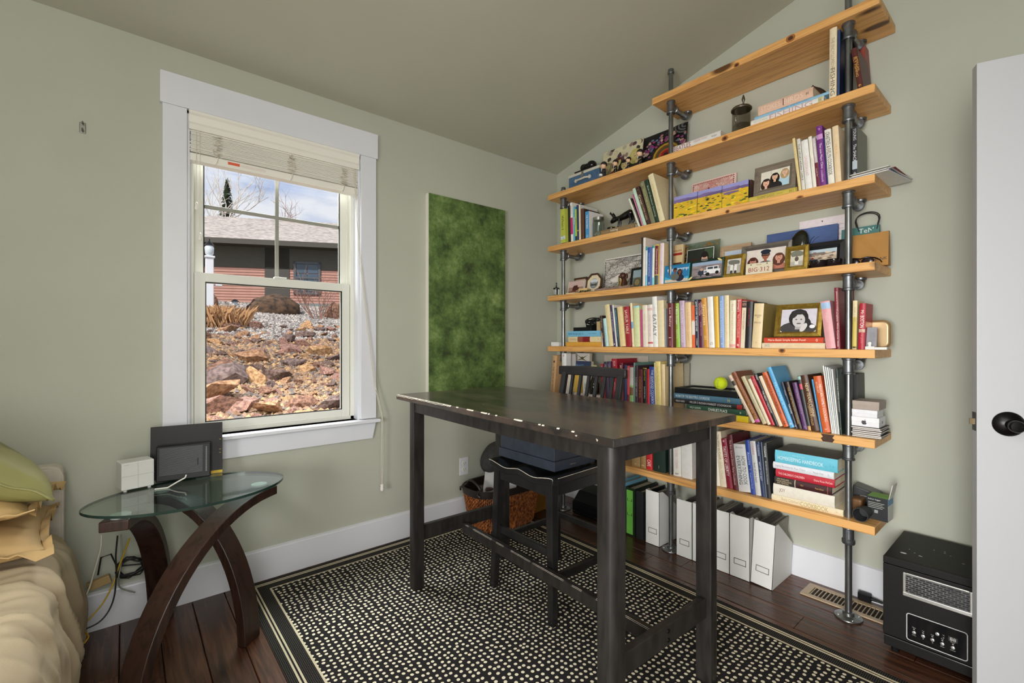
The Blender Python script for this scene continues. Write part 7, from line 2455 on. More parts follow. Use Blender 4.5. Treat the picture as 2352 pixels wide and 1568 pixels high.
cw2, chh = on_x(cpx(K7, 1896), 784, 2.405).y - on_x(cpx(K7, 2005), 784, 2.405).y, on_x(cpx(K7, 1950), cpy(K7, 435), 2.405).z - z5
MB().box(0, cw2, 0, 0.004, 0, chh).build('card', C((150, 150, 156)), gcd, bevel=0.003)
q = MB()
for k in range(9):
    q.box(cw2 * 0.35, cw2 * 0.88, -0.0005, 0, chh * (0.35 + 0.05 * k), chh * (0.35 + 0.05 * k) + 0.0012)
q.build('printed_lines', C((120, 120, 128)), gcd)
wf = thing('white_stamp', 'white plastic stamp with a little knob in front of the grey card', 'stamp', (2.372, on_x(cpx(K7, 1893), 784, 2.372).y, z5), (0, 0, SROT))
wf.scale = (1, 0.55, 1)
MB().box(0, 0.032, 0, 0.05, 0, 0.013).build('block', wpl, wf, bevel=0.001)
MB().box(0.032, 0.072, 0.004, 0.05, 0, 0.010).build('tray', wpl, wf, bevel=0.001)
MB().lathe([(0.007, 0.013), (0.005, 0.018), (0.008, 0.024), (0.006, 0.031), (0.001, 0.033)], 12, (0.014, 0.012, 0)).build('knob', wpl, wf, smooth=50)

# ---------------------------------------------------------------- sixth shelf
z6 = BZ[5]
T6 = 5
book(T6, K6, 158, 870, 122, 172, (206, 164, 120), 'tan hardback leaning right at the far left end', [W('THE TASTE OF MEXICO', 0.42, 0.62, 0.4, (90, 60, 44)), W('-', 0.85, 0.05, 0.3, (60, 40, 30))], X=2.385, D=0.1)
book(T6, K6, 262, 842, 264, 318, (232, 230, 228), 'tall white hardback hiding the left pipe', [W('*', 0.95, 0.04, 0.4, (170, 40, 50))], X=2.349, D=0.046)
book(T6, K6, 322, 850, 324, 352, (228, 226, 220), 'slim white hardback beside the face-out box', [W('f', 0.92, 0.03, 0.3, (180, 50, 60))], X=2.40, D=0.07)


def face_book(label, x0, x1, yt, X, col, shapes, tilt=-5, texts=(), D=0.03, zb=z6, ybot=None):
    a, c = on_x(cpx(K6, x0), 784, X).y, on_x(cpx(K6, x1), 784, X).y
    zt = on_x(cpx(K6, (x0 + x1) / 2), cpy(K6, yt), X).z
    o = thing('book', uniq(label), 'book', (X, a, zb), (R(tilt), 0, SROT), BGRP[T6])
    w, h = a - c, zt - zb
    MB().box(0, w, 0, D, 0, h).build('cover', C(col), o, bevel=0.002)
    MB().box(0.002, w + 0.0005, 0.003, D - 0.003, 0.003, h + 0.0005).build('pages', page_m, o)
    flat_print('cover_print', o, (0.002, -0.0005, 0.002), (1, 0, 0), (0, 0, 1), (0, -1, 0), w - 0.004, h - 0.004, col, shapes)
    for s, fx_, fz_, ww, hh, tcol in texts:
        lettering(o, s, (w * fx_, -0.003, h * fz_), (1, 0, 0), (0, 0, 1), w * ww, h * hh, tcol)
    return o


face_book('face-out white book with green leaf print above the chair on the sixth shelf', 398, 566, 842, 2.487, (226, 222, 214),
          [([(0.1, 0.84), (0.5, 0.86), (0.9, 0.97), (0.5, 0.90)], (96, 100, 66)), ([(0.1, 0.97), (0.5, 0.90), (0.9, 0.82), (0.5, 0.86)], (110, 112, 74)), (ell(0.5, 0.89, 0.1, 0.035), (80, 84, 54))],
          texts=(('GIULIANO HAZAN', 0.5, 0.77, 0.9, 0.05, (90, 84, 78)),))
face_book('navy face-out book with orange lettering behind the chair crest on the sixth shelf', 385, 588, 938, 2.448, (44, 60, 92), [(rect(0, 0.5, 0.5, 0.75), (120, 70, 40)), (rect(0.5, 0.1, 1, 0.4), (60, 90, 110))], texts=(('BRAVO', 0.35, 0.88, 0.5, 0.08, (120, 160, 200)),))
face_book('pale green face-out booklet right of the navy one on the sixth shelf', 592, 652, 986, 2.452, (196, 200, 150), [(rect(0, 0, 1, 0.4), (160, 170, 110))], D=0.01)
bx6 = []
for k, (x0, x1, yt, col, lb) in enumerate(((360, 392, 1090, (228, 214, 176), 'cream book seen through the first chair gap'), (410, 497, 1090, (206, 166, 70), 'mustard book seen between the chair slats'), (516, 583, 1100, (226, 224, 218), 'white book with grey title seen between the chair slats'))):
    book(T6, K6, x0, yt, x0, x1, col, lb, [W('DELIA', 0.4, 0.3, 0.3, (120, 116, 110))] if k == 2 else [], X=2.39, zb=z6 + 0.0536, D=0.05)
for k, (x0, x1, col, lb) in enumerate(((400, 735, (226, 190, 60), 'yellow paperback lying lowest behind the chair'), (405, 730, (226, 222, 210), 'white paperback lying second behind the chair'), (408, 728, (206, 190, 190), 'pinkish-grey paperback lying third behind the chair'))):
    flat_book(T6, K6, x0, x1, z6 + k * 0.0176, 0.0175, col, lb, D=0.055, paper=True)
dc = on_x(cpx(K6, 660), 784, 2.43)
dec = thing('decanter', 'black glass decanter with amber sheen behind the chair slats', 'decanter', (2.412, dc.y - 0.008, z6 + 0.0536), (0, 0, SROT))
MB().lathe([(0.032, 0), (0.036, 0.01), (0.036, 0.07), (0.02, 0.10), (0.012, 0.12), (0.014, 0.14)], 20).build('glass_body', M('amber_black_glass', (40, 26, 22), rough=0.1, var=0.6, scale=20), dec, smooth=50)
MB().lathe([(0.010, 0.14), (0.016, 0.15), (0.012, 0.165), (0.002, 0.17)], 14).build('stopper', gb, dec, smooth=50)
bp6 = thing('backing_card', 'cream card sheet leaning at the wall behind the dark books', 'card', (2.625, on_x(cpx(K6, 735), 784, 2.60).y, z6), (R(-2), 0, SROT))
MB().box(0, on_x(cpx(K6, 735), 784, 2.60).y - on_x(cpx(K6, 1265), 784, 2.60).y, 0, 0.004, 0, on_x(cpx(K6, 735), cpy(K6, 866), 2.60).z - z6).build('sheet', C((222, 214, 196)), bp6)
B6L = (
    (725, 972, 762, 795, (166, 34, 52), 'crimson book leaning behind the chair, first of the dark row', [W('PASTA', 0.9, 0.1, 0.5)], ()),
    (768, 945, 800, 842, (66, 46, 74), 'dark violet book second of the dark row', [W('ITALIAN', 0.88, 0.12, 0.5, (206, 196, 216))], ()),
    (815, 940, 846, 880, (76, 60, 98), 'violet book third of the dark row', [W('COUNTRY', 0.88, 0.12, 0.5, (206, 196, 216))], ()),
    (862, 910, 886, 948, (170, 24, 50), 'tall cherry red hardback', [W('JULIA', 0.90, 0.12, 0.6, (230, 200, 200)), W('and jacques', 0.4, 0.2, 0.4, (226, 180, 190))], ()),
    (955, 958, 965, 1006, (110, 24, 44), 'wine red hardback with pale capitals', [W('BISTRO', 0.86, 0.16, 0.5, (236, 216, 206))], ()),
    (1010, 985, 1012, 1042, (40, 56, 96), 'slim navy hardback right of the wine red one', [], ()),
    (1044, 992, 1046, 1076, (196, 70, 80), 'coral red paperback', [W('TC', 0.92, 0.06, 0.5)], ((0.0, 0.3, (120, 30, 50)),)),
    (1076, 1010, 1078, 1122, (206, 196, 190), 'blush hardback with green foot', [], ((0.0, 0.55, (150, 190, 120)), (0.3, 0.5, (190, 60, 60)))),
    (1124, 955, 1126, 1142, (110, 150, 140), 'thin grey-teal book', [], ()),
    (1143, 990, 1146, 1180, (74, 52, 62), 'dull plum hardback with white capitals', [W('ROGER VERGE', 0.5, 0.7, 0.4, (206, 190, 190))], ()),
    (1181, 1034, 1184, 1236, (96, 28, 32), 'dark maroon hardback with gold lettering', [W('COOKING', 0.55, 0.6, 0.4, (190, 140, 80))], ()),
    (1237, 1018, 1240, 1286, (24, 24, 26), 'black hardback with yellow title', [W('Campfire Cook', 0.82, 0.26, 0.55, (226, 196, 50)), W('FROM THE GRILL', 0.4, 0.3, 0.3, (206, 206, 206))], ((0.98, 1.0, (190, 170, 40)),)),
    (1285, 1030, 1287, 1318, (206, 34, 46), 'slim scarlet hardback', [], ()),
    (1313, 1004, 1320, 1384, (40, 70, 146), 'royal blue hardback with white spaced capitals', [W('THE SEAFOOD COOKBOOK', 0.5, 0.86, 0.45, (226, 230, 240), 0.62), W('PIERRE FRANEY', 0.55, 0.6, 0.22, (180, 196, 230), 0.25)], ()),
    (1370, 958, 1386, 1398, (226, 206, 150), 'thin buff booklet beside the royal blue book', [], ()),
    (1384, 940, 1399, 1462, (226, 206, 132), 'pale yellow hardback with tan lettering', [W('Simple Mediterranean Cooking', 0.55, 0.7, 0.4, (190, 160, 90))], ()),
    (1456, 972, 1464, 1508, (224, 200, 152), 'buff hardback left of the middle pipe', [], ()))
for r_ in B6L:
    book(T6, K6, *r_[:4], r_[4], r_[5], r_[6], r_[7], X=2.388)
gf6 = thing('cardboard_folder', 'tall greyish folder leaning behind the middle pipe on the sixth shelf', 'folder', (2.605, on_x(cpx(K6, 1602), 784, 2.605).y, z6), (R(-3), 0, SROT))
gw6 = on_x(cpx(K6, 1602), 784, 2.605).y - on_x(cpx(K6, 1780), 784, 2.605).y
MB().box(0, gw6, 0, 0.01, 0, on_x(cpx(K6, 1780), cpy(K6, 965), 2.605).z - z6).build('folder', C((156, 152, 134)), gf6)
# lying stack with black tray, ball
flat_book(T6, K7, 560, 760, z6, 0.030, (222, 196, 40), 'yellow hardback lowest in the stack by the table corner', D=0.2)
flat_book(T6, K7, 160, 735, z6 + 0.0302, 0.030, (44, 80, 62), 'green hardback with white capitals in the tall stack', [W("CHARLIE'S PLACE", 0.55, 0.32, 0.5), W('WILD GARDEN', 0.16, 0.2, 0.35, (206, 220, 206)), W('o', 0.92, 0.02, 0.3)], D=0.21)
flat_book(T6, K7, 38, 708, z6 + 0.0604, 0.025, (36, 34, 36), 'black hardback with white small capitals in the tall stack', [W('MILLER S INDIAN MARKET COOKBOOK', 0.55, 0.6, 0.45, (206, 206, 206)), W('MEDIA CAKES', 0.1, 0.14, 0.4, (200, 200, 200))], bands=((0.92, 0.99, (150, 40, 40)),), D=0.21)
flat_book(T6, K7, 36, 685, z6 + 0.0856, 0.030, (70, 108, 130), 'steel-blue hardback under the black tray', [W('WORKTOP: THE BEAUTIFUL COOKBOOK', 0.30, 0.54, 0.5, (206, 220, 226)), W('H', 0.84, 0.03, 0.5, (190, 170, 90))], D=0.215)
ty = on_x(cpx(K7, 40), 784, 2.39).y
tw6 = ty - on_x(cpx(K7, 645), 784, 2.39).y
tray = thing('shadow_box', 'black glazed display tray lying on the stacked books', 'tray', (2.39, ty, z6 + 0.1158), (0, 0, SROT + R(2)))
q = MB()
b_ = 0.024
q.box(0, tw6, 0, b_, 0, 0.030).box(0, tw6, 0.205 - b_, 0.205, 0, 0.030).box(0, b_, b_, 0.205 - b_, 0, 0.030).box(tw6 - b_, tw6, b_, 0.205 - b_, 0, 0.030)
q.build('tray_frame', blk_pl, tray, bevel=0.002)
MB().box(b_, tw6 - b_, b_, 0.205 - b_, 0.002, 0.012).build('display_bed', C((74, 74, 58)), tray)
MB().box(b_, tw6 - b_, b_, 0.205 - b_, 0.024, 0.0255).build('glazing', glass_mat('tray_glass', (214, 220, 214), refl=2.0), tray)
bc_ = on_x(cpx(K7, 488), cpy(K7, 1020), 2.46)
ball = thing('rubber_ball', 'bright yellow tennis ball on the black tray', 'ball', (2.46, bc_.y, z6 + 0.1458), (0, 0, SROT))
rb_ = 0.0345
MB().ball((0, 0, rb_), rb_, 32, 20).build('felt', M('tennis_felt', (206, 224, 30), rough=0.95, var=0.08, scale=90, bump=0.2, bscale=300), ball, smooth=80)
sp_ = []
for k in range(48):
    t = 2 * PI * k / 48
    a_ = 0.44
    v = Vector((math.cos(t) * (1 - a_ * 0.0) + 0.35 * math.cos(3 * t), math.sin(t) - 0.35 * math.sin(3 * t), 1.15 * math.sin(2 * t))).normalized() * rb_ * 1.003
    sp_.append((v.x, v.y, v.z + rb_))
MB().tube(sp_, 0.0009, 5, closed=True).build('seam', C((222, 232, 120)), ball)
vs, fs, x0_, x1_, y0_, y1_ = text2d('KONG')
kk = 0.036 / (x1_ - x0_)
pv = []
for v in vs:
    tx_, tz_ = (v[1] - (y0_ + y1_) / 2) * kk * 1.0, -((v[0] - (x0_ + x1_) / 2) * kk)
    d_ = Vector((tx_, -math.sqrt(max(1e-6, rb_ ** 2 - tx_ ** 2 - tz_ ** 2)), tz_)).normalized() * (rb_ * 1.012)
    pv.append((d_.x, d_.y, d_.z + rb_))
MB().add(pv, fs).build('lettering', C((30, 40, 20)), ball, recalc=False)
B6R = (
    (566, 905, 797, 832, (226, 206, 178), 'cream book with dark photo spot, first of the leaning row', [W('A KITCHEN', 0.4, 0.5, 0.3, (200, 150, 130))], ((0.78, 0.88, (60, 44, 44)), (0.90, 0.95, (222, 190, 180)))),
    (593, 876, 836, 888, (130, 70, 38), 'brown leather hardback with pink dot in the leaning row', [W('CORNER TABLE', 0.2, 0.3, 0.5, (220, 170, 90)), W('Homestead Farm Cooking', 0.6, 0.5, 0.45, (220, 170, 90))], ((0.02, 0.07, (206, 80, 176)),)),
    (686, 916, 900, 946, (196, 184, 146), 'khaki hardback in the leaning row', [W('Low Fat Southwest', 0.62, 0.42, 0.4, (150, 170, 176)), W('FOG', 0.1, 0.07, 0.4, (150, 150, 120))], ()),
    (753, 938, 949, 983, (230, 212, 184), 'pale cream hardback in the leaning row', [], ()),
    (779, 911, 985, 1023, (182, 38, 52), 'red hardback in the leaning row', [W("Rosa's", 0.86, 0.16, 0.4, (226, 160, 160))], ()),
    (813, 885, 1025, 1057, (30, 30, 32), 'black hardback with white capitals in the leaning row', [W('THE GREAT CHILE BOOK', 0.45, 0.42, 0.5), W('Miller', 0.92, 0.1, 0.5)], ()),
    (858, 910, 1060, 1099, (230, 206, 176), 'second pale cream book in the leaning row, beside the orange', [W('salsa', 0.3, 0.3, 0.3, (206, 170, 130))], ()),
    (891, 876, 1105, 1160, (200, 92, 42), 'orange hardback with dark capitals in the leaning row', [W("VINCENT'S COOKBOOK", 0.58, 0.72, 0.5, (60, 30, 24)), W('16', 0.07, 0.05, 0.5, (60, 30, 24))], ()),
    (938, 826, 1165, 1214, (84, 166, 214), 'tall sky-blue hardback in the leaning row', [W('MODMEX', 0.55, 0.42, 0.6, (160, 214, 240)), W('BOLD FLAVORS FROM MEXICO', 0.2, 0.28, 0.25, (190, 226, 240)), W('B', 0.06, 0.03, 0.4)], ()),
    (1072, 966, 1215, 1241, (40, 46, 66), 'slate-navy book with white TACOS title in the leaning row', [W('TACOS', 0.42, 0.26, 0.6), W('BAYLESS', 0.76, 0.18, 0.3, (190, 190, 200)), W('10', 0.06, 0.05, 0.5)], ()),
    (1112, 966, 1243, 1287, (48, 32, 26), 'dark brown book with gold capitals in the leaning row', [W('THE ART OF MEXICAN COOKING', 0.5, 0.78, 0.4, (206, 160, 80))], ()),
    (1184, 971, 1293, 1340, (88, 52, 100), 'purple hardback in the leaning row', [W('THE FEAST OF SANTA FE', 0.6, 0.6, 0.25, (190, 150, 196)), W('M', 0.06, 0.03, 0.4, (190, 150, 196))], ()),
    (1236, 905, 1342, 1373, (56, 62, 60), 'dark photographic paperback in the leaning row', [], ((0.75, 0.85, (206, 80, 96)), (0.93, 0.99, (150, 196, 190)), (0.0, 0.08, (206, 160, 96)))),
    (1262, 900, 1379, 1457, (78, 46, 30), 'thick brown book with cream capitals in the leaning row', [W('NEW TEXAS CUISINE', 0.55, 0.6, 0.45, (226, 200, 150), 0.62), W('STEPHAN PYLES', 0.3, 0.4, 0.25, (206, 170, 120), 0.3)], ()),
    (1371, 938, 1461, 1480, (60, 140, 190), 'thin blue booklet in the leaning row', [], ()),
    (1389, 908, 1484, 1563, (206, 96, 44), 'thick orange hardback with white capitals in the leaning row', [W('MEXICAN FAMILY COOKING', 0.52, 0.66, 0.36, (240, 226, 206), 0.72), W('AIDA GABILONDO', 0.80, 0.2, 0.2, (240, 220, 196), 0.35), (']', 0.06, 0.03, 0.3, (236, 230, 220), 0.5)], ()))
for r_ in B6R:
    book(T6, K7, *r_[:4], r_[4], r_[5], r_[6], r_[7], X=2.385, D=0.19)
for k in range(5):
    x0 = 1480 + k * 21
    book(T6, K7, x0, 805 + k * 8, 1569 + k * 16, 1583 + k * 16, [(226, 226, 222), (206, 214, 214), (232, 230, 226), (190, 196, 196), (228, 226, 220)][k],
         ['outermost left white magazine', 'second thin white magazine', 'third thin white magazine', 'fourth thin white magazine', 'fifth thin white magazine'][k] + ' standing left of the dark green book', X=2.385, D=0.21, paper=True)
book(T6, K7, 1606, 834, 1650, 1671, (34, 50, 44), 'dark green hardback against the right pipe', [W('CUISINE of the AMERICAN SOUTHWEST', 0.6, 0.66, 0.5, (226, 230, 220)), W('III', 0.09, 0.1, 0.4, (206, 200, 160))], X=2.385, D=0.2)
bf = thing('ring_binder', 'tall black binder behind the right pipe on the sixth shelf', 'binder', (2.53, on_x(cpx(K7, 1745), 784, 2.53).y, z6), (0, 0, SROT))
MB().prism([(0.0, 0), (0.034, 0), (0.030, 0.26), (0.0, 0.26)], 0, 0.11, axis='y').build('binder_cover', M('black_binder', (28, 30, 30), rough=0.45), bf, bevel=0.002)
mgp = thing('notebook_stack', 'stack of thin black-covered notebooks at the right end', 'notebooks', (2.385, on_x(cpx(K7, 1762), 784, 2.385).y, z6), (0, 0, SROT))
nw = on_x(cpx(K7, 1762), 784, 2.385).y - on_x(cpx(K7, 2050), 784, 2.385).y
for k in range(6):
    nb = MB()
    nb.box(0.001, nw - 0.001, 0.001, 0.139, 0.0012, 0.0058, 0).box(0, nw, 0, 0.14, 0, 0.0012, 1).box(0, nw, 0, 0.14, 0.0058, 0.0072, 1)
    o = nb.build('notebook', [C((222, 216, 206)), C((42, 42, 44))], mgp)
    o.location = (0.002 * math.sin(k * 2.2), 0.002 + 0.003 * math.cos(k * 1.7), 0.0002 + k * 0.0075)
    o.rotation_euler = (0, 0, R((-1) ** k * 1.5))
zz = z6 + 0.0453
for nm, lb, x0, x1, hh, col, yb2 in (('phone_box', 'white product box with dark fruit mark, lowest of three boxes', 1762, 2030, 0.040, (230, 230, 232), 0.11), ('phone_box', 'plain white product box in the middle of three boxes', 1766, 2012, 0.031, (226, 226, 230), 0.10), ('gadget_box', 'greige product box on top of the white boxes', 1770, 2030, 0.036, (164, 150, 140), 0.12)):
    X_ = 2.395
    ya, yc = on_x(cpx(K7, x0), 784, X_).y, on_x(cpx(K7, x1), 784, X_).y
    bo = thing(nm, lb, 'box', (X_, ya, zz), (0, 0, SROT))
    MB().box(0, ya - yc, 0, yb2, 0, hh * 0.55).build('tray', C(col), bo, bevel=0.001)
    MB().box(-0.0006, ya - yc + 0.0006, -0.0006, yb2 + 0.0006, hh * 0.5, hh).build('lid', C(tuple(min(255, v + 4) for v in col)), bo, bevel=0.001)
    if 'fruit' in lb:
        ww = ya - yc
        ap = MB()
        ap.add([(ww * 0.47 + p[0] * 0.011, -0.0012, hh * 0.48 + p[1] * 0.011) for p in [(-0.05, -0.95), (-0.45, -0.9), (-0.8, -0.4), (-0.85, 0.15), (-0.6, 0.55), (-0.25, 0.6), (0.0, 0.5), (0.3, 0.62), (0.65, 0.5), (0.5, 0.2), (0.5, -0.1), (0.8, -0.35), (0.5, -0.9), (0.2, -0.88)]], [tuple(range(14))])
        ap.add([(ww * 0.47 + p[0] * 0.011, -0.0012, hh * 0.48 + p[1] * 0.011) for p in [(0.0, 0.65), (0.35, 1.15), (0.38, 0.85), (0.2, 0.68)]], [(0, 1, 2, 3)])
        ap.build('emblem', C((60, 60, 66)), bo, recalc=False)
        MB().box(ww + 0.0006, ww + 0.0009, 0.045, 0.062, hh * 0.35, hh * 0.6).build('side_mark', C((150, 150, 156)), bo)
    zz += hh + 0.0004

# ---------------------------------------------------------------- lowest shelf
z7 = BZ[6]
T7 = 6
for r_ in (
    (170, -120, 172, 236, (176, 146, 100), 'tan hardback leftmost in view', [W('M', 0.1, 0.05, 0.4, (226, 206, 160))]),
    (240, -120, 242, 281, (166, 130, 84), 'second tan hardback beside the red one', [W('B', 0.1, 0.05, 0.4, (226, 206, 160))]),
    (284, -140, 287, 331, (190, 36, 40), 'red hardback with white capitals near the middle pipe', [W('CAFE', 0.22, 0.22, 0.6)]),
    (335, -130, 338, 434, (24, 44, 36), 'wide dark green hardback left of the middle pipe', [W('The Gourmet', 0.16, 0.1, 0.3)])):
    book(T7, K9, *r_[:4], r_[4], r_[5], r_[6], X=2.395)
book(T7, K9, 490, -150, 494, 554, (228, 226, 218), 'white hardback just right of the middle pipe', [W('CLASSIC COOKING', 0.45, 0.5, 0.3, (206, 150, 150)), W('B', 0.06, 0.04, 0.4, (80, 80, 80))], X=2.40, D=0.19)
book(T7, K9, 553, -150, 557, 640, (226, 224, 220), 'plain white hardback partly behind the table leg', [], X=2.40, D=0.19)
B7R = (
    (140, 330, 178, 212, (112, 100, 150), 'slim purple book partly behind the table leg', []),
    (170, 215, 214, 266, (228, 222, 206), 'white hardback left of the cream one with brown title', [W('o', 0.45, 0.02, 0.2, (40, 40, 40))]),
    (200, 197, 268, 341, (226, 214, 188), 'cream hardback with brown serif title', [W('The Way to Cook', 0.72, 0.46, 0.45, (130, 110, 80)), W('Julia Child', 0.3, 0.3, 0.4, (190, 176, 150))]),
    (273, 278, 346, 412, (140, 32, 56), 'wine red hardback with white capitals', [W('TASTES OF LIBERTY', 0.55, 0.6, 0.5), W('H', 0.95, 0.03, 0.4)]),
    (343, 236, 414, 472, (94, 24, 36), 'dark maroon hardback with pink script', [W('The Best Appetit Dinner Party Cookbook', 0.5, 0.82, 0.5, (232, 200, 190))]),
    (414, 338, 477, 612, (216, 216, 216), 'thick silver-white hardback with two-line title', [W('HOW TO COOK', 0.45, 0.6, 0.32, (60, 62, 66), 0.72), W('EVERYTHING', 0.45, 0.6, 0.32, (60, 62, 66), 0.32), ('Bittman', 0.93, 0.04, 0.6, (120, 120, 120), 0.5, 'h')]),
    (544, 296, 615, 666, (44, 74, 160), 'bright blue hardback', [W('America', 0.66, 0.24, 0.5, (190, 206, 240)), W('Great New Foods', 0.25, 0.3, 0.3, (190, 206, 240)), W('o', 0.46, 0.02, 0.3, (226, 190, 90))]),
    (598, 306, 668, 731, (206, 206, 206), 'light grey hardback with dark title', [W('FOOD&WINE', 0.86, 0.22, 0.4, (170, 80, 86)), W('best of the best', 0.42, 0.36, 0.4, (60, 62, 66))]),
    (666, 312, 733, 774, (44, 58, 94), 'navy hardback with pale capitals', [W('FOOD&WINE', 0.84, 0.2, 0.45, (196, 206, 226)), W('BEST OF THE BEST', 0.46, 0.34, 0.45, (206, 214, 230))]),
    (719, 320, 776, 793, (92, 104, 122), 'thin slate book between navy and black', []),
    (741, 326, 794, 841, (48, 50, 54), 'charcoal hardback with white capitals', [W('FOOD&WINE', 0.84, 0.2, 0.45), W('BEST NEW CHEFS ALL-STAR COOKBOOK', 0.46, 0.42, 0.3, (206, 206, 206))]))
for r_ in B7R:
    book(T7, K8, *r_[:4], r_[4], r_[5], r_[6], X=2.40)
zc = z7
for x0, x1, th_, col, lb, tt, bands, D_ in (
    (846, 1652, 0.0285, (230, 216, 184), 'cream cookbook lowest in the right stack', [W("Betty Crocker's", 0.29, 0.27, 0.6, (176, 156, 120)), W('COOKBOOK', 0.62, 0.38, 0.75, (176, 156, 90)), W('H', 0.92, 0.02, 0.3, (200, 180, 130))], (), 0.205),
    (865, 1556, 0.0520, (228, 222, 208), 'thick white book with ladle print in the right stack', [W('JOY', 0.16, 0.10, 0.4, (120, 90, 60)), W('. . .', 0.36, 0.06, 0.2, (200, 200, 196))], (), 0.19),
    (880, 1522, 0.0360, (62, 26, 30), 'maroon book with black panel in the right stack', [W('NEW ENGLAND', 0.16, 0.22, 0.2, (206, 190, 150), 0.78), W('FAMILIES GENEALOGICAL', 0.18, 0.28, 0.2, (206, 190, 150), 0.5), W('AND MEMORIAL', 0.16, 0.22, 0.2, (206, 190, 150), 0.24), W('VOL I', 0.5, 0.05, 0.2, (206, 160, 90)), W('Families', 0.8, 0.14, 0.2, (206, 160, 90))], ((0.0, 0.37, (52, 44, 40)), (0.37, 0.385, (206, 196, 176)), (0.93, 0.94, (150, 100, 60))), 0.19),
    (893, 1556, 0.0365, (190, 40, 58), 'red book with white small capitals in the right stack', [W("THE CHILDREN'S CHILDREN", 0.28, 0.46, 0.3, (240, 210, 206)), W('Diane Rose McCain', 0.82, 0.3, 0.25, (240, 210, 206))], (), 0.19),
    (863, 1548, 0.0310, (224, 226, 232), 'white book with grey serif title in the right stack', [W('Aging Backwards: Fast Track', 0.30, 0.52, 0.4, (150, 150, 160)), W('Miranda White', 0.76, 0.16, 0.3, (150, 150, 150)), W('o', 0.92, 0.02, 0.3, (90, 190, 190))], ((0.0, 0.0, (0, 0, 0)),), 0.19),
    (885, 1590, 0.0590, (104, 192, 214), 'thick cyan book topmost in the right stack', [W('HOMEKEEPING HANDBOOK', 0.42, 0.74, 0.30, (216, 236, 240), 0.42), W('MARTHA', 0.40, 0.2, 0.1, (170, 220, 230), 0.75), W('c p', 0.92, 0.06, 0.14, (60, 130, 170), 0.4)], (), 0.19)):
    flat_book(T7, K8, x0, x1, zc, th_, col, lb, tt, [b_ for b_ in bands if b_[1] > b_[0]], X=2.395, D=D_, side=(92, 84, 80) if 'cyan' in lb else None)
    zc += th_ + 0.0003
# right end of the lowest shelf
hp_ = thing('hole_punch', 'black desktop hole punch on the right end of the lowest shelf', 'hole punch', (2.548, on_x(cpx(K8, 1752), 784, 2.548).y, z7), (0, 0, SROT))
hp_.scale = (0.92, 0.9, 0.8)
MB().box(0, 0.10, 0, 0.10, 0.0, 0.05).build('base', blk_pl, hp_, bevel=0.006)
MB().prism([(0.0, 0.05), (0.10, 0.05), (0.108, 0.085), (0.10, 0.105), (0.06, 0.118), (0.0, 0.135)], 0.005, 0.095, axis='y').build('lever', M('dark_grey_plastic', (58, 60, 62), rough=0.35), hp_, bevel=0.006, segs=3)
lettering(hp_, 'stapler', (0.045, 0.0035, 0.083), (1, 0, 0), (0, 0, 1), 0.03, 0.009, (206, 206, 206))
gb7a = on_x(cpx(K8, 1903), 784, 2.44).y
gb7 = thing('product_box', 'opened black and green product box at the right end', 'box', (2.462, gb7a, z7), (0, 0, SROT + R(-3)))
gbw, gbh = 0.072, 0.098
MB().box(0, gbw, 0, 0.075, 0, gbh).build('carton', C((30, 32, 36)), gb7, bevel=0.001)
MB().box(0.001, gbw - 0.001, 0.001, 0.074, gbh - 0.0005, gbh + 0.0008).build('green_top', C((110, 160, 56)), gb7)
MB().box(gbw - 0.0003, gbw + 0.0005, 0.002, 0.073, 0.002, gbh - 0.03).build('side_label', C((196, 198, 190)), gb7)
MB().box(gbw - 0.0003, gbw + 0.0006, 0.002, 0.073, gbh - 0.03, gbh - 0.001).build('blue_panel', C((96, 140, 176)), gb7)
fl7 = MB().prism([(gbw + 0.001, gbh - 0.002), (gbw + 0.003, gbh - 0.002), (gbw + 0.016, gbh + 0.062), (gbw + 0.013, gbh + 0.062)], 0.004, 0.07, axis='y').build('open_flap', C((206, 206, 196)), gb7)
lettering(gb7, 'Indoor fogger', (0.026, -0.0008, gbh - 0.012), (1, 0, 0), (0, 0, 1), 0.044, 0.008, (226, 226, 226))
for k in range(4):
    MB().box(0.004, 0.060 - 0.006 * (k % 2), -0.0008, 0, gbh - 0.026 - k * 0.007, gbh - 0.0245 - k * 0.007).build('print_line', C((206, 210, 200)), gb7)
MB().box(0.026, 0.038, -0.0008, 0, 0.030, 0.043).build('stamp_square', C((150, 156, 156)), gb7)
cyl = thing('black_tube', 'hollow black rubber tube lying by the right pipe, open end forward', 'tube', (2.385, on_x(cpx(K8, 1840), 784, 2.385).y, z7 + 0.0285), (0, 0, SROT + R(-4)))
MB().lathe([(0.0205, 0.06), (0.0225, 0.04), (0.0255, 0.01), (0.026, 0.0), (0.0285, 0.0), (0.0285, 0.02), (0.0245, 0.05), (0.0235, 0.072)], 28, axis='y').build('tube_wall', M('black_rubber_tube', (46, 47, 50), rough=0.6), cyl, smooth=40)
pn = thing('wooden_scraps', 'brown leather pouch half hidden behind the right pipe', 'pouch', (2.47, on_x(cpx(K8, 1722), 784, 2.47).y, z7), (0, 0, SROT))
MB().box(0, 0.045, 0, 0.07, 0, 0.07).build('pouch_body', M('tan_leather', (112, 76, 38), rough=0.5, var=0.3, scale=20), pn, bevel=0.01, segs=3)

# ================================================================== ON THE FLOOR UNDER THE SHELVING
fileW = M('white_cardboard', (228, 228, 224), rough=0.5, var=0.03, scale=12)
mag_c = [(120, 116, 110), (150, 146, 138), (96, 92, 90), (170, 164, 150), (84, 82, 84)]


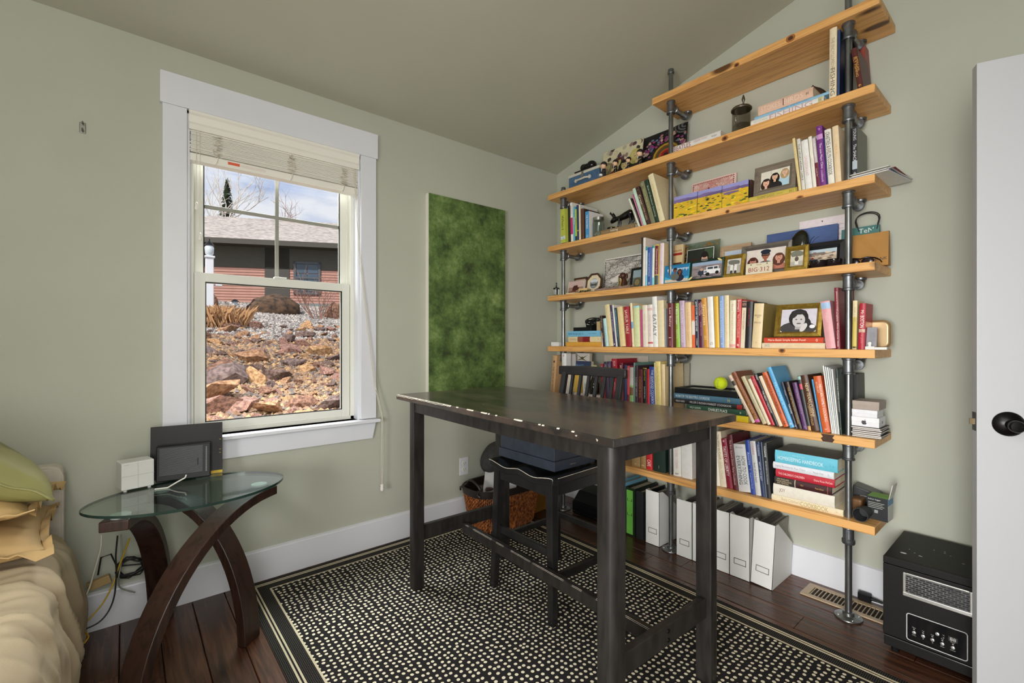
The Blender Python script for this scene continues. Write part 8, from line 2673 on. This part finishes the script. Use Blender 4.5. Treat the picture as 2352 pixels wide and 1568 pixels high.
def mag_file(y_l, label, lean=0.0, nm=6, X=2.385, rz=0.0, w=0.1):
    o = thing('magazine_file', label, 'magazine file', (X, y_l, 0.0002 + (w * math.sin(lean) if lean > 0 else 0)), (0, lean, SROT + rz), 'white magazine files on the floor')
    h, D, t = 0.316, 0.245, 0.002
    q = MB()
    q.box(0, w, 0, t, 0, h)                        # tall closed front
    side = [(t, 0), (D, 0), (D, h), (D - 0.0, h), (D * 0.86, h * 0.82), (t, h)]
    prof = [(0.0, 0.0), (D, 0.0), (D, 0.165), (0.035, h), (0.0, h)]
    for xx in (0.0, w - t):
        q.prism(prof, xx, xx + t, axis='x')
    q.box(0, w, D - t, D, 0, 0.165).box(0, w, 0, D, 0, t)
    q.build('file_body', fileW, o)
    # label holder outline
    lx0, lx1, lz0, lz1 = w * 0.22, w * 0.82, 0.068, 0.098
    q = MB()
    e = 0.0022
    q.box(lx0, lx1, -0.0012, 0, lz0, lz0 + e).box(lx0, lx1, -0.0012, 0, lz1 - e, lz1).box(lx0, lx0 + e, -0.0012, 0, lz0, lz1).box(lx1 - e, lx1, -0.0012, 0, lz0, lz1)
    q.build('label_holder', C((40, 34, 30)), o)
    rm = random.Random(label)
    x = t + 0.003
    for k in range(nm):
        th_ = rm.uniform(0.005, 0.012)
        if x + th_ > w - t - 0.002:
            break
        hh = rm.uniform(0.27, 0.305)
        MB().prism([(D - 0.225, 0.004), (D - 0.006, 0.004), (D - 0.006 + rm.uniform(0, 0.004), hh), (D - 0.20, hh - 0.004)], x, x + th_, axis='x').build('magazine', C(rm.choice(mag_c)), o)
        x += th_ + 0.001
    return o


mag_file(0.9895, 'rightmost white magazine file, slightly tilted, beside the baseboard', lean=R(3.0), nm=7, X=2.382)
mag_file(1.0925, 'second white magazine file from the right', X=2.382)
mag_file(1.193, 'third white magazine file from the right', nm=7, X=2.382)
mag_file(1.294, 'fourth white magazine file from the right, behind the table leg', X=2.380)
mag_file(1.389, 'fifth white file from the right with a broken label frame', nm=4, X=2.378, w=0.094)
mag_file(1.593, 'leftmost white magazine file, left of the middle pipe', nm=5, X=2.384, w=0.092)


def binder(label, y_l, w, h, col, spine_col, X=2.39):
    o = thing('ring_binder', label, 'binder', (X, y_l, 0.0002), (0, 0, SROT), 'ring binders on the floor')
    m_ = C(col, 0.35)
    q = MB()
    q.box(0, w, 0, 0.003, 0, h).box(0, 0.003, 0, 0.235, 0, h).box(w - 0.003, w, 0, 0.235, 0, h)
    q.build('binder_cover', m_, o, bevel=0.001)
    MB().box(0.006, w - 0.006, 0.02, 0.225, 0.004, h - 0.015).build('papers', page_m, o)
    if spine_col:
        MB().box(w * 0.12, w * 0.78, -0.0008, 0, 0.01, h - 0.015).build('spine_insert', C(spine_col), o)
        for zc_ in (h * 0.42, h * 0.72):
            q = MB()
            q.box(w * 0.18, w * 0.72, -0.0016, -0.0008, zc_, zc_ + 0.002).box(w * 0.18, w * 0.24, -0.0016, -0.0008, zc_, zc_ + 0.016).box(w * 0.66, w * 0.72, -0.0016, -0.0008, zc_, zc_ + 0.016)
            q.build('clip', C((60, 90, 50)), o)
    return o


binder('black ring binder left of the leftmost white magazine file', 1.665, 0.052, 0.290, (40, 41, 44), None)
binder('bright green ring binder with clips on the floor', 1.742, 0.070, 0.295, (30, 44, 28), (112, 186, 74))
binder('pale blue ring binder behind the near table leg', 1.80, 0.052, 0.315, (110, 170, 196), None)

# ================================================================== OUTSIDE THE WINDOW
def ground_z(x, y):
    return 0.6 + 0.152 * (y - 4.2)


def gnd(x, y):
    return ground_z(x, y) + 0.05 * noise.noise(Vector((x * 0.9, y * 0.9, 3.1)))


soil = M('stony_soil', (150, 122, 96), rough=0.95, col2=(96, 74, 58), scale=9, detail=8, bump=0.5, bscale=22)
q = MB()
GX0, GX1, GY0, GY1, NX, NY = -6, 16, 2.9, 26, 60, 70
for j in range(NY + 1):
    for i in range(NX + 1):
        x, y = GX0 + (GX1 - GX0) * i / NX, GY0 + (GY1 - GY0) * (j / NY) ** 1.3
        q.v.append((x, y, gnd(x, y)))
for j in range(NY):
    for i in range(NX):
        a = j * (NX + 1) + i
        q.f.append((a, a + 1, a + NX + 2, a + NX + 1))
q.m = [0] * len(q.f)
bank = q.build('ground', soil, smooth=80, recalc=False)
struct(bank, 'sloping stony bank outside the window')

rk_r = random.Random(77)
rock_cols = [((150, 112, 92), (96, 66, 54)), ((176, 136, 104), (120, 84, 58)), ((132, 112, 108), (84, 68, 66)), ((190, 152, 112), (136, 98, 64)), ((120, 96, 88), (70, 54, 50)), ((166, 126, 112), (104, 76, 68))]
rock_mats = [M('rust_rock_%d' % k, c[0], rough=0.85, col2=c[1], scale=7, detail=8, bump=0.6, bscale=12, lo=0.38, hi=0.62) for k, c in enumerate(rock_cols)]
rock_mesh = []
for k in range(18):
    bm = bmesh.new()
    for i in range(13):
        v = Vector((rk_r.gauss(0, 1), rk_r.gauss(0, 1), rk_r.gauss(0, 1))).normalized()
        v = Vector((v.x * rk_r.uniform(0.8, 1.1), v.y * 0.75 * rk_r.uniform(0.8, 1.1), v.z * 0.5 * rk_r.uniform(0.75, 1.1)))
        bm.verts.new(v)
    bmesh.ops.convex_hull(bm, input=bm.verts)
    loose = [v for v in bm.verts if not v.link_faces]
    bmesh.ops.delete(bm, geom=loose, context='VERTS')
    bmesh.ops.recalc_face_normals(bm, faces=bm.faces)
    me = bpy.data.meshes.new('rock')
    bm.to_mesh(me)
    bm.free()
    me.materials.append(rock_mats[k % 6])
    rock_mesh.append(me)
nrock = 0
big = [(at_d(500, 772, 4.9), 0.42, 0), (at_d(505, 825, 4.5), 0.40, 2), (at_d(480, 880, 4.0), 0.36, 1), (at_d(592, 830, 4.7), 0.28, 3), (at_d(640, 820, 5.0), 0.30, 4), (at_d(580, 770, 5.8), 0.30, 1), (at_d(735, 750, 6.6), 0.34, 3), (at_d(760, 900, 4.2), 0.22, 2), (at_d(680, 910, 4.1), 0.22, 0), (at_d(560, 935, 3.9), 0.24, 5), (at_d(505, 955, 3.8), 0.30, 5), (at_d(620, 940, 3.9), 0.22, 1)]
spots = []
for p, s, mi in big:
    spots.append((p.x, p.y, s * 0.78, mi))
while len(spots) < 280:
    y = 3.7 + 6.2 * rk_r.random() ** 1.25
    x = rk_r.uniform(0.02 * y - 0.25, 0.43 * y + 0.3)
    s = rk_r.choice((0.05, 0.06, 0.08, 0.09, 0.11, 0.15)) * (0.8 + 0.06 * y)
    if all((x - a) ** 2 + (y - b_) ** 2 > (0.55 * (s + c_)) ** 2 for a, b_, c_, d_ in spots):
        spots.append((x, y, s, None))
    nrock += 1
    if nrock > 30000:
        break
BIGL = ['large mauve rock highest at the left edge of the window view', 'large grey-brown rock below the mauve one at the left edge', 'brown rock low at the left edge of the window view', 'tan sunlit rock left of the bank centre', 'dark brown rock right of the tan sunlit one', 'tan rock high on the bank below the dry grass', 'flat tan rock at the upper right of the bank', 'grey rock at the lower right of the bank', 'reddish rock low near the bank centre', 'pinkish rock at the bottom, left of centre', 'pinkish rock in the lower left corner of the view', 'tan rock at the bottom centre of the view']
for x, y, s, mi in spots:
    me = rock_mesh[rk_r.randrange(18)] if mi is None else rock_mesh[mi + 6 * rk_r.randrange(3)]
    o = bpy.data.objects.new('rock', me)
    COL.objects.link(o)
    o.location = (x, y, gnd(x, y) + s * 0.18)
    o.scale = (s, s, s)
    o.rotation_euler = (rk_r.uniform(-0.5, 0.5), rk_r.uniform(-0.5, 0.5), rk_r.uniform(0, 6.28))
    lb = 'angular rust-brown rock lying on the bank outside the window'
    if BIGL:
        lb = BIGL.pop(0)
    tag(o, lb, 'rock', 'loose rocks on the bank outside')
# gravel
q = MB()
gr_mats = [C((150, 144, 142), 0.9), C((110, 102, 100), 0.9), C((186, 178, 172), 0.9), C((150, 122, 100), 0.9), C((120, 92, 72), 0.9), C((180, 146, 108), 0.9)]
for k in range(26000):
    y = 3.6 + 11.5 * rk_r.random()
    x = rk_r.uniform(0.0 * y - 0.3, 0.45 * y + 0.4)
    far = y > 8.6 + 1.2 * noise.noise(Vector((x * 0.8, 3.3, 0)))
    s = rk_r.uniform(0.014, 0.034) * (0.7 + 0.09 * y)
    z = gnd(x, y) + s * 0.2
    a = rk_r.uniform(0, 6.28)
    c_, s_ = math.cos(a) * s, math.sin(a) * s
    vs = [(x + c_, y + s_, z), (x - s_, y + c_, z - s * 0.2), (x - c_ * 0.8, y - s_ * 0.8, z), (x + s_, y - c_, z - s * 0.1), (x + c_ * 0.2, y + s_ * 0.2, z + s * 0.7), (x, y, z - s * 0.5)]
    q.add(vs, [(0, 1, 4), (1, 2, 4), (2, 3, 4), (3, 0, 4)], rk_r.choice((0, 0, 1, 2)) if far else rk_r.choice((3, 4, 5, 3, 1)))
gv = q.build('gravel', gr_mats, recalc=False)
tag(gv, 'grey and tan gravel covering the bank outside', 'gravel')
gv['kind'] = 'stuff'
# boulders at the top of the bank
for (px_, py_, d_, w_, h_, lb) in ((632, 716, 11.85, 1.2, 0.50, 'big dark rounded boulder at the top of the bank'), (768, 712, 11.6, 0.50, 0.42, 'reddish boulder beside the bare shrub'), (474, 708, 11.2, 0.55, 0.42, 'reddish boulder at the left edge of the window view')):
    p = at_d(px_, py_, d_)
    q = MB().ball((0, 0, 0), (1, 0.7, 1), 22, 14)
    q.v = [tuple(Vector(v) * (1 + 0.22 * noise.noise(Vector(v) * 1.6 + Vector((px_, 0, 0))) + 0.08 * noise.noise(Vector(v) * 4))) for v in q.v]
    o = q.build('boulder', M('dark_boulder' if 'dark' in lb else 'rust_rock_0', (104, 78, 58), rough=0.9, col2=(46, 36, 30), scale=5, detail=8, bump=0.7, bscale=9), smooth=40)
    o.scale = (w_ / 2, w_ / 2, h_ * 0.95)
    o.location = (p.x, p.y, gnd(p.x, p.y) + 0.02)
    tag(o, lb, 'boulder')

# neighbouring house
hd_dir = Vector((0.899, -0.438, 0))
hn = Vector((-0.438, -0.899, 0))
hc = at_d(625, 700, 14.2)
house = thing('neighbour_house', 'brown sided house with grey shingle roof beyond the bank', 'house', (hc.x, hc.y, 2.05), (0, 0, math.atan2(hd_dir.y, hd_dir.x)))
sidm = M('pink_brown_siding', (172, 128, 116), rough=0.8, var=0.1, scale=4)
WL, WR, EH = -6.0, 7.0, 2.18
q = MB()
nl = 22
for k in range(nl):
    z0_, z1_ = 0.34 + k * (EH - 0.34) / nl, 0.34 + (k + 1) * (EH - 0.34) / nl
    q.add([(WL, -0.018, z0_), (WR, -0.018, z0_), (WR, 0.0, z1_), (WL, 0.0, z1_), (WL, 0.0, z0_), (WR, 0.0, z0_)], [(0, 1, 2, 3), (4, 5, 1, 0)])
q.add([(WL, 0.0, -1), (WR, 0.0, -1), (WR, 0, EH), (WL, 0, EH), (WL, 6, -1), (WR, 6, -1), (WR, 6, EH), (WL, 6, EH)], [(0, 1, 2, 3), (1, 5, 6, 2), (0, 3, 7, 4), (4, 7, 6, 5)])
q.build('siding_wall', sidm, house, recalc=False)
MB().box(WL, WR, -0.05, 0.0, -0.5, 0.34).build('foundation_band', M('grey_teal_trim', (112, 128, 130), rough=0.8), house)
rfm = M('grey_shingles', (196, 188, 184), rough=0.9, col2=(150, 142, 140), scale=7, stretch=(1, 1, 5), detail=6)
ov = 0.55
q = MB()
q.add([(WL - 0.2, -ov, EH - 0.05), (WR + 1, -ov, EH - 0.05), (WR - 1.0, 3.4, EH + 1.55), (WL + 3.2, 3.4, EH + 1.55), (WL - 0.2, 6.5, EH - 0.05), (WR + 1, 6.5, EH - 0.05)], [(0, 1, 2, 3), (3, 2, 5, 4), (0, 3, 4), (1, 5, 2)])
rf = q.build('roof', rfm, house, recalc=False)
q = MB()
for k in range(24):
    f0, f1 = k / 24, (k + 1) / 24
    y0_, y1_ = -ov + f0 * (3.4 + ov), -ov + f1 * (3.4 + ov)
    za, zb_ = EH - 0.05 + 1.6 * f0, EH - 0.05 + 1.6 * f1
    xl0, xl1 = WL - 0.2 + 3.4 * f0, WL - 0.2 + 3.4 * f1
    q.add([(xl0, y0_, za + 0.028), (WR + 1 - 2 * f0, y0_, za + 0.028), (WR + 1 - 2 * f1, y1_, zb_ + 0.004), (xl1, y1_, zb_ + 0.004), (xl0, y0_, za), (WR + 1 - 2 * f0, y0_, za)], [(0, 1, 2, 3), (4, 5, 1, 0)])
q.build('shingle_courses', rfm, rf, recalc=False)
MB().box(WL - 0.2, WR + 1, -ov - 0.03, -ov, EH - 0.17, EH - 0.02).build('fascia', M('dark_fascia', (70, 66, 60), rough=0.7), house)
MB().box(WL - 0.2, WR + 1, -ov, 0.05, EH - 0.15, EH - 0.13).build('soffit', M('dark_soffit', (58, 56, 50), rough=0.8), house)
MB().box(WL, WR, -0.03, 0.0, EH - 0.78, EH - 0.13).build('eave_shade_band', M('eave_shaded_siding', (86, 84, 74), rough=0.8), house)  # eave's shadow on the upper siding, put in as a dark band
wtrim = M('dark_window_trim', (76, 84, 92), rough=0.5)
wgl = M('reflecting_glass', (70, 88, 104), rough=0.08, var=0.3, scale=2)
for x0_ in (0.62, 2.25, 4.2):
    fo_ = MB()
    ww, hh, zb_ = 0.78, 1.02, 0.62
    fo_.box(x0_, x0_ + 0.07, -0.06, 0, zb_, zb_ + hh).box(x0_ + ww - 0.07, x0_ + ww, -0.06, 0, zb_, zb_ + hh).box(x0_, x0_ + ww, -0.06, 0, zb_, zb_ + 0.07).box(x0_, x0_ + ww, -0.06, 0, zb_ + hh - 0.07, zb_ + hh).box(x0_, x0_ + ww, -0.055, 0, zb_ + hh * 0.48, zb_ + hh * 0.54)
    wo = fo_.build('window', wtrim, house)
    for a_ in range(2):
        for b_ in range(3):
            xa = x0_ + 0.07 + a_ * (ww - 0.14) / 2 + 0.01
            za = zb_ + 0.07 + b_ * (hh - 0.14) / 3 + 0.01
            MB().box(xa, xa + (ww - 0.14) / 2 - 0.02, -0.035, -0.03, za, za + (hh - 0.14) / 3 - 0.02).build('pane', wgl, wo)
MB().box(-0.2, 0.5, -0.03, 0.0, 0.34, EH - 0.14).build('dark_panel', M('dark_grey_panel', (74, 70, 66), rough=0.8), house)  # plain dark panel on the wall beside the windows

# lamp post
lp = at_d(481, 700, 10.4)
post = thing('lamp_post', 'white garden lamp post with glass lantern outside the window', 'lamp post', (lp.x, lp.y, gnd(lp.x, lp.y) - 0.05))
ph2 = 2.86 - (gnd(lp.x, lp.y) - 0.05) + 0.22
MB().box(-0.075, 0.075, -0.075, 0.075, 0, ph2).build('post', white, post, bevel=0.01)
MB().box(-0.10, 0.10, -0.10, 0.10, ph2, ph2 + 0.05).build('post_cap', white, post, bevel=0.015)
MB().lathe([(0.05, ph2 + 0.05), (0.085, ph2 + 0.10), (0.095, ph2 + 0.24), (0.05, ph2 + 0.31)], 12).build('lantern_glass', M('lantern_glass', (206, 216, 222), rough=0.1), post, smooth=40)
MB().lathe([(0.10, ph2 + 0.29), (0.06, ph2 + 0.35), (0.012, ph2 + 0.39), (0.01, ph2 + 0.44)], 12).build('lantern_roof', black_met, post, smooth=40)
MB().box(0.11, 0.24, -0.06, 0.06, ph2 - 0.62, ph2 - 0.46).build('sign_box', white, post, bevel=0.01)
MB().tube([(0.075, 0, ph2 - 0.5), (0.16, 0, ph2 - 0.42), (0.18, 0, ph2 - 0.5)], 0.012, 7).build('bracket', black_met, post)
pl_ = at_d(540, 704, 11.2)
pth = thing('path_light', 'small black path lantern by the gravel', 'lamp', (pl_.x, pl_.y, gnd(pl_.x, pl_.y)))
MB().tube([(0, 0, -0.05), (0, 0, 0.16)], 0.014, 7).build('stake', black_met, pth)
MB().lathe([(0.05, 0.16), (0.06, 0.25)], 8).build('lens', M('lantern_glass', (206, 216, 222)), pth)
MB().lathe([(0.10, 0.25), (0.02, 0.31)], 8).build('cap', black_met, pth)


# bare shrub, bare birch and conifer
def branches(q, p, d, L, r, lv, rr2):
    n_ = 4
    pts = [p]
    for k in range(n_):
        d = (d + Vector((rr2.uniform(-1, 1), rr2.uniform(-1, 1), rr2.uniform(-0.4, 0.7))) * 0.22).normalized()
        pts.append(pts[-1] + d * L / n_)
    q.tube(pts, [r * (1 - 0.12 * k) for k in range(n_ + 1)], 4, caps=False)
    if lv > 0:
        for k in range(rr2.choice((2, 3, 3))):
            b0 = pts[rr2.randrange(1, n_ + 1)]
            d2 = (d + Vector((rr2.uniform(-1, 1), rr2.uniform(-1, 1), rr2.uniform(-0.2, 0.9))) * 0.75).normalized()
            branches(q, b0, d2, L * rr2.uniform(0.5, 0.75), r * 0.6, lv - 1, rr2)


bark = M('red_twig_bark', (150, 112, 98), rough=0.8, var=0.3, scale=10)
rb2 = random.Random(12)
for px_, d_, lb, nb, L_, lvl, bm_ in ((732, 11.0, 'leafless reddish shrub in front of the neighbouring house', 9, 0.62, 3, bark), (492, 21.0, 'bare white birch tree behind the roof', 3, 3.4, 4, M('birch_bark', (206, 196, 186), rough=0.8, var=0.3, scale=5)), (660, 30.0, 'distant bare tree above the roof ridge', 3, 3.0, 4, bark)):
    p = at_d(px_, 720, d_)
    zb_ = gnd(p.x, p.y)
    sr = thing('bare_shrub' if 'shrub' in lb else 'bare_tree', lb, 'shrub' if 'shrub' in lb else 'tree', (p.x, p.y, zb_))
    q = MB()
    for k in range(nb):
        a = rb2.uniform(0, 6.28)
        sp2 = 0.55 if 'shrub' in lb else 0.12
        branches(q, Vector((0.1 * math.cos(a), 0.1 * math.sin(a), 0)), Vector((sp2 * math.cos(a), sp2 * math.sin(a), 1)).normalized(), L_ * rb2.uniform(0.8, 1.2), 0.014 if 'shrub' in lb else 0.05, lvl, rb2)
    q.build('branches', bm_, sr, recalc=False)
cp = at_d(523, 700, 26.0)
con = thing('conifer', 'narrow dark green spruce rising behind the house roof', 'tree', (cp.x, cp.y, gnd(cp.x, cp.y) - 0.3))
ctop = 1.2 + (784 - 408) * 26.0 / F_PX - (gnd(cp.x, cp.y) - 0.3)
MB().tube([(0, 0, 0), (0, 0, ctop)], [0.14, 0.02], 7).build('trunk', M('conifer_bark', (92, 76, 62), rough=0.9), con)
q = MB()
for k in range(620):
    f = rb2.random() ** 0.8
    z_ = ctop * (0.22 + 0.76 * f)
    rad = (1 - f) * 1.05 + 0.12
    a = rb2.uniform(0, 6.28)
    ln = rad * rb2.uniform(0.5, 1.0)
    c_, s_ = math.cos(a), math.sin(a)
    w_ = 0.09 + 0.05 * rb2.random()
    zt_ = z_ - ln * rb2.uniform(0.1, 0.45)
    q.add([(0, 0, z_), (c_ * ln * .55 - s_ * w_, s_ * ln * .55 + c_ * w_, (z_ + zt_) / 2 + 0.05), (c_ * ln, s_ * ln, zt_), (c_ * ln * .55 + s_ * w_, s_ * ln * .55 - c_ * w_, (z_ + zt_) / 2 - 0.03)], [(0, 1, 2, 3)])
fo_ = q.build('needles', M('spruce_needles', (104, 120, 96), rough=0.9, var=0.4, scale=3), con, recalc=False)
fo_['kind'] = 'stuff'
# dry grass clump
dgp = at_d(512, 752, 8.6)
dgr = thing('dry_grass', 'clump of dry tan grass at the left of the bank', 'grass', (dgp.x, dgp.y, gnd(dgp.x, dgp.y)))
q = MB()
for k in range(700):
    a = rb2.uniform(0, 6.28)
    r_ = 0.45 * rb2.random()
    x_, y_ = r_ * math.cos(a), r_ * math.sin(a)
    L_ = rb2.uniform(0.18, 0.42)
    dx_, dy_ = rb2.uniform(-1, 1) * 0.22, rb2.uniform(-1, 1) * 0.22
    q.add([(x_ - 0.004, y_, -0.05), (x_ + 0.004, y_, -0.05), (x_ + dx_ * .5 + 0.003, y_ + dy_ * .5, L_ * .7), (x_ + dx_, y_ + dy_, L_ * 0.95)], [(0, 1, 2, 3)])
go_ = q.build('blades', M('dry_straw', (190, 146, 104), rough=0.9, var=0.3, scale=6), dgr, recalc=False)
go_['kind'] = 'stuff'
